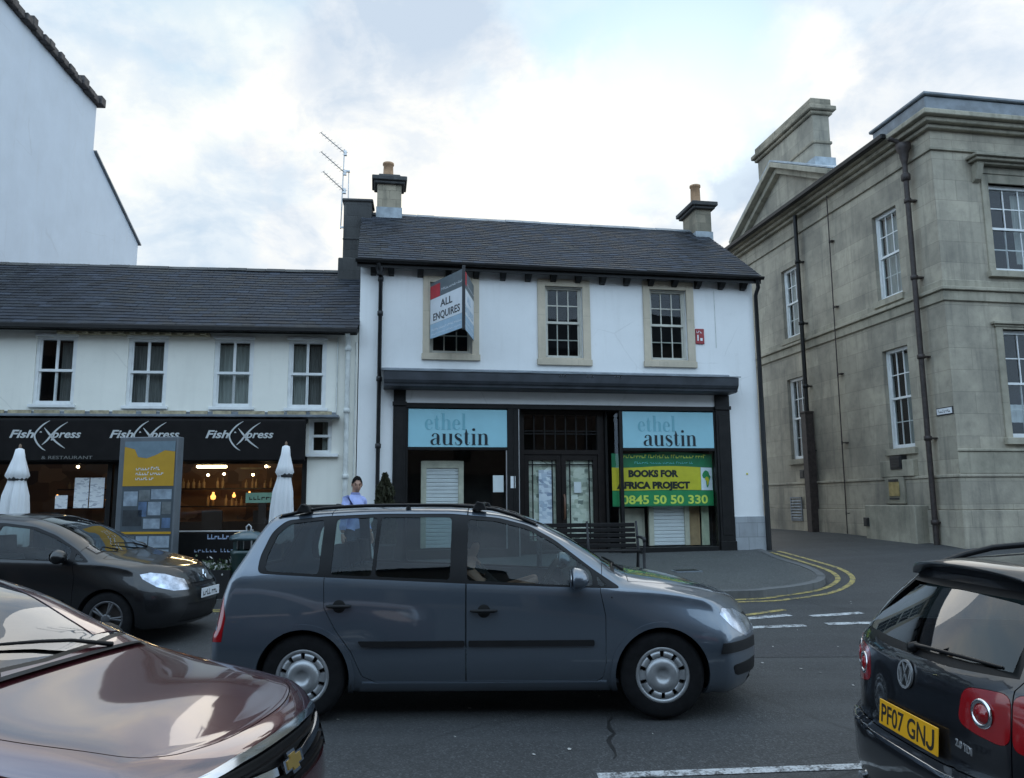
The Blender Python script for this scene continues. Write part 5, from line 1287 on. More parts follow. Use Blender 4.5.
# park bench in front of the shop door
bn = thing('street_bench', 'dark slatted wooden bench with iron ends before the shop doors', 'bench', on_pave(1.31, 13.55), 3)
M['benchwood'] = mat('bench_slat', (0.014, 0.013, 0.013), 0.7, spec=0.2, var=0.35, scale=3, stretch=(1, 10, 10))
for k in range(5):
    z = 0.47 + k * 0.088; y = 0.22 + k * 0.022
    mb = MB(); mb.box(-0.84, 0.84, y - .012, y + .012, z, z + .070); mb.build('back_slat', M['benchwood'], bn, bevel=0.006)
for k in range(5):
    mb = MB(); mb.box(-0.84, 0.84, -0.24 + k * .09, -0.24 + k * .09 + .072, .425, .447); mb.build('seat_slat', M['benchwood'], bn, bevel=0.006)
for x in (-0.87, 0.0, 0.87):
    mb = MB(); q = .028
    mb.tube([(x, .30, 0), (x, .25, .25), (x, .20, .42), (x, .235, .60), (x, .325, .92)], [.03, .026, .028, .025, .02], 8)
    mb.tube([(x, -.30, 0), (x, -.25, .22), (x, -.25, .41)], [.03, .024, .028], 8); mb.tube([(x, -.26, .41), (x, .0, .40), (x, .21, .41)], .026, 8)
    if x: mb.tube([(x, -.25, .41), (x, -.30, .55), (x, -.28, .64), (x, -.05, .655), (x, .25, .655)], [.022, .022, .03, .026, .022], 8); mb.lathe([(0, -.03), (.045, -.02), (.05, 0), (.045, .02), (0, .03)], 12, (x, -.295, .625), 'x')
    mb.build('bench_end' if x else 'bench_support', M['castiron'], bn)
def cafe_table(x, y, label):
    t = thing('cafe_table', label, 'table', on_pave(x, y), 0)
    mb = MB(); mb.lathe([(0, .74), (.34, .74), (.35, .725), (.34, .71), (0, .71)], 28); mb.build('table_top', M['castiron'], t)
    mb = MB(); mb.lathe([(.25, 0), (.25, .02), (.04, .05), (.03, .1), (.03, .71)], 16); mb.build('pedestal', M['alu'], t)
cafe_table(-6.9, 13.2, 'round dark cafe table between the left parasol and the information panel')

# ================================================================ THE MAN BEHIND THE GREY CAR
def skin_body(name, verts, edges, radii, m, parent=None, root=0, sub=2):
    me = bpy.data.meshes.new(name); me.from_pydata(verts, edges, []); o = bpy.data.objects.new(name, me); col.objects.link(o)
    o.modifiers.new('skin', 'SKIN'); o.modifiers['skin'].use_smooth_shade = True
    if not me.skin_vertices: 
        bm = bmesh.new(); bm.from_mesh(me); bm.verts.layers.skin.verify(); bm.to_mesh(me); bm.free()
    for i, r_ in enumerate(radii):
        s = me.skin_vertices[0].data[i]; s.radius = (r_, r_) if not isinstance(r_, tuple) else r_; s.use_root = (i == root)
    sb = o.modifiers.new('sub', 'SUBSURF'); sb.levels = sub; sb.render_levels = sub
    dg = bpy.context.evaluated_depsgraph_get(); nm = bpy.data.meshes.new_from_object(o.evaluated_get(dg)); nm.name = name
    bpy.data.objects.remove(o); bpy.data.meshes.remove(me)
    for p in nm.polygons: p.use_smooth = True
    nm.materials.clear(); nm.materials.append(m)
    ob = bpy.data.objects.new(name, nm); col.objects.link(ob)
    if parent: ob.parent = parent
    return ob
M['skin'] = mat('skin', (0.42, 0.24, 0.17), 0.55, var=0.08); M['shirt'] = mat('pale_blue_shirt', (0.36, 0.42, 0.72), 0.8, var=0.08, scale=10, bmp=0.2, bscale=30); M['collar'] = mat('shirt_collar', (0.20, 0.23, 0.42), 0.8)
M['trouser'] = mat('dark_trousers', (0.03, 0.032, 0.04), 0.85); M['hair'] = mat('dark_hair', (0.004, 0.0035, 0.0035), 0.8, spec=0.15, var=0.4, scale=40); M['shoe'] = mat('black_shoe', (0.012, 0.011, 0.01), 0.4)
mp = on_pave(-2.50, 12.45) - Vector((0, 0, 0.0))
man = thing('person', 'dark haired man in pale blue shirt standing by white wall behind the grey car', 'person', mp, 0)
# he walks to the right: local +x is his way of going (figure rotated so it heads a little towards the street)
man.rotation_euler = (0, 0, R(-40)); man.scale = (0.99, 0.99, 0.985)
V, Ed, Rd = [], [], []
def J(p, r_, par=None):
    V.append(p); Rd.append(r_)
    if par is not None: Ed.append((par, len(V) - 1))
    return len(V) - 1
pel = J((0, 0, .95), (.125, .15)); bel = J((.01, 0, 1.08), (.115, .145), pel); chs = J((.015, 0, 1.27), (.12, .16), bel); upc = J((0, 0, 1.41), (.085, .13), chs); nck = J((.01, 0, 1.49), .056, upc); nk2 = J((.025, 0, 1.56), .054, nck)
hd1 = J((.04, 0, 1.63), (.075, .068), nk2); hd2 = J((.045, 0, 1.70), (.085, .07), hd1)
hands = []
for s, sw_ in ((1, .16), (-1, -.16)):
    sh1 = J((0, s * .17, 1.41), .06, upc); el = J((-sw_ * .35 - .02, s * .235, 1.13), .045, sh1); wr = J((sw_ * .45 + .07, s * .23, .90), .030, el); hands.append((s, wr, V[wr]))
    hip = J((0, s * .095, .90), .098, pel); kn = J((-sw_ * .55 + .05, s * .10, .50), .062, hip); an = J((-sw_ * 1.6, s * .095, .10 + (0.05 if sw_ > 0 else 0)), .040, kn); J((-sw_ * 1.6 + .16, s * .11, .05 + (0.0 if sw_ < 0 else .02)), .036, an)
body = skin_body('body', V, Ed, Rd, M['skin'], man)
# head: a sculpted ellipsoid with brow, nose, eyes, mouth and ears, turned towards the street
def head_mesh(mb):
    nu, nv = 40, 32; rows_ = []
    for j in range(nv + 1):
        th = math.pi * j / nv; row = []
        for i in range(nu + 1):
            ph = 2 * math.pi * i / nu
            x, y, z = math.sin(th) * math.cos(ph), math.sin(th) * math.sin(ph), math.cos(th)
            X, Y, Z = x * .098, y * .076, z * .122
            if z < 0: Y *= 1 + .22 * z; X = X * (1 + .10 * z) + .012 * (-z)
            if x > .3:
                g = lambda a, b, wa, wb: math.exp(-((y - a) / wa) ** 2 - ((z - b) / wb) ** 2)
                X += .026 * g(0, -.16, .12, .17) + .012 * g(0, .05, .10, .2) - .012 * (g(.36, .08, .16, .10) + g(-.36, .08, .16, .10)) + .008 * (g(.3, .24, .3, .09) + g(-.3, .24, .3, .09)) + .008 * g(0, -.46, .28, .06) - .006 * g(0, -.52, .26, .03) + .010 * g(0, -.78, .3, .16)
            row.append((X, Y, Z))
        rows_.append(row)
    mb.grid(rows_)
HM = Matrix.Translation((.05, 0, 1.665)) @ Matrix.Rotation(R(-32), 4, 'Z') @ Matrix.Rotation(R(14), 4, 'Y')
def headpart(name, mb, m):
    o = mb.build(name, m, man); o.data.transform(HM); return o
mb = MB(); head_mesh(mb)
for s in (1, -1):
    mb.lathe([(0, -.012), (.018, -.010), (.026, 0), (.018, .010), (0, .012)], 14, (-.005, s * .078, -.005), 'y')
bare = body.data.copy()
body.data.materials.append(M['shirt']); body.data.materials.append(M['trouser'])
for p in body.data.polygons:
    q = p.center
    if .955 < q.z < 1.49: p.material_index = 1
    elif .09 < q.z <= .975 and abs(q.y) < .17: p.material_index = 2
hb = headpart('head', mb, M['skin'])
# join the head into the body so the figure stays one surface
bm = bmesh.new(); bm.from_mesh(body.data); bm.from_mesh(hb.data); bm.to_mesh(body.data); bm.free(); bpy.data.objects.remove(hb)
mb = MB(); nu, nv = 40, 20; rows_ = []
for j in range(nv + 1):
    th = math.pi * .64 * j / nv; row = []
    for i in range(nu + 1):
        ph = 2 * math.pi * i / nu; c = math.cos(ph)
        lim = (.25 + .38 * min(1, (1 - c) * .9)) * math.pi
        t = min(th, lim * (1 + .06 * math.sin(7 * ph + 1) + .04 * math.sin(17 * ph)))
        k = 1.07 + .04 * max(0, math.cos(t)) + .025 * math.sin(13 * ph + 5 * t) + .02 * math.sin(29 * ph + 9 * t)
        row.append((math.sin(t) * math.cos(ph) * .098 * k, math.sin(t) * math.sin(ph) * .076 * k * 1.03, math.cos(t) * .122 * k))
    rows_.append(row)
mb.grid(rows_); headpart('hair', mb, M['hair'])
mb = MB()
for s in (1, -1):
    mb.lathe([(0, -.010), (.008, -.006), (.010, 0), (.008, .006), (0, .010)], 12, (.080, s * .029, .010), 'x'); mb.box(.083, .094, s * .029 - .018, s * .029 + .018, .030, .037)
headpart('eyes', mb, M['hair'])
# clothes: the body's own surface, moved outwards
def garment(name, keep, off, m):
    bm = bmesh.new(); bm.from_mesh(bare); bm.normal_update()
    bmesh.ops.delete(bm, geom=[f for f in bm.faces if not keep(f.calc_center_median())], context='FACES')
    for v in bm.verts: v.co += v.normal * (off + 0.006 * math.sin(v.co.z * 38 + v.co.y * 21))
    me = bpy.data.meshes.new(name); bm.to_mesh(me); bm.free(); me.materials.append(m)
    for p in me.polygons: p.use_smooth = True
    o = bpy.data.objects.new(name, me); col.objects.link(o); o.parent = man
L0, R0 = 8, 15
garment('shirt', lambda p: (p.z > .955 and p.z < 1.50 and not (p.z > 1.455 and abs(p.y) < .04 and False)), .016, M['shirt'])
garment('trousers', lambda p: p.z < .975 and p.z > .09 and abs(p.y) < .2 and not (abs(p.y) > .165 and p.z > .6), .014, M['trouser'])
mb = MB(); mb.lathe([(.066, -.03), (.072, -.01), (.074, .02), (.064, .035)], 20, (.015, 0, 1.505)); mb.build('collar', M['collar'], man)
for b0 in (L0, R0):
    a = Vector(V[b0 + 5]); t_ = Vector(V[b0 + 6])
    mb = MB(); mb.tube([a + Vector((-.07, 0, -.045)), a + Vector((-.02, 0, -.03)), a.lerp(t_, .6) + Vector((0, 0, -.015)), t_ + Vector((.06, 0, 0))], [.035, .05, .05, .03], 12); mb.build('shoe', M['shoe'], man)
for (s, wr, p) in hands:
    p = Vector(p)
    hv = [tuple(p), tuple(p + Vector((.012, 0, -.06))), tuple(p + Vector((.02, 0, -.10)))]; he = [(0, 1), (1, 2)]; hr_ = [.026, (.020, .036), (.018, .036)]
    for k in range(4):
        off = (k - 1.5) * .021; l = (.075, .085, .08, .062)[k]
        b0 = len(hv); hv += [tuple(p + Vector((.022 + off, 0, -.115))), tuple(p + Vector((.026 + off, -s * .012, -.115 - l * .5))), tuple(p + Vector((.022 + off, -s * .035, -.115 - l * .9)))]; he += [(2, b0), (b0, b0 + 1), (b0 + 1, b0 + 2)]; hr_ += [.010, .009, .008]
    b0 = len(hv); hv += [tuple(p + Vector((.045, -s * .012, -.055))), tuple(p + Vector((.062, -s * .022, -.09)))]; he += [(1, b0), (b0, b0 + 1)]; hr_ += [.011, .009]
    skin_body('hand', hv, he, hr_, M['skin'], man)

# ================================================================ CARS
def pchip(kn):
    X = np.array([k[0] for k in kn], float); Y = np.array([k[1] for k in kn], float)
    if X[0] > X[-1]: X, Y = X[::-1], Y[::-1]
    h = np.diff(X); dl = np.diff(Y) / h; m = np.zeros_like(Y)
    for i in range(1, len(X) - 1):
        if dl[i - 1] * dl[i] > 0:
            w1, w2 = 2 * h[i] + h[i - 1], h[i] + 2 * h[i - 1]; m[i] = (w1 + w2) / (w1 / dl[i - 1] + w2 / dl[i])
    m[0], m[-1] = dl[0], dl[-1]
    def f(x):
        x = np.asarray(x, float); xc = np.clip(x, X[0], X[-1])
        i = np.clip(np.searchsorted(X, xc) - 1, 0, len(X) - 2)
        t = (xc - X[i]) / h[i]
        return ((2 * t**3 - 3 * t**2 + 1) * Y[i] + (t**3 - 2 * t**2 + t) * h[i] * m[i] + (-2 * t**3 + 3 * t**2) * Y[i + 1] + (t**3 - t**2) * h[i] * m[i + 1])
    return f
SEG = [2, 2, 2, 3, 4, 5, 3, 6, 5, 4, 4, 5]
class Body:
    """outer skin of a car: sections along x, each running from the floor up the side to the roof centre"""
    def __init__(s, sp):
        s.sp = sp
        f = {k: pchip(v) for k, v in sp['curves'].items()}
        s.f = f
        xf, xr, rad = sp['xf'], sp['xr'], sp.get('rad', 0.05)
        pf, pr = pchip(sp['pf']), pchip(sp['pr'])
        s.XF = lambda y, z: xf - pf(z) - sp['cf'] * np.abs(y / sp['hw']) ** 2.6
        s.XR = lambda y, z: xr + pr(z) + sp['cr'] * np.abs(y / sp['hw']) ** 3.2
        t = np.linspace(0, 1, sp.get('n', 84)); S = 0.5 - 0.5 * np.cos(math.pi * t); S = 0.55 * t + 0.45 * S
        n = len(S)
        def ctrl(X):
            g = {k: f[k](X) for k in f}
            Y = np.zeros_like(X); Z = np.zeros_like(X)
            b, sh, te, tp, wl, wm, ws, wt_, zm = (g[k] for k in ('bot', 'sh', 'te', 'top', 'wl', 'wm', 'ws', 'wt', 'zm'))
            c = lambda a, j: a[:, j]
            P = [(0 * b, b), (.55 * wl, b), (wl - .06, b), (wl, b + .05), (wm - .012, b + .05 + .45 * (zm - b - .05)), (wm, zm), (ws + .012, sh - .06), (ws, sh), (.5 * ws + .5 * wt_ + .012, .5 * sh + .5 * te), (wt_, te), (wt_ - .10, te + .58 * (tp - te)), (.52 * wt_, te + .90 * (tp - te)), (0 * b, tp)]
            for j, (y, z) in enumerate(P): Y[:, j] = c(y + 0 * X, j); Z[:, j] = c(z + 0 * X, j)
            return Y, Z
        X = np.repeat((xr + (xf - xr) * S)[:, None], 13, 1)
        for _ in range(14):
            Y, Z = ctrl(X)
            XF, XR = s.XF(Y, Z) - rad, s.XR(Y, Z) + rad
            X = 0.5 * X + 0.5 * (XR + (XF - XR) * S[:, None])
        Y, Z = ctrl(X)
        C = np.stack([X, Y, Z], 2)                     # n,13,3
        g0 = C[:, 1:2].copy(); g0[:, :, 1] *= -1; g1 = C[:, 11:12].copy(); g1[:, :, 1] *= -1
        E = np.concatenate([g0, C, g1], 1)
        out = []
        for j in range(12):
            p0, p1, p2, p3 = (E[:, j + k] for k in range(4))
            d = lambda a, b: np.maximum(np.sqrt(np.linalg.norm(a - b, axis=1)), 1e-4)[:, None]
            t0 = 0 * d(p0, p1); t1 = t0 + d(p0, p1); t2 = t1 + d(p1, p2); t3 = t2 + d(p2, p3)
            for k in range(SEG[j]):
                tt = t1 + (t2 - t1) * (k / SEG[j])
                A1 = (t1 - tt) / (t1 - t0) * p0 + (tt - t0) / (t1 - t0) * p1; A2 = (t2 - tt) / (t2 - t1) * p1 + (tt - t1) / (t2 - t1) * p2; A3 = (t3 - tt) / (t3 - t2) * p2 + (tt - t2) / (t3 - t2) * p3
                B1 = (t2 - tt) / (t2 - t0) * A1 + (tt - t0) / (t2 - t0) * A2; B2 = (t3 - tt) / (t3 - t1) * A2 + (tt - t1) / (t3 - t1) * A3
                out.append((t2 - tt) / (t2 - t1) * B1 + (tt - t1) / (t2 - t1) * B2)
        out.append(C[:, 12])
        H = np.stack(out, 1)                           # n, m, 3 half section
        mir = H[:, -2:0:-1].copy(); mir[:, :, 1] *= -1
        G = np.concatenate([H, mir], 1)                # closed ring
        n, m_ = G.shape[:2]
        verts = G.reshape(-1, 3).tolist(); faces = []
        for i in range(n - 1):
            for j in range(m_):
                j2 = (j + 1) % m_
                faces.append((i * m_ + j, (i + 1) * m_ + j, (i + 1) * m_ + j2, i * m_ + j2))
        for end, sgn in ((0, -1), (n - 1, 1)):
            ring = G[end]; zc = 0.5 * (ring[:, 2].min() + ring[:, 2].max()) - 0.02
            sx, sz = np.abs(ring[:, 1]).max(), 0.5 * (ring[:, 2].max() - ring[:, 2].min())
            prev = [end * m_ + j for j in range(m_)]
            ks = [(rad * (1 - math.cos(a)), rad * math.sin(a)) for a in (math.radians(22), math.radians(45), math.radians(68), math.radians(90))]
            lst = []
            for ins, fx in ks: lst.append((1 - ins / sx, 1 - ins / sz, fx))
            ky, kz = lst[-1][0], lst[-1][1]
            for q in np.linspace(1, 0, 14)[1:-1]: lst.append((ky * q, kz * q, rad))
            for ky_, kz_, fx in lst:
                y = ring[:, 1] * ky_; z = zc + (ring[:, 2] - zc) * kz_
                x = (s.XF(y, z) - rad + fx) if sgn > 0 else (s.XR(y, z) + rad - fx)
                base = len(verts); verts += np.stack([x, y, z], 1).tolist()
                cur = [base + j for j in range(m_)]
                for j in range(m_):
                    j2 = (j + 1) % m_
                    faces.append((prev[j], cur[j], cur[j2], prev[j2]) if sgn > 0 else (prev[j2], cur[j2], cur[j], prev[j]))
                prev = cur
            c = len(verts); x = s.XF(0, zc) if sgn > 0 else s.XR(0, zc); verts.append((float(x), 0.0, float(zc)))
            for j in range(m_): faces.append((prev[j], c, prev[(j + 1) % m_]) if sgn > 0 else (c, prev[j], prev[(j + 1) % m_]))
        s.verts = np.array(verts); s.faces = faces
        me = bpy.data.meshes.new('skin'); me.from_pydata(verts, [], faces); me.update()
        s.nor = np.array([v.normal[:] for v in me.vertices])
        # orient outwards
        if np.mean(np.sum(s.nor * (s.verts - s.verts.mean(0)), 1)) < 0:
            s.faces = [f_[::-1] for f_ in faces]; s.nor = -s.nor
        bpy.data.meshes.remove(me)
        s.bvh = BVHTree.FromPolygons([Vector(v) for v in verts], s.faces)
    def slab(s, o_out, o_in):
        """a closed skin between two offsets of the body surface"""
        me = bpy.data.meshes.new('slab'); n = len(s.verts)
        A = s.verts + s.nor * o_out; B = s.verts + s.nor * o_in
        me.from_pydata(np.concatenate([A, B]).tolist(), [], s.faces + [tuple(i + n for i in f_[::-1]) for f_ in s.faces]); me.update()
        return me
    def normal_at(s, p):
        loc, nrm, i, d = s.bvh.find_nearest(p)
        if loc is None: return None, 9
        ids = s.faces[i]
        w = [1.0 / ((Vector(s.verts[k]) - loc).length + 1e-3) for k in ids]; v = Vector((0, 0, 0))
        for k, q in zip(ids, w): v += Vector(s.nor[k]) * q
        return v.normalized(), d
def boolean(a, b, op):
    oa = bpy.data.objects.new('a', a); ob = bpy.data.objects.new('b', b); col.objects.link(oa); col.objects.link(ob)
    md = oa.modifiers.new('b', 'BOOLEAN'); md.object = ob; md.operation = op; md.solver = 'MANIFOLD'
    dg = bpy.context.evaluated_depsgraph_get(); r_ = bpy.data.meshes.new_from_object(oa.evaluated_get(dg))
    if len(r_.polygons) == 0 and op != 'INTERSECT':
        md.solver = 'EXACT'; dg = bpy.context.evaluated_depsgraph_get(); bpy.data.meshes.remove(r_); r_ = bpy.data.meshes.new_from_object(oa.evaluated_get(dg))
    bpy.data.objects.remove(oa); bpy.data.objects.remove(ob)
    return r_
def pm(poly, axis, a, b):
    return MB().prism(poly, axis, a, b).mesh('cut')
def cyl(x, z, r_, y0, y1, n=48):
    return pm([(x + r_ * math.cos(2 * math.pi * k / n), z + r_ * math.sin(2 * math.pi * k / n)) for k in range(n)], 'y', y0, y1)
def offset_poly(P, d):
    n = len(P); ar = sum(P[i][0] * P[(i + 1) % n][1] - P[(i + 1) % n][0] * P[i][1] for i in range(n)); sg = 1 if ar > 0 else -1
    out = []
    for i in range(n):
        a, b, c = Vector(P[i - 1]), Vector(P[i]), Vector(P[(i + 1) % n])
        e1, e2 = (b - a).normalized(), (c - b).normalized()
        n1, n2 = Vector((e1.y, -e1.x)) * sg, Vector((e2.y, -e2.x)) * sg
        m_ = (n1 + n2); m_ = m_ / max(0.35, m_.dot(n1)) if m_.length > 1e-6 else n1
        out.append((b.x + m_.x * d, b.y + m_.y * d))
    return out
def round_poly(P, r_, n=5):
    out = []
    for i in range(len(P)):
        a, b, c = Vector(P[i - 1]), Vector(P[i]), Vector(P[(i + 1) % len(P)])
        q = min(r_, (a - b).length * .45, (c - b).length * .45)
        s_, e_ = b + (a - b).normalized() * q, b + (c - b).normalized() * q
        for k in range(n + 1):
            t = k / n; p = s_ * (1 - t) ** 2 + b * 2 * t * (1 - t) + e_ * t * t
            out.append((p.x, p.y))
    return out
def piece(name, body, base, ops, m, parent, label=None, single=False):
    """base skin cut by a chain of (mesh, op); normals are carried over from the uncut skin"""
    me = base
    for cut, op in ops: me = boolean(me, cut, op)
    me.name = name
    if single:                                            # a pane: keep the outer sheet only
        bm = bmesh.new(); bm.from_mesh(me); bm.normal_update()
        bad = [f for f in bm.faces if (body.normal_at(f.calc_center_median())[0] or f.normal).dot(f.normal) < .5]
        bmesh.ops.delete(bm, geom=bad, context='FACES'); bm.to_mesh(me); bm.free()
    me.materials.clear(); me.materials.append(m)
    nv = len(me.vertices); cache = {}
    for v in me.vertices: cache[v.index] = body.normal_at(v.co)
    ln = []
    for p in me.polygons:
        p.use_smooth = True
        for li in p.loop_indices:
            nn, d = cache[me.loops[li].vertex_index]
            if nn is not None and d < 0.03 and nn.dot(p.normal) > 0.55: ln.append(nn)
            elif nn is not None and d < 0.06 and nn.dot(p.normal) < -0.55: ln.append(-nn)
            else: ln.append(p.normal.copy())
    if ln: me.normals_split_custom_set(ln)
    o = bpy.data.objects.new(name, me); col.objects.link(o); o.parent = parent
    if label: o['label'] = label
    return o
def car_paint(name, c, metal=0.5, flake=0.12, rough=0.32, dirt=0.25, ior=1.75):
    m, t, b = principled(name)
    v = objcoord(t)
    f = noise(t, v, 900, 1); n1 = noise(t, v, 2.2, 6, .6)
    base = MixC(t, Ramp(t, f, [(.35, 0), (.65, 1)]), mul(c, 1 - flake), mul(c, 1 + flake))
    sp = N(t, 'ShaderNodeSeparateXYZ'); t.links.new(v, sp.inputs[0])
    low = N(t, 'ShaderNodeMapRange'); low.inputs[1].default_value = .62; low.inputs[2].default_value = .15; t.links.new(sp.outputs[2], low.inputs[0])
    k = Math(t, 'MULTIPLY', Math(t, 'ADD', Math(t, 'MULTIPLY', low.outputs[0], .8), .12), Math(t, 'MULTIPLY', Ramp(t, n1, [(.35, .3), (.7, 1)]), dirt), True)
    t.links.new(MixC(t, k, base, (.06, .057, .05)), b.inputs['Base Color'])
    b.inputs['Metallic'].default_value = metal; b.inputs['Roughness'].default_value = rough
    b.inputs['Coat Weight'].default_value = 1.0; b.inputs['Coat IOR'].default_value = ior
    t.links.new(Math(t, 'ADD', Math(t, 'MULTIPLY', k, .9), .03), b.inputs['Coat Roughness'])
    MATS[name] = m
    return m
M['rubber'] = mat('tyre_rubber', (0.009, 0.009, 0.010), 0.85, spec=0.2, var=0.3, scale=20)
M['trim'] = mat('black_trim', (0.005, 0.005, 0.006), 0.4, var=0.2, spec=0.22)
M['plastic'] = mat('grey_black_plastic', (0.011, 0.011, 0.012), 0.6, var=0.2, spec=0.25)
M['under'] = mat('wheel_arch_dark', (0.008, 0.008, 0.008), 0.95)
M['chrome'] = mat('chrome', (0.75, 0.77, 0.80), 0.12, 1.0, var=0.03)
M['hubcap'] = mat('silver_hubcap', (0.38, 0.39, 0.40), 0.35, 0.55, var=0.15, scale=12)
M['brake'] = mat('brake_disc', (0.10, 0.09, 0.085), 0.5, 0.6)
M['carglass'] = glass('car_glass', (0.52, 0.60, 0.60), 0.4)
M['screenglass'] = glass('windscreen_glass', (0.60, 0.66, 0.66), 1.1)
M['darkglass'] = glass('tinted_car_glass', (0.30, 0.36, 0.37), 0.9)
M['redlens'] = mat('red_lens', (0.26, 0.006, 0.009), 0.12, coat=1.0, var=0.1)
M['lamp_lit'] = emit('brake_lamp_lit', (1.0, 0.10, 0.12), 2.2)
M['headlens'] = mat('headlamp_reflector', (0.42, 0.46, 0.54), 0.18, 0.7, var=0.5, scale=11, coat=1.0)
M['lampclear'] = glass('lamp_cover', (0.92, 0.94, 0.95), 0.9)
M['seat'] = mat('seat_fabric', (0.022, 0.023, 0.026), 0.9, var=0.2)
M['dash'] = mat('dashboard', (0.014, 0.014, 0.015), 0.7)
M['plateyellow'] = mat('plate_yellow', (0.72, 0.37, 0.012), 0.35, var=0.04)
M['platewhite'] = mat('plate_white', (0.62, 0.64, 0.66), 0.35, var=0.04)
M['ink'] = mat('plate_ink', (0.012, 0.012, 0.012), 0.5)
M['gold'] = mat('gold_badge', (0.55, 0.38, 0.12), 0.3, 0.8, var=0.1)
def wheel(root, x, y, r_, m, holes=10, rim=0.205, width=0.205, alloy=False):
    s = 1 if y > 0 else -1
    w = MB(); h = width / 2
    w.lathe([(rim, -h * .9), (r_ - .035, -h), (r_ - .008, -h * .82), (r_, -h * .6), (r_, h * .6), (r_ - .008, h * .82), (r_ - .035, h), (r_ - .07, h * 1.02), (rim + .012, h * .94), (rim, h * .8)], 48, (x, y, r_), 'y')
    ty = w.build('tyre', M['rubber'], None)
    wh = bpy.data.objects.new('wheel', None); col.objects.link(wh); wh.parent = root; wh.empty_display_size = .2
    ty.parent = wh
    yo = y + s * h * .72
    mb = MB(); q = lambda r0, d: (r0, s * d)
    n = 120 // holes * holes
    def ring(prof, a0=0, a1=2 * math.pi, nn=60): mb.lathe([(r0, yo + s * d) for r0, d in prof], nn, (x, 0, r_), 'y', a0=a0, a1=a1)
    ring([(rim + .004, -.03), (rim + .004, .012), (rim - .010, .020), (rim - .028, .012), (rim - .03, -.03)])
    if not alloy:
        ring([(rim - .075, -.02), (rim - .075, .016), (rim * .42, .034), (.05, .030), (.045, .020), (0.0, .022)])
        for k in range(holes):
            a = 2 * math.pi * k / holes; hw = math.pi / holes * .70
            ring([(rim - .028, -.02), (rim - .028, .010), (rim - .076, .0165), (rim - .076, -.02)], a - hw, a + hw, 6)
            for e in (a - hw, a + hw):
                c, s_ = math.cos(e), math.sin(e)
                mb.add([(x + rr * c, yo + s * d, r_ + rr * s_) for rr, d in ((rim - .028, .010), (rim - .076, .0165), (rim - .076, -.03), (rim - .028, -.03))], [(0, 1, 2, 3)])
    else:
        ring([(.055, -.02), (.055, .020), (.04, .026), (0.0, .026)])
        for k in range(holes):
            a = 2 * math.pi * k / holes
            for da in (-.10, .10): mb.tube([(x + .045 * math.cos(a), yo + s * .008, r_ + .045 * math.sin(a)), (x + (rim - .02) * math.cos(a + da), yo + s * .008, r_ + (rim - .02) * math.sin(a + da))], [.018, .014], 6)
    mb.build('rim', m, wh)
    mb = MB(); mb.lathe([(0, yo - s * .06), (rim * .82, yo - s * .06)], 32, (x, 0, r_), 'y'); mb.lathe([(rim * .6, yo - s * .10), (rim + .001, yo - s * .10), (rim + .001, yo - s * .02)], 32, (x, 0, r_), 'y'); mb.build('brake_disc', M['brake'], wh)
def seat(root, x, y, z, back=0.62, lean=-0.16):
    mb = MB(); mb.prism([(x - .24, z), (x + .26, z + .02), (x + .28, z + .13), (x + .2, z + .16), (x - .2, z + .11)], 'y', y - .24, y + .24)
    mb.prism([(x - .24, z + .05), (x - .10, z + .07), (x - .10 + lean, z + back), (x - .22 + lean, z + back)], 'y', y - .24, y + .24)
    mb.prism([(x - .21 + lean, z + back + .05), (x - .11 + lean, z + back + .05), (x - .13 + lean, z + back + .23), (x - .21 + lean, z + back + .23)], 'y', y - .13, y + .13)
    for dy in (-.06, .06): mb.box(x - .17 + lean, x - .155 + lean, y + dy - .007, y + dy + .007, z + back - .02, z + back + .08)
    mb.build('seat', M['seat'], root, bevel=.03, seg=2)
def dashboard(root, x0, x1, hw, z, wheel_y):
    mb = MB(); mb.prism([(x0, z - .28), (x0 - .04, z - .03), (x0 + .02, z), (x1, z + .01), (x1, z - .30)], 'y', -hw, hw); d = mb.build('dashboard', M['dash'], root, bevel=.02, seg=2)
    mb = MB(); c = Vector((x0 - .22, wheel_y, z - .02)); ax = Vector((-.85, 0, .5)).normalized(); u = Vector((0, 1, 0)); v = ax.cross(u)
    mb.tube([c + (u * math.cos(a) + v * math.sin(a)) * .185 for a in [2 * math.pi * k / 24 for k in range(25)]], .016, 8, cap=False)
    for a in (0, math.pi, -math.pi / 2): mb.tube([c, c + (u * math.cos(a) + v * math.sin(a)) * .18], .016, 6)
    mb.tube([c, c - ax * .25], .03, 8); mb.build('steering_wheel', M['dash'], root)
def mirror(root, x, y, z, m, s):
    """door mirror; s is the side"""
    mb = MB(); rows_ = []
    for j in range(9):
        th = math.pi * j / 8; row = []
        for i in range(17):
            ph = 2 * math.pi * i / 16; a, b, c = math.sin(th) * math.cos(ph), math.sin(th) * math.sin(ph), math.cos(th)
            X = a * (.105 if a > 0 else .045); row.append((x + X, y + s * (.11 + b * .11 * (1 - .1 * c)), z + c * .082))
        rows_.append(row)
    mb.grid(rows_); mr = mb.build('door_mirror', m, root)
    mb = MB(); mb.lathe([(0, 0), (.062, 0), (.066, .006)], 20, (0, 0, 0), 'x'); o = mb.build('mirror_glass', M['chrome'], mr); o.data.transform(Matrix.Translation((x - .040, y + s * .112, z)) @ Matrix.Diagonal((1, 1.45, 1, 1)))
    mb = MB(); mb.tube([(x + .02, y - s * .02, z - .05), (x + .02, y + s * .08, z - .045)], .028, 8); mb.build('mirror_arm', M['trim'], mr)
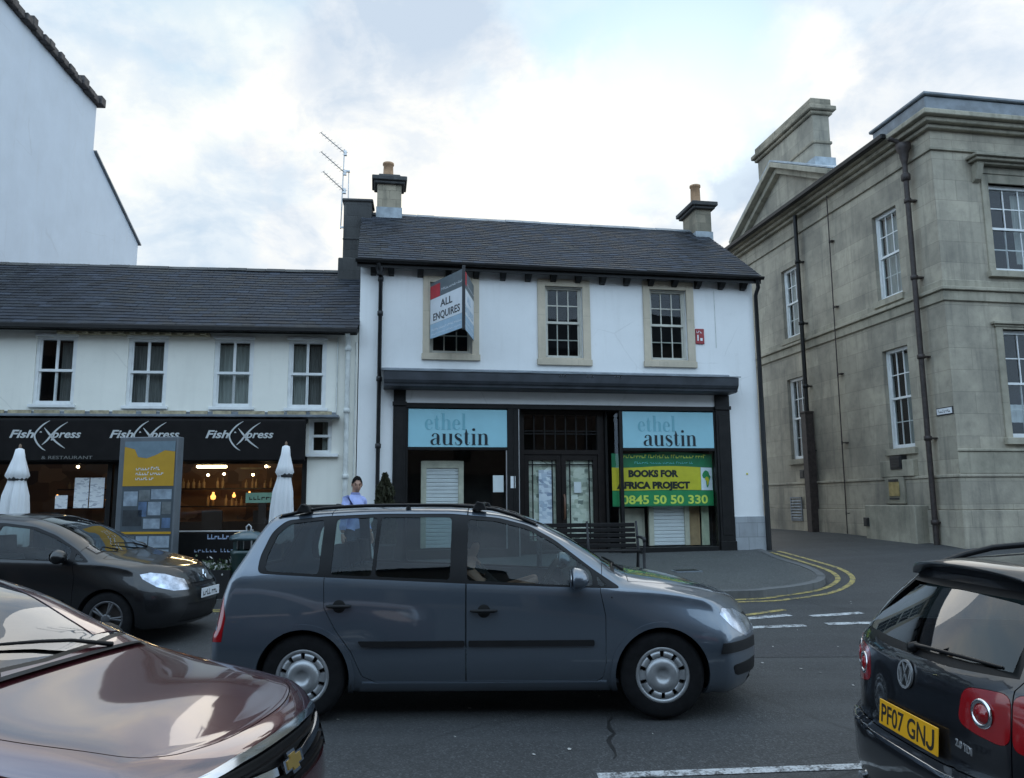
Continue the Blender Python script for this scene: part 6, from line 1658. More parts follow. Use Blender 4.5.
def handle_part(root, body, x0, x1, z, s, m):
    xm = (x0 + x1) / 2; 
    hit = body.bvh.ray_cast(Vector((xm, s * 2, z)), Vector((0, -s, 0)))
    y = hit[0].y if hit[0] else s * .85
    mb = MB(); P = []
    for k in range(9):
        t = k / 8; P.append((x0 + (x1 - x0) * t, y + s * (.008 + .030 * math.sin(math.pi * min(1, max(0, t))) ** .5), z + .004))
    mb.tube(P, [.008] + [.014] * 7 + [.008], 8); h = mb.build('door_handle', m, root)
    mb = MB(); mb.lathe([(0.0, s * .002), (.045, s * .003), (.05, 0)], 20, (xm, y, z), 'y'); o = mb.build('handle_recess', M['under'], h)
def plate(root, pos, rot, text, m, w=.52, h=.111):
    mb = MB(); mb.box(-w / 2, w / 2, -.006, .0, -h / 2, h / 2); p = mb.build('number_plate', m, root, bevel=.003)
    mb = MB()
    if text.endswith('J'):
        put_text(mb, text[:-1], -w * .455, -h * .36, h * 1.02, -.0065, extrude=.0006, width=w * .765, bold=.0015)
        P_ = smooth_pts([(w * .43, h * .37, 1), (w * .43, -h * .10, 1), (w * .415, -h * .29, 1), (w * .38, -h * .345, 1), (w * .345, -h * .27, 1), (w * .338, -h * .16, 1)], 4); ribbon(mb, [(p[0], p[1]) for p in P_], [h * .135] * len(P_), -.0075, .001)
    else: put_text(mb, text, 0, -h * .36, h * 1.02, -.0065, align='c', extrude=.0006, width=w * .90, bold=.0015)
    t_ = mb.build('plate_lettering', M['ink'], p)
    X = Matrix.Translation(pos) @ rot
    p.data.transform(X); t_.data.transform(X)
    return p
def wiper(root, pts, name='wiper'):
    mb = MB(); mb.tube(pts, [.014] + [.009] * (len(pts) - 2) + [.006], 6); return mb.build(name, M['trim'], root)

def build_car(nm, label, sp, loc, rz, paint, extra=None):
    root = thing(nm, label, 'car', loc, rz)
    B = Body(sp)
    T = .028
    sides = (1, -1)
    cuts = []                                                 # everything that leaves the painted shell
    for (ax, az, ar) in sp['arches']:
        for s in sides: cuts.append(cyl(ax, az, ar, s * .50, s * 1.3))
    side = lambda P, s, y0=.30: pm(P, 'y', s * y0, s * 1.3)
    front_z = lambda P, z0, z1: pm(P, 'z', z0, z1)
    dlo = round_poly(sp['dlo'], sp.get('dlor', .05))
    for s in sides: cuts.append(side(offset_poly(dlo, .001), s))
    ws = sp['windscreen']; cuts.append(front_z(offset_poly(ws, .001), .75, 2.2))
    rw = sp['rear_window']; cuts.append(pm(offset_poly(rw, .001), 'x', sp['rwx'][0], sp['rwx'][1]))
    doors = sp['doors']
    dcuts = []
    for P in doors:
        for s in sides: cuts.append(side(offset_poly(P, .0025), s, .45)); dcuts.append((P, s))
    bon = sp['bonnet']; cuts.append(front_z(offset_poly(bon, .0025), .45, 1.35))
    lamps = sp['lamps']                                       # name, axis, poly, range
    for (ln, ax, P, r0, r1, mm) in lamps:
        for s in sides:
            PP = [(u * s, v) for u, v in P] if ax == 'x' else P
            cuts.append(pm(offset_poly(PP, .002), ax, r0, r1) if ax == 'x' else pm(offset_poly(PP, .002), 'y', s * r0, s * r1))
    for (ln, ax, P, r0, r1, oo, mm) in sp.get('insets', []):
        cuts.append(pm(offset_poly(P, .001), ax, r0, r1))
    gate = sp.get('tailgate')
    if gate: cuts.append(pm(offset_poly(gate, .0025), 'x', sp['rwx'][0], sp['rwx'][1]))
    body = piece('body', B, B.slab(0, -T), [(c, 'DIFFERENCE') for c in cuts], paint, root)
    for P, s in dcuts:
        d = piece('door', B, B.slab(0, -T), [(side(offset_poly(P, -.0025), s, .45), 'INTERSECT')] + [(side(offset_poly(dlo, .001), s), 'DIFFERENCE')] + [(cyl(ax, az, ar, s * .5, s * 1.3), 'DIFFERENCE') for ax, az, ar in sp['arches']], paint, root)
        xs = [p[0] for p in P]
        hz = sp['handles'][doors.index(P)]
        if hz: handle_part(d, B, hz[0], hz[1], hz[2], s, sp.get('handlemat', M['plastic']))
    piece('bonnet', B, B.slab(0, -T), [(front_z(offset_poly(bon, -.0025), .45, 1.35), 'INTERSECT')], paint, root)
    if gate:
        piece('tailgate', B, B.slab(0, -T), [(pm(offset_poly(gate, -.0025), 'x', *sp['rwx']), 'INTERSECT'), (pm(offset_poly(rw, .001), 'x', *sp['rwx']), 'DIFFERENCE')] +
              [(pm(offset_poly([(u * s, v) for u, v in P], .002), 'x', r0, r1), 'DIFFERENCE') for (ln, ax, P, r0, r1, mm) in lamps if ax == 'x' for s in sides] +
              [(pm(offset_poly(P, .001), ax, r0, r1), 'DIFFERENCE') for (ln, ax, P, r0, r1, oo, mm) in sp.get('insets', []) if r1 < 0], paint, root)
    # black frame round the side windows with the panes inside it
    for s in sides:
        panes = [round_poly(P, sp.get('paner', .035)) for P in sp['panes']]
        fr = piece('window_frame', B, B.slab(-.003, -.022), [(side(dlo, s), 'INTERSECT')] + [(side(offset_poly(P, .0005), s), 'DIFFERENCE') for P in panes], M['trim'], root)
        for P in panes:
            piece('side_window', B, B.slab(-.008, -.012), [(side(P, s), 'INTERSECT')], sp.get('sideglass', M['carglass']), root, single=True)
    inn = offset_poly(ws, -.028)
    wsf = piece('windscreen', B, B.slab(-.004, -.009), [(front_z(inn, .75, 2.2), 'INTERSECT')], M['screenglass'], root, single=True)
    piece('windscreen_seal', B, B.slab(-.002, -.02), [(front_z(ws, .75, 2.2), 'INTERSECT'), (front_z(offset_poly(inn, .0005), .7, 2.3), 'DIFFERENCE')], M['trim'], wsf)
    inn = offset_poly(rw, -.03)
    if sp.get('flatrear'):
        z0_, z1_ = min(p[1] for p in inn), max(p[1] for p in inn); g_ = []
        for kz in range(9):
            z_ = z0_ + (z1_ - z0_) * kz / 8; hw_ = .64 - (.64 - .505) * kz / 8
            xa = lambda yy, zz: B.bvh.ray_cast(Vector((-4, yy, zz)), Vector((1, 0, 0)))[0].x + .006
            g_.append([(xa(0, z0_) * (1 - kz / 8) + xa(0, z1_) * kz / 8 + .055 * (k_ / 8) ** 2 - .004 * math.sin(math.pi * kz / 8), hw_ * k_ / 8, z_ + (.012 * (k_ / 8) ** 2) * (1 - kz / 8)) for k_ in range(-8, 9)])
        rwo = MB().grid(g_).build('rear_window', sp.get('rearglass', M['carglass']), root)
    else: rwo = piece('rear_window', B, B.slab(-.004, -.009), [(pm(inn, 'x', *sp['rwx']), 'INTERSECT')], sp.get('rearglass', M['carglass']), root, single=True)
    piece('rear_window_seal', B, B.slab(-.002, -.02), [(pm(rw, 'x', *sp['rwx']), 'INTERSECT'), (pm(offset_poly(inn, .0005), 'x', sp['rwx'][0] - .1, sp['rwx'][1] + .1), 'DIFFERENCE')], M['trim'], rwo)
    for (ln, ax, P, r0, r1, mm) in lamps:
        for s in sides:
            PP = [(u * s, v) for u, v in P] if ax == 'x' else P
            piece(ln, B, B.slab(.001, -.02), [(pm(PP, ax, r0, r1) if ax == 'x' else pm(PP, 'y', s * r0, s * r1), 'INTERSECT')], mm, root)
    for (ln, ax, P, r0, r1, oo, mm) in sp.get('insets', []):
        piece(ln, B, B.slab(oo, oo - .03), [(pm(P, ax, r0, r1), 'INTERSECT')], mm, root)
    for (ln, P, oo, mm) in sp.get('mouldings', []):
        for s in sides: piece(ln, B, B.slab(oo, -.01), [(side(P, s, .5), 'INTERSECT')], mm, root)
    if sp.get('lips'):
        for (ax, az, ar) in sp['arches']:
            for s in sides: piece('wheel_arch_lip', B, B.slab(.010, -.012), [(cyl(ax, az, ar + .034, s * .6, s * 1.3), 'INTERSECT'), (cyl(ax, az, ar - .004, s * .5, s * 1.4), 'DIFFERENCE')], paint, root)
        for s in sides: piece('sill', B, B.slab(.014, -.012), [(side([(-.93, .20), (.95, .20), (.93, .268), (-.90, .268)], s, .5), 'INTERSECT')], paint, root)
    # wheel arches, floor, wheels, cabin
    for (ax, az, ar) in sp['arches']:
        for s in sides:
            y0, y1 = (s * .50, s * (sp['hw'] - .045))
            MB().lathe([(ar + .012, y1), (ar + .012, y0), (0.0, y0)], 32, (ax, 0, az), 'y', a0=-.25, a1=math.pi + .25).build('wheel_arch', M['under'], root)
    for (ax, az, ar) in sp['arches']:
        for s in sides: wheel(root, ax, s * (sp['hw'] - .125), sp['wr'], sp.get('rimmat', M['hubcap']), *sp.get('wheel', (10, .205)))
    for (x, y, z) in sp['seats']: seat(root, x, y, z)
    dashboard(root, *sp['dash'])
    for s in sides: mirror(root, sp['mirror'][0], s * sp['mirror'][1], sp['mirror'][2], sp.get('mirrormat', paint), s)
    if extra: extra(root, B, paint)
    return root, B

# ---------------------------------------------------------------- grey people carrier crossing the view
def mpv_extra(root, B, paint):
    def surf(x, y, z=3): 
        h = B.bvh.ray_cast(Vector((x, y, z)), Vector((0, 0, -1))); return h[0] if h[0] else Vector((x, y, 1.6))
    for s in (1, -1):
        pts = []
        for k in range(13):
            x = .42 - (.42 + 1.62) * k / 12; p = surf(x, s * .60); up = .028 * min(1, k / 1.5, (12 - k) / 1.5)
            pts.append(p + Vector((0, 0, .006 + up)))
        mb = MB(); mb.tube(pts, .014, 8)
        for k in (0, 6, 12): mb.tube([surf(pts[k].x, s * .60), pts[k]], [.022, .016], 8)
        mb.build('roof_rail', M['trim'], root)
    for x in (-.03, -1.43):
        a, b = surf(x, .60), surf(x, -.60)
        mb = MB(); z = max(a.z, b.z) + .062
        mb.tube([(x, .66, z), (x, -.66, z)], .016, 8); 
        for s in (1, -1): mb.prism([(x - .06, z - .05), (x + .06, z - .05), (x + .035, z + .008), (x - .02, z + .022)], 'y', s * .56, s * .66)
        mb.build('roof_bar', M['plastic'], root, bevel=.006)
    for s in (.3, -.35): wiper(root, [surf(1.13, s) + Vector((0, 0, .01)), surf(1.02, s - .2) + Vector((0, 0, .022)), surf(.98, s - .52) + Vector((0, 0, .015))])
    for s in (1, -1):
        piece('brake_lamp', B, B.slab(.004, -.01), [(pm(round_poly([(-2.3, .80), (-2.03, .80), (-2.03, .88), (-2.3, .88)], .02, 3), 'y', s * .66, s * 1.2), 'INTERSECT')], M['lamp_lit'], root)
        piece('reverse_lamp', B, B.slab(.003, -.01), [(pm([(-2.3, .66), (-2.0, .66), (-2.0, .71), (-2.3, .71)], 'y', s * .66, s * 1.2), 'INTERSECT')], M['headlens'], root)
TOURAN = dict(
    xf=2.22, xr=-2.13, hw=.895, lips=True, cf=.40, cr=.11, rad=.05, n=96,
    pf=[(.1, .16), (.2, .06), (.35, .0), (.55, .0), (.62, .02), (.75, .10), (.9, .26), (1.2, .6)],
    pr=[(.1, .08), (.25, .03), (.45, .0), (.60, .0), (.68, .03), (.85, .06), (1.0, .10), (1.2, .22), (1.4, .34), (1.62, .50)],
    curves=dict(
        top=[(2.3, 0.7), (2.15, 0.77), (2.0, 0.835), (1.8, 0.905), (1.6, 0.96), (1.4, 1.0), (1.2, 1.03), (1.08, 1.06), (0.9, 1.1825), (0.6, 1.365), (0.35, 1.48), (0.1, 1.547), (-0.3, 1.583), (-0.8, 1.585), (-1.3, 1.565), (-1.6, 1.54), (-1.8, 1.51), (-2.3, 1.415)],
        te=[(2.3, 0.67), (2.15, 0.735), (2.0, 0.79), (1.8, 0.855), (1.6, 0.905), (1.4, 0.945), (1.2, 0.975), (1.08, 0.99), (0.9, 1.0953), (0.6, 1.2813), (0.35, 1.402), (0.1, 1.477), (-0.3, 1.517), (-0.8, 1.522), (-1.3, 1.507), (-1.6, 1.482), (-1.8, 1.452), (-2.3, 1.352)],
        sh=[(2.3, .62), (2.0, .745), (1.8, .82), (1.6, .875), (1.3, .92), (1.08, .935), (.9, .94), (.5, .955), (0, .98), (-.6, 1.005), (-1.2, 1.035), (-1.7, 1.05), (-2.3, 1.03)],
        bot=[(2.3, .20), (1.8, .17), (1.4, .19), (-1.4, .19), (-1.8, .24), (-2.3, .30)],
        wl=[(2.3, .70), (2.0, .80), (1.6, .835), (1.0, .825), (-1.0, .825), (-1.7, .84), (-2.0, .82), (-2.3, .74)],
        wm=[(2.3, .80), (2.0, .865), (1.6, .892), (1.3, .897), (.9, .886), (0, .886), (-.9, .886), (-1.35, .897), (-1.7, .892), (-2.0, .884), (-2.3, .865)],
        ws=[(2.3, .70), (2.0, .76), (1.6, .81), (1.2, .845), (.9, .858), (0, .865), (-1.0, .862), (-1.6, .85), (-2.0, .835), (-2.3, .81)],
        wt=[(2.3, .60), (2.0, .66), (1.6, .72), (1.2, .76), (1.0, .77), (.6, .70), (.3, .665), (-.2, .655), (-1.0, .65), (-1.6, .625), (-2.0, .60), (-2.3, .57)],
        zm=[(2.3, .5), (1.4, .60), (0, .58), (-1.4, .62), (-2.3, .6)]),
    arches=[(1.345, .315, .355), (-1.345, .315, .355)], wr=.316, wheel=(10, .202),
    dlo=[(1.06, .945), (.85, 1.085), (.56, 1.305), (.36, 1.415), (.12, 1.478), (-.25, 1.512), (-.8, 1.516), (-1.25, 1.500), (-1.56, 1.470), (-1.66, 1.38), (-1.72, 1.20), (-1.72, 1.075), (-1.2, 1.045), (-.2, .995), (.5, .965)],
    panes=[[(.95, .965), (.87, 1.045), (.885, .962)], [(.845, .965), (.83, 1.075), (.54, 1.285), (.34, 1.39), (.10, 1.45), (-.115, 1.468), (-.115, 1.012), (.4, .985)], [(-.245, 1.018), (-.245, 1.482), (-.80, 1.488), (-.815, 1.045)], [(-.845, 1.047), (-.83, 1.488), (-1.155, 1.478), (-1.155, 1.06)], [(-1.25, 1.066), (-1.25, 1.472), (-1.52, 1.444), (-1.615, 1.36), (-1.665, 1.20), (-1.665, 1.092)]],
    windscreen=[(1.02, .70), (1.06, .35), (1.08, 0), (1.06, -.35), (1.02, -.70), (.42, -.565), (.30, -.5), (.265, 0), (.30, .5), (.42, .565)],
    rear_window=[(-.60, 1.06), (.60, 1.06), (.55, 1.40), (.50, 1.46), (-.50, 1.46), (-.55, 1.40)], rwx=(-2.6, -1.55),
    tailgate=[(-.66, .62), (.66, .62), (.68, 1.0), (.57, 1.50), (-.57, 1.50), (-.68, 1.0)],
    doors=[[(.895, .93), (.93, .75), (.925, .40), (.90, .30), (.86, .275), (-.118, .275), (-.118, 1.6), (.2, 1.6), (.93, 1.15)], [(-.124, .275), (-.80, .275), (-.90, .32), (-.98, .50), (-1.10, .66), (-1.19, .82), (-1.20, 1.0), (-1.20, 1.6), (-.124, 1.6)]],
    handles=[(-.085, .115, .79), (-1.17, -.985, .83)],
    bonnet=[(1.93, .48), (1.98, .2), (2.0, 0), (1.98, -.2), (1.93, -.48), (1.75, -.62), (1.12, -.755), (1.12, .755), (1.75, .62)],
    lamps=[('headlight', 'y', [(2.14, .575), (2.02, .565), (1.90, .645), (1.80, .745), (1.83, .785), (1.95, .765), (2.10, .68), (2.2, .62)], .42, 1.2, M['headlens']),
           ('tail_light', 'y', [(-2.4, .56), (-1.955, .58), (-1.935, .75), (-1.97, .93), (-2.4, .93)], .60, 1.2, M['redlens'])],
    insets=[('grille', 'x', [(-.45, .60), (.45, .60), (.55, .72), (-.55, .72)], 1.7, 2.5, -.01, M['plastic']), ('lower_grille', 'x', [(-.6, .22), (.6, .22), (.62, .36), (-.62, .36)], 1.7, 2.5, -.01, M['plastic'])],
    mouldings=[('side_moulding', round_poly([(.84, .535), (.84, .578), (-.10, .578), (-.10, .535)], .01, 2), .014, M['plastic']), ('side_moulding', round_poly([(-.13, .535), (-.13, .578), (-.93, .578), (-.90, .535)], .01, 2), .014, M['plastic']),
               ('bumper_strip', [(1.78, .47), (1.80, .545), (2.5, .545), (2.5, .47)], .010, M['plastic']), ('fog_grille', round_poly([(1.90, .30), (1.88, .38), (2.4, .40), (2.4, .28)], .03, 3), .004, M['trim'])],
    seats=[(.10, .36, .42), (.10, -.36, .42), (-.85, .45, .42), (-.85, -.0, .42), (-.85, -.45, .42)],
    dash=(.72, 1.05, .72, .99, -.36), mirror=(.70, .86, 1.03), sideglass=M['carglass'], rearglass=M['darkglass'])

M['paintgrey'] = car_paint('paint_blue_grey', (0.100, 0.126, 0.160), .55, dirt=.25)
car, BT = build_car('people_carrier', 'blue grey people carrier with roof rails crossing the middle of the street', TOURAN, (-.242, 6.28 + .86 * 1.0355, gz(0, 6.6) + .003), -0.4, M['paintgrey'], mpv_extra)
car.scale = (1.0355,) * 3
drv = thing('person', 'driver in dark clothes behind the front side window of the people carrier', 'person', car.location, -0.4); drv.scale = car.scale
V_ = [(-.02, -.36, .60), (-.07, -.36, .78), (-.13, -.36, .98), (-.14, -.36, 1.09), (-.125, -.36, 1.16), (-.11, -.36, 1.22), (-.10, -.36, 1.30),
      (-.13, -.18, 1.05), (.10, -.14, .86), (.44, -.24, .98), (-.13, -.54, 1.05), (.08, -.58, .85), (.44, -.48, .98),
      (.02, -.27, .58), (.42, -.25, .66), (.70, -.25, .36), (.02, -.45, .58), (.42, -.46, .66), (.72, -.46, .36)]
E_ = [(0, 1), (1, 2), (2, 3), (3, 4), (4, 5), (5, 6), (3, 7), (7, 8), (8, 9), (3, 10), (10, 11), (11, 12), (0, 13), (13, 14), (14, 15), (0, 16), (16, 17), (17, 18)]
R_ = [(.12, .15), (.12, .15), (.12, .17), (.08, .12), .055, (.085, .07), (.09, .072), .065, .048, .034, .065, .048, .034, .09, .07, .05, .09, .07, .05]
skin_body('body', V_, E_, R_, M['skin'], drv)
skin_body('jacket', [V_[k] for k in (0, 1, 2, 3, 7, 8, 10, 11)], [(0, 1), (1, 2), (2, 3), (3, 4), (4, 5), (3, 6), (6, 7)], [(.145, .175), (.145, .175), (.145, .195), (.095, .14), .085, .062, .085, .062], M['seat'], drv)
mb = MB(); rows_ = []
for j in range(11):
    th = math.pi * .62 * j / 10; rows_.append([(-.118 + math.sin(th) * math.cos(2 * math.pi * i / 24) * .108 * (1 if math.cos(2 * math.pi * i / 24) < .3 else .8), -.36 + math.sin(th) * math.sin(2 * math.pi * i / 24) * .088, 1.275 + .125 * math.cos(th) + (.05 * math.sin(th) if math.cos(2 * math.pi * i / 24) > .2 else 0)) for i in range(25)])
mb.grid(rows_); mb.build('hair', M['hair'], drv)

# ---------------------------------------------------------------- dark estate car at the right edge, seen from behind
def on_face(o, x, rot, y=0, z=0, tilt=0):
    o.data.transform(Matrix.Translation((x, y, z)) @ Matrix.Rotation(R(rot), 4, 'Z') @ Matrix.Rotation(R(tilt), 4, 'X')); return o
def torus_on(root, name, x, y, z, r0, r1, m, nrm=-1):
    mb = MB(); n = 10; prof = [(r0 + r1 * math.cos(2 * math.pi * k / n), r1 * .6 * math.sin(2 * math.pi * k / n)) for k in range(n + 1)]
    mb.lathe(prof, 32, (x, y, z), 'x'); return mb.build(name, m, root)
def estate_extra(root, B, paint):
    def surf(x, y): 
        h = B.bvh.ray_cast(Vector((x, y, 3)), Vector((0, 0, -1))); return h[0] if h[0] else Vector((x, y, 1.4))
    def back(y, z):
        h = B.bvh.ray_cast(Vector((-4, y, z)), Vector((1, 0, 0))); return h[0] if h[0] else Vector((-2.45, y, z))
    # spoiler lip over the rear window
    mb = MB(); R0, R1 = [], []
    ys = [-.56 + 1.12 * k / 16 for k in range(17)]
    T_, M_, B_, U_ = [], [], [], []
    for y in ys:
        e = (abs(y) / .56) ** 4; p = surf(-1.92, y); q = -2.12 + .07 * e
        T_.append((-1.90, y, p.z + .004)); M_.append((q, y, p.z - .014 - .008 * e)); B_.append((q + .003, y, p.z - .030 - .008 * e)); U_.append((-1.95, y, p.z - .05))
    mb.grid([T_, M_, B_, U_]); mb.add([T_[0], M_[0], B_[0], U_[0]], [(0, 1, 2, 3)]); mb.add([T_[-1], M_[-1], B_[-1], U_[-1]], [(3, 2, 1, 0)])
    mb.build('roof_spoiler', paint, root)
    for s in (1, -1):
        pts = []
        for k in range(15):
            x = .30 - 2.2 * k / 14; p = surf(x, s * .555); up = .055 * min(1, k / 1.6, (14 - k) / 1.6); pts.append(p + Vector((0, 0, .004 + up)))
        mb = MB(); mb.tube(pts, .017, 8); mb.build('roof_rail', M['trim'], root)
    wiper(root, [back(-.0, 1.045) + Vector((-.02, 0, 0)), back(-.12, 1.055) + Vector((-.03, 0, 0)), back(-.38, 1.06) + Vector((-.022, 0, 0)), back(-.58, 1.055) + Vector((-.012, 0, 0))], 'rear_wiper')
    mb = MB(); p = back(0, 1.035); mb.lathe([(0, -.045), (.022, -.04), (.028, 0)], 14, (p.x, 0, p.z), 'x'); mb.build('wiper_pivot', M['trim'], root)
    # round badge with the two letters
    p = back(0, .91); mb = MB(); r_ = .062
    P = [(r_ * math.cos(2 * math.pi * k / 40), r_ * math.sin(2 * math.pi * k / 40)) for k in range(41)]
    ribbon(mb, P, [.011] * 41, -.010, .010)
    ribbon(mb, [(-.024, .052), (0, .004), (.024, .052)], [.010] * 3, -.009, .008); ribbon(mb, [(-.052, .026), (-.026, -.050), (0, .000), (.026, -.050), (.052, .026)], [.010] * 5, -.0085, .008)
    bd = on_face(mb.build('badge', M['hubcap'], root), p.x - .004, -90, 0, p.z, -8)
    mb = MB(); mb.lathe([(0, -.002), (r_, -.002), (r_, .004)], 32, (0, 0, 0), 'y'); on_face(mb.build('badge_back', M['ink'], bd), p.x - .003, -90, 0, p.z, -8)
    p = back(0, .68); plate(root, (p.x - .016, -.045, .685), Matrix.Rotation(R(-90), 4, 'Z') @ Matrix.Rotation(R(-6), 4, 'X'), 'PF07 GNJ', M['plateyellow'], .545, .122)
    mb = MB(); put_text(mb, '2.0 TDI', 0, 0, .042, 0, extrude=.002, width=.15, bold=.001); p = back(-.52, .715); on_face(mb.build('boot_lettering', M['hubcap'], root), back(-.40, .705).x - .006, -90 - 7, -.40, .700, -4)
    for s in (1, -1):
        for (y, z, r_) in ((.535, .862, .050), (.775, .872, .072)):
            h = B.bvh.ray_cast(Vector((-4, s * y, z)), Vector((1, 0, 0)))[0]; nrm = B.normal_at(h)[0]
            o = torus_on(root, 'lamp_ring', 0, 0, 0, r_, .010, M['chrome'])
            q = Vector((-1, 0, 0)).rotation_difference(nrm.lerp(Vector((-1, 0, 0)), .35).normalized()).to_matrix().to_4x4()
            o.data.transform(Matrix.Translation(h + nrm * .002) @ q)
            mb = MB(); mb.lathe([(0, -.012), (r_ * .55, -.010), (r_ * .8, .002)], 24, (0, 0, 0), 'x'); o2 = mb.build('lamp_centre', M['lamp_lit'] if (y > .6 and s < 0) else M['redlens'], o); o2.data.transform(Matrix.Translation(h + nrm * .002) @ q)
    piece('chrome_strip', B, B.slab(.006, -.01), [(pm([(-.80, .555), (.80, .555), (.80, .572), (-.80, .572)], 'x', -2.7, -2.1), 'INTERSECT')], M['chrome'], root)
    for s in (1, -1): mb = MB(); mb.tube([(-2.44, s * .52, .27), (-2.30, s * .52, .27)], .032, 12); mb.build('exhaust_pipe', M['chrome'], root)
ESTATE = dict(
    xf=2.30, xr=-2.475, hw=.91, cf=.40, cr=.22, rad=.045, n=96,
    pf=[(.1, .16), (.2, .06), (.35, .0), (.55, .0), (.62, .02), (.75, .12), (.9, .3), (1.2, .6)],
    pr=[(.1, .10), (.25, .03), (.40, .0), (.54, .0), (.575, .008), (.60, .045), (.70, .050), (.86, .065), (.98, .085), (1.03, .125), (1.20, .265), (1.36, .43), (1.50, .52)],
    curves=dict(
        top=[(2.4, .66), (2.2, .74), (2.0, .81), (1.7, .89), (1.4, .95), (1.15, .99), (1.0, 1.03), (.8, 1.13), (.5, 1.28), (.2, 1.40), (-.1, 1.465), (-.6, 1.495), (-1.2, 1.485), (-1.8, 1.452), (-2.1, 1.425), (-2.6, 1.36)],
        te=[(2.4, .63), (2.2, .705), (2.0, .77), (1.7, .845), (1.4, .90), (1.15, .935), (1.0, .965), (.8, 1.055), (.5, 1.20), (.2, 1.32), (-.1, 1.385), (-.6, 1.42), (-1.2, 1.41), (-1.8, 1.37), (-2.1, 1.34), (-2.6, 1.27)],
        sh=[(2.4, .58), (2.0, .735), (1.7, .80), (1.3, .87), (1.0, .905), (.7, .92), (0, .945), (-1.0, .975), (-1.8, 1.0), (-2.6, 1.0)],
        bot=[(2.4, .20), (1.8, .17), (1.4, .18), (-1.4, .18), (-1.8, .22), (-2.6, .27)],
        wl=[(2.4, .72), (2.0, .82), (1.6, .85), (1.0, .84), (-1.0, .84), (-1.7, .86), (-2.2, .86), (-2.6, .82)],
        wm=[(2.4, .82), (2.0, .885), (1.6, .905), (1.35, .91), (.9, .90), (-.9, .90), (-1.35, .91), (-1.8, .905), (-2.2, .895), (-2.6, .87)],
        ws=[(2.4, .72), (2.0, .78), (1.6, .82), (1.2, .855), (.8, .87), (0, .875), (-1.0, .872), (-1.8, .85), (-2.2, .82), (-2.6, .78)],
        wt=[(2.4, .62), (2.0, .68), (1.6, .73), (1.2, .77), (1.0, .77), (.6, .70), (.2, .64), (-.3, .62), (-1.0, .615), (-1.8, .595), (-2.1, .58), (-2.6, .56)],
        zm=[(2.4, .5), (1.4, .60), (0, .58), (-1.4, .62), (-2.6, .62)]),
    flatrear=True, arches=[(1.354, .322, .355), (-1.354, .322, .355)], wr=.322, wheel=(10, .215), rimmat=M['hubcap'],
    dlo=[(.95, .935), (.72, 1.08), (.42, 1.24), (.15, 1.33), (-.3, 1.385), (-1.0, 1.390), (-1.7, 1.355), (-1.98, 1.30), (-2.10, 1.13), (-2.12, 1.045), (-1.6, 1.01), (-.6, .975), (.4, .945)],
    panes=[[(.88, .955), (.70, 1.06), (.40, 1.215), (.12, 1.305), (-.02, 1.325), (-.02, .985)], [(-.14, .99), (-.14, 1.345), (-.6, 1.355), (-.98, 1.35), (-1.06, 1.03)], [(-1.16, 1.03), (-1.10, 1.345), (-1.7, 1.32), (-1.94, 1.275), (-2.06, 1.12), (-2.08, 1.065)]],
    windscreen=[(.93, .72), (.98, .35), (1.0, 0), (.98, -.35), (.93, -.72), (.20, -.53), (.06, -.45), (.03, 0), (.06, .45), (.20, .53)],
    rear_window=[(-.66, 1.025), (-.3, 1.005), (.3, 1.005), (.66, 1.025), (.62, 1.16), (.535, 1.335), (-.535, 1.335), (-.62, 1.16)], rwx=(-2.9, -1.8),
    tailgate=[(-.665, .60), (.665, .60), (.67, .98), (.69, 1.03), (.56, 1.37), (-.56, 1.37), (-.69, 1.03), (-.67, .98)],
    doors=[[(.90, .90), (.95, .75), (.94, .40), (.90, .27), (-.06, .27), (-.06, 1.6), (.2, 1.6), (.93, 1.10)], [(-.066, .27), (-.80, .27), (-.88, .32), (-.97, .52), (-1.06, .68), (-1.12, .82), (-1.12, 1.6), (-.066, 1.6)]],
    handles=[(-.03, .17, .80), (-1.06, -.86, .83)],
    bonnet=[(1.98, .50), (2.04, .2), (2.06, 0), (2.04, -.2), (1.98, -.50), (1.75, -.64), (1.04, -.765), (1.04, .765), (1.75, .64)],
    lamps=[('headlight', 'y', [(2.2, .60), (2.05, .60), (1.85, .66), (1.72, .76), (1.80, .79), (2.0, .74), (2.2, .68)], .45, 1.2, M['headlens']),
           ('tail_light', 'x', round_poly([(.405, .80), (.50, .775), (.662, .755), (.662, .965), (.55, .962), (.43, .948)], .06, 5), -2.9, -2.0, M['redlens']),
           ('tail_light', 'x', round_poly([(.672, .752), (.80, .745), (1.2, .76), (1.2, 1.0), (.80, .985), (.672, .967)], .04, 4), -2.9, -2.12, M['redlens'])],
    insets=[('grille', 'x', [(-.35, .40), (.35, .40), (.45, .70), (-.45, .70)], 1.7, 2.5, -.01, M['plastic'])],
    mouldings=[('side_moulding', round_poly([(.84, .50), (.84, .55), (-.04, .55), (-.04, .50)], .01, 2), .012, M['trim'])],
    seats=[(.05, .38, .38), (.05, -.38, .38), (-.85, .45, .38), (-.85, -.0, .38), (-.85, -.45, .38)],
    dash=(.66, .98, .74, .95, -.38), mirror=(.62, .87, 1.0), sideglass=M['darkglass'], rearglass=M['darkglass'])
M['paintblack'] = car_paint('paint_dark_grey', (0.007, 0.0085, 0.012), .3, dirt=.06, ior=1.6)
build_car('estate_car', 'dark grey estate car with yellow rear number plate and red lamps at the right edge', ESTATE, (1.835 + 2.475, 3.97, .003), 0.5, M['paintblack'], estate_extra)

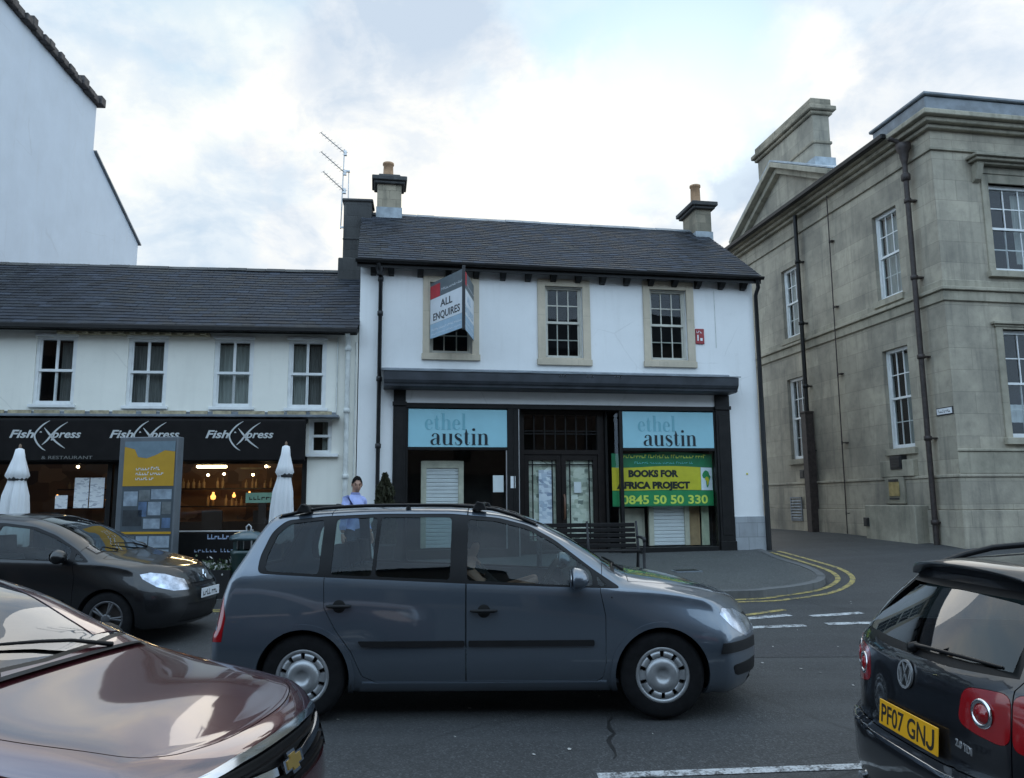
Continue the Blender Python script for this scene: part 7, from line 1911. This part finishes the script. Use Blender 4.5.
# ---------------------------------------------------------------- maroon car, bonnet in the near left corner
def maroon_extra(root, B, paint):
    def frontp(y, z):
        h = B.bvh.ray_cast(Vector((4, y, z)), Vector((-1, 0, 0))); return h[0] if h[0] else Vector((2.1, y, z))
    X = lambda P, name, o, m, par: piece(name, B, B.slab(o, -.02), [(pm(P, 'x', 1.6, 2.6), 'INTERSECT')], m, par)
    X([(-.60, .775), (-.30, .792), (.30, .792), (.60, .775), (.60, .795), (.30, .813), (-.30, .813), (-.60, .795)], 'chrome_bar', .012, M['chrome'], root)
    X([(-.60, .785), (-.580, .785), (-.535, .62), (-.555, .605)], 'chrome_edge', .010, M['chrome'], root); X([(.60, .785), (.580, .785), (.535, .62), (.555, .605)], 'chrome_edge', .010, M['chrome'], root)
    X([(-.55, .725), (-.12, .685), (-.12, .715), (-.56, .755)], 'chrome_blade', .012, M['chrome'], root); X([(.55, .725), (.12, .685), (.12, .715), (.56, .755)], 'chrome_blade', .012, M['chrome'], root)
    for k in range(5):
        z = .63 + .035 * k; X([(-.53, z), (.53, z), (.53, z + .008), (-.53, z + .008)], 'grille_bar', .004, M['trim'], root)
    p = frontp(0, .70)
    def bow(k, d): return [(-.115 * k, -.030 * k), (-.04 * k, -.030 * k), (-.04 * k, -.052 * k), (.05 * k, -.052 * k), (.045 * k, -.026 * k), (.105 * k, -.026 * k), (.115 * k, .030 * k), (.04 * k, .030 * k), (.04 * k, .052 * k), (-.05 * k, .052 * k), (-.045 * k, .026 * k), (-.105 * k, .026 * k)]
    mb = MB(); mb.prism(bow(.85, 0), 'y', -.012, 0); b = on_face(mb.build('badge', M['chrome'], root), p.x + .014, 90, 0, .70, -22)
    mb = MB(); mb.prism(bow(.60, 0), 'y', -.016, -.011); on_face(mb.build('badge_centre', M['gold'], b), p.x + .014, 90, 0, .70, -22)
    for s in (.42, -.30):
        h = lambda x, y: (B.bvh.ray_cast(Vector((x, y, 3)), Vector((0, 0, -1)))[0] or Vector((x, y, 1.05)))
        wiper(root, [h(1.02, s) + Vector((0, 0, .012)), h(.95, s - .2) + Vector((0, 0, .03)), h(.90, s - .35) + Vector((0, 0, .022)), h(.84, s - .62) + Vector((0, 0, .015))])
    mb = MB(); hh = [B.bvh.ray_cast(Vector((1.045, y, 3)), Vector((0, 0, -1)))[0] for y in np.linspace(-.66, .66, 13)]
    mb.grid([[p_ + Vector((-.035, 0, .012)) for p_ in hh], [p_ + Vector((.02, 0, .010)) for p_ in hh]]); mb.build('scuttle_panel', M['plastic'], root)
MAROON = dict(
    xf=2.15, xr=-2.30, hw=.865, cf=.26, cr=.25, rad=.05, n=96,
    pf=[(.1, .14), (.2, .05), (.35, .0), (.50, .0), (.60, .01), (.70, .04), (.78, .075), (.82, .105), (.90, .2), (1.1, .5)],
    pr=[(.1, .10), (.3, .0), (.6, .0), (.85, .03), (1.0, .10), (1.3, .5)],
    curves=dict(
        top=[(2.3, .735), (2.15, .79), (2.05, .832), (1.95, .862), (1.85, 0.888), (1.6, 0.95), (1.3, 1.0), (1.1, 1.045), (0.98, 1.087), (0.8, 1.185), (0.5, 1.34), (0.2, 1.435), (-0.1, 1.475), (-0.6, 1.48), (-1.1, 1.435), (-1.6, 1.325), (-2.0, 1.175), (-2.4, 1.035)],
        te=[(2.3, 0.705), (2.15, 0.76), (2.05, 0.8), (1.95, 0.841), (1.85, 0.868), (1.6, 0.918), (1.3, 0.968), (1.1, 1.013), (0.98, 1.05), (0.8, 1.125), (0.5, 1.27), (0.2, 1.36), (-0.1, 1.4), (-0.6, 1.41), (-1.1, 1.365), (-1.6, 1.255), (-2.0, 1.115), (-2.4, 0.985)],
        sh=[(2.3, .66), (2.0, .768), (1.85, .805), (1.6, .855), (1.3, .905), (1.0, .935), (.7, .945), (0, .955), (-1.0, .97), (-1.8, .98), (-2.4, .90)],
        bot=[(2.4, .20), (1.8, .17), (1.4, .18), (-1.4, .18), (-1.8, .22), (-2.6, .27)],
        wl=[(2.3, .68), (2.0, .77), (1.6, .80), (1.0, .79), (-1.0, .79), (-1.7, .81), (-2.4, .76)],
        wm=[(2.3, .76), (2.0, .835), (1.6, .862), (1.3, .865), (.9, .855), (-.9, .855), (-1.3, .865), (-1.8, .85), (-2.4, .80)],
        ws=[(2.3, .68), (2.0, .745), (1.6, .79), (1.2, .815), (.8, .825), (0, .83), (-1.0, .825), (-1.8, .79), (-2.4, .72)],
        wt=[(2.3, .60), (2.0, .66), (1.6, .705), (1.2, .73), (1.0, .73), (.6, .66), (.2, .61), (-.3, .59), (-1.0, .585), (-1.8, .60), (-2.4, .60)],
        zm=[(2.4, .5), (1.4, .60), (0, .58), (-1.4, .62), (-2.6, .62)]),
    arches=[(1.30, .31, .345), (-1.30, .31, .345)], wr=.31, wheel=(9, .20),
    dlo=[(.92, .955), (.70, 1.10), (.42, 1.235), (.15, 1.315), (-.3, 1.345), (-.9, 1.325), (-1.3, 1.24), (-1.55, 1.11), (-1.55, 1.0), (-.6, .975), (.4, .962)],
    panes=[[(.84, .975), (.68, 1.08), (.40, 1.21), (.12, 1.288), (-.05, 1.30), (-.05, .985)], [(-.15, .99), (-.15, 1.315), (-.55, 1.315), (-.88, 1.295), (-1.0, 1.01)], [(-1.08, 1.015), (-.98, 1.28), (-1.27, 1.215), (-1.49, 1.10), (-1.50, 1.025)]],
    windscreen=[(.93, .68), (.98, .35), (1.0, 0), (.98, -.35), (.93, -.68), (.22, -.52), (.09, -.44), (.06, 0), (.09, .44), (.22, .52)],
    rear_window=[(-.58, 1.06), (.58, 1.06), (.50, 1.30), (-.50, 1.30)], rwx=(-2.9, -1.25),
    tailgate=None,
    doors=[[(.88, .92), (.93, .75), (.92, .40), (.88, .27), (-.09, .27), (-.09, 1.6), (.2, 1.6), (.90, 1.12)], [(-.096, .27), (-.78, .27), (-.86, .32), (-.94, .52), (-1.02, .68), (-1.04, .82), (-1.04, 1.6), (-.096, 1.6)]],
    handles=[(-.06, .13, .80), (-1.0, -.82, .82)],
    bonnet=round_poly([(1.87, .60), (1.97, .30), (1.985, 0), (1.97, -.30), (1.87, -.60), (1.5, -.69), (1.04, -.72), (1.04, .72), (1.5, .69)], .25, 8),
    lamps=[('headlight', 'y', [(2.3, .62), (1.98, .62), (1.84, .67), (1.72, .76), (1.72, .80), (1.86, .80), (2.02, .765), (2.3, .765)], .61, 1.2, M['headlens']),
           ('tail_light', 'y', [(-2.5, .70), (-2.12, .72), (-2.1, .90), (-2.5, .90)], .5, 1.2, M['redlens'])],
    insets=[('grille', 'x', [(-.55, .605), (.55, .605), (.59, .772), (.3, .788), (-.3, .788), (-.59, .772)], 1.6, 2.6, -.012, M['trim']), ('lower_grille', 'x', [(-.55, .24), (.55, .24), (.6, .42), (-.6, .42)], 1.6, 2.6, -.012, M['plastic'])],
    mouldings=[('side_moulding', round_poly([(.80, .48), (.80, .53), (-.04, .53), (-.04, .48)], .01, 2), .012, M['trim'])],
    seats=[(-.02, .36, .36), (-.02, -.36, .36), (-.85, .4, .36), (-.85, -.4, .36)],
    dash=(.62, .95, .70, .96, -.36), mirror=(.62, .83, 1.02), mirrormat=M['trim'], sideglass=M['carglass'])
M['paintmaroon'] = car_paint('paint_maroon', (0.075, 0.014, 0.020), .5, rough=.22, dirt=.05, ior=2.3)
build_car('maroon_car', 'maroon car with chrome grille and glossy bonnet in the near left corner', MAROON, (-3.03, 3.66, .003), -7.0, M['paintmaroon'], maroon_extra)

# ---------------------------------------------------------------- black hatchback on the left
def hatch_extra(root, B, paint):
    p = B.bvh.ray_cast(Vector((4, 0, .70)), Vector((-1, 0, 0)))[0]
    mb = MB(); ribbon(mb, [(0, .055), (-.03, 0), (0, -.055), (.03, 0), (0, .055)], [.016] * 5, -.012, .012); on_face(mb.build('badge', M['chrome'], root), p.x + .004, 90, 0, .725, -20)
    p = B.bvh.ray_cast(Vector((4, 0, .52)), Vector((-1, 0, 0)))[0]
    mb = MB(); mb.box(-.26, .26, -.008, 0, -.055, .055); pt = on_face(mb.build('number_plate', M['platewhite'], root, bevel=.003), p.x + .012, 90, 0, .52)
    mb = MB(); small_print(mb, -.22, .18, -.035, .07, 77, lambda a, b, d: (a, -.0095, b), .04, .05, .012, 4); on_face(mb.build('plate_lettering', M['ink'], pt), p.x + .012, 90, 0, .52)
    for s in (.42, -.30):
        h = lambda x, y: (B.bvh.ray_cast(Vector((x, y, 3)), Vector((0, 0, -1)))[0] or Vector((x, y, 1.05)))
        wiper(root, [h(1.10, s) + Vector((0, 0, .012)), h(1.02, s - .2) + Vector((0, 0, .03)), h(.95, s - .55) + Vector((0, 0, .015))])
HATCH = dict(
    xf=2.12, xr=-1.86, hw=.86, cf=.46, cr=.25, rad=.05, n=90,
    pf=[(.1, .14), (.2, .05), (.35, .0), (.50, .0), (.58, .015), (.70, .08), (.80, .17), (.9, .30), (1.1, .6)],
    pr=[(.1, .10), (.3, .0), (.6, .0), (.85, .05), (1.0, .10), (1.3, .30), (1.5, .42)],
    curves=dict(
        top=[(2.2, .70), (2.05, .765), (1.9, .825), (1.7, .89), (1.45, .95), (1.25, .99), (1.12, 1.03), (.95, 1.10), (.65, 1.265), (.35, 1.395), (.05, 1.465), (-.3, 1.485), (-.8, 1.47), (-1.3, 1.42), (-1.6, 1.37), (-2.0, 1.28)],
        te=[(2.2, .66), (2.05, .72), (1.9, .775), (1.7, .84), (1.45, .90), (1.25, .935), (1.12, .965), (.95, 1.03), (.65, 1.185), (.35, 1.31), (.05, 1.38), (-.3, 1.405), (-.8, 1.395), (-1.3, 1.345), (-1.6, 1.29), (-2.0, 1.20)],
        sh=[(2.2, .60), (1.9, .735), (1.7, .80), (1.45, .86), (1.2, .905), (.9, .92), (0, .95), (-.8, .985), (-1.3, 1.02), (-2.0, 1.02)],
        bot=[(2.4, .20), (1.8, .17), (1.4, .18), (-1.4, .18), (-1.8, .24), (-2.6, .30)],
        wl=[(2.2, .66), (1.9, .76), (1.6, .80), (1.0, .785), (-1.0, .79), (-1.5, .80), (-2.0, .76)],
        wm=[(2.2, .76), (1.9, .83), (1.6, .855), (1.29, .862), (.9, .85), (-.9, .85), (-1.29, .86), (-1.6, .85), (-2.0, .81)],
        ws=[(2.2, .66), (1.9, .735), (1.6, .78), (1.2, .81), (.9, .82), (0, .825), (-.8, .82), (-1.5, .79), (-2.0, .74)],
        wt=[(2.2, .57), (1.9, .64), (1.6, .69), (1.25, .73), (1.1, .73), (.7, .66), (.3, .615), (-.3, .59), (-1.0, .58), (-1.6, .56), (-2.0, .55)],
        zm=[(2.4, .5), (1.4, .60), (0, .58), (-1.4, .62), (-2.6, .62)]),
    arches=[(1.287, .30, .335), (-1.287, .30, .335)], wr=.30, wheel=(5, .20, .20, True), rimmat=mat('dark_alloy', (.12, .12, .125), .4, .6),
    dlo=[(1.05, .925), (.85, 1.06), (.55, 1.225), (.28, 1.325), (-.1, 1.375), (-.7, 1.370), (-1.1, 1.33), (-1.3, 1.22), (-1.36, 1.06), (-.6, 1.0), (.4, .955)],
    panes=[[(.80, .955), (.78, 1.08), (.52, 1.205), (.26, 1.30), (-.12, 1.345), (-.18, .985)], [(-.26, .99), (-.2, 1.345), (-.7, 1.342), (-1.06, 1.305), (-1.24, 1.20), (-1.29, 1.065)], [(.98, .945), (.85, 1.035), (.86, .95)]],
    windscreen=[(1.06, .68), (1.12, .35), (1.14, 0), (1.12, -.35), (1.06, -.68), (.32, -.53), (.19, -.45), (.16, 0), (.19, .45), (.32, .53)],
    rear_window=[(-.55, 1.06), (.55, 1.06), (.48, 1.34), (-.48, 1.34)], rwx=(-2.9, -1.2), tailgate=[(-.60, .60), (.60, .60), (.62, 1.0), (.52, 1.38), (-.52, 1.38), (-.62, 1.0)],
    doors=[[(.86, .91), (.90, .75), (.89, .40), (.85, .27), (-.20, .27), (-.24, .8), (-.22, 1.6), (.2, 1.6), (.90, 1.10)]],
    handles=[(-.16, .04, .80)],
    bonnet=[(1.80, .42), (1.87, .2), (1.89, 0), (1.87, -.2), (1.80, -.42), (1.6, -.58), (1.16, -.715), (1.16, .715), (1.6, .58)],
    lamps=[('headlight', 'y', [(2.2, .575), (1.94, .585), (1.80, .64), (1.66, .735), (1.62, .785), (1.70, .80), (1.82, .775), (1.98, .70), (2.2, .64)], .40, 1.2, M['headlens']),
           ('tail_light', 'y', [(-2.2, .72), (-1.70, .74), (-1.66, 1.0), (-2.2, 1.0)], .45, 1.2, M['redlens'])],
    insets=[('grille', 'x', [(-.50, .22), (.50, .22), (.42, .42), (-.42, .42)], 1.5, 2.5, -.012, M['plastic']), ('upper_grille', 'x', [(-.34, .61), (.34, .61), (.34, .65), (-.34, .65)], 1.5, 2.5, -.012, M['plastic'])],
    mouldings=[('side_moulding', round_poly([(.80, .47), (.80, .52), (-.15, .52), (-.15, .47)], .01, 2), .012, M['trim'])],
    seats=[(.08, .35, .38), (.08, -.35, .38), (-.75, .35, .38), (-.75, -.35, .38)],
    dash=(.74, 1.08, .70, .95, -.35), mirror=(.74, .82, 1.0))
M['paintpure'] = car_paint('paint_black', (0.004, 0.0045, 0.006), .2, dirt=.04, ior=1.4)
build_car('hatchback', 'black hatchback with large headlight in the far lane at the left', HATCH, (-5.88, 9.95, gz(-5, 10) + .003), -1.5, M['paintpure'], hatch_extra)

# ================================================================ THE OTHER SIDE OF THE STREET, behind the viewer: it shows in panes and paint and shades the road
M['oppbrick'] = ashlar('opposite_brick', (0.13, 0.09, 0.07), 0.225, 0.075, c2=(0.10, 0.07, 0.06), stain=0.35)
M['oppstone'] = ashlar('opposite_stone', (0.15, 0.145, 0.13), 0.7, 0.35, stain=0.4)
for (x0, x1, h, mt_, lb) in ((-34, -15, 10.6, 'oppbrick', 'dark brick row behind the viewer, seen only as a reflection in panes and paint'),
                             (-15, 0.5, 11.6, 'oppstone', 'grey stone shops behind the viewer, seen only as a reflection in panes and paint'),
                             (0.5, 16, 10.4, 'oppbrick', 'brick shops behind the viewer to the right, seen only as a reflection'),
                             (16, 36, 11.2, 'oppstone', 'tall grey stone row behind the viewer to the far right, seen only as a reflection')):
    o = thing('opposite_building', lb, 'building', (x0, -9.0, 0), 0, 'buildings across the street')
    W_ = x1 - x0 - 0.02; ws_ = []; n = int(W_ // 3.1)
    for r_ in range(1, 3):
        for k in range(n):
            cx0 = W_ * (k + .5) / n; ws_.append((cx0 - .5, cx0 + .5, 3.9 + 3.0 * (r_ - 1), 5.8 + 3.0 * (r_ - 1)))
    ws_ += [(W_ * k / n + .25, W_ * (k + 1) / n - .25, .5, 2.7) for k in range(n)]
    mb = MB(); holed_wall(mb, 0, W_, -.3, h, ws_, 0, -.25)
    mb.quad((0, 0, -.3), (0, -9, -.3), (0, -9, h), (0, 0, h)); mb.quad((W_, 0, -.3), (W_, -9, -.3), (W_, -9, h), (W_, 0, h)); mb.quad((0, -9, -.3), (W_, -9, -.3), (W_, -9, h), (0, -9, h))
    mb.build('wall', M[mt_], o)
    mb = MB(); mb.prism([(.35, h - .05), (.35, h + .06), (-4.5, h + 3.0), (-9.3, h + .06), (-9.3, h - .05)], 'x', -.02, W_ + .02); mb.build('roof', M['slate'], o)
    mb = MB()
    for (a_, b_, c_, d_) in ws_:
        mb.quad((a_, -.24, c_), (b_, -.24, c_), (b_, -.24, d_), (a_, -.24, d_))
    mb.build('window_panes', M['trim'], o)
    mb = MB(); mb.box(.1, W_ - .1, 0.003, .12, 2.8, 3.3); mb.build('shop_fascia', M['black'], o)
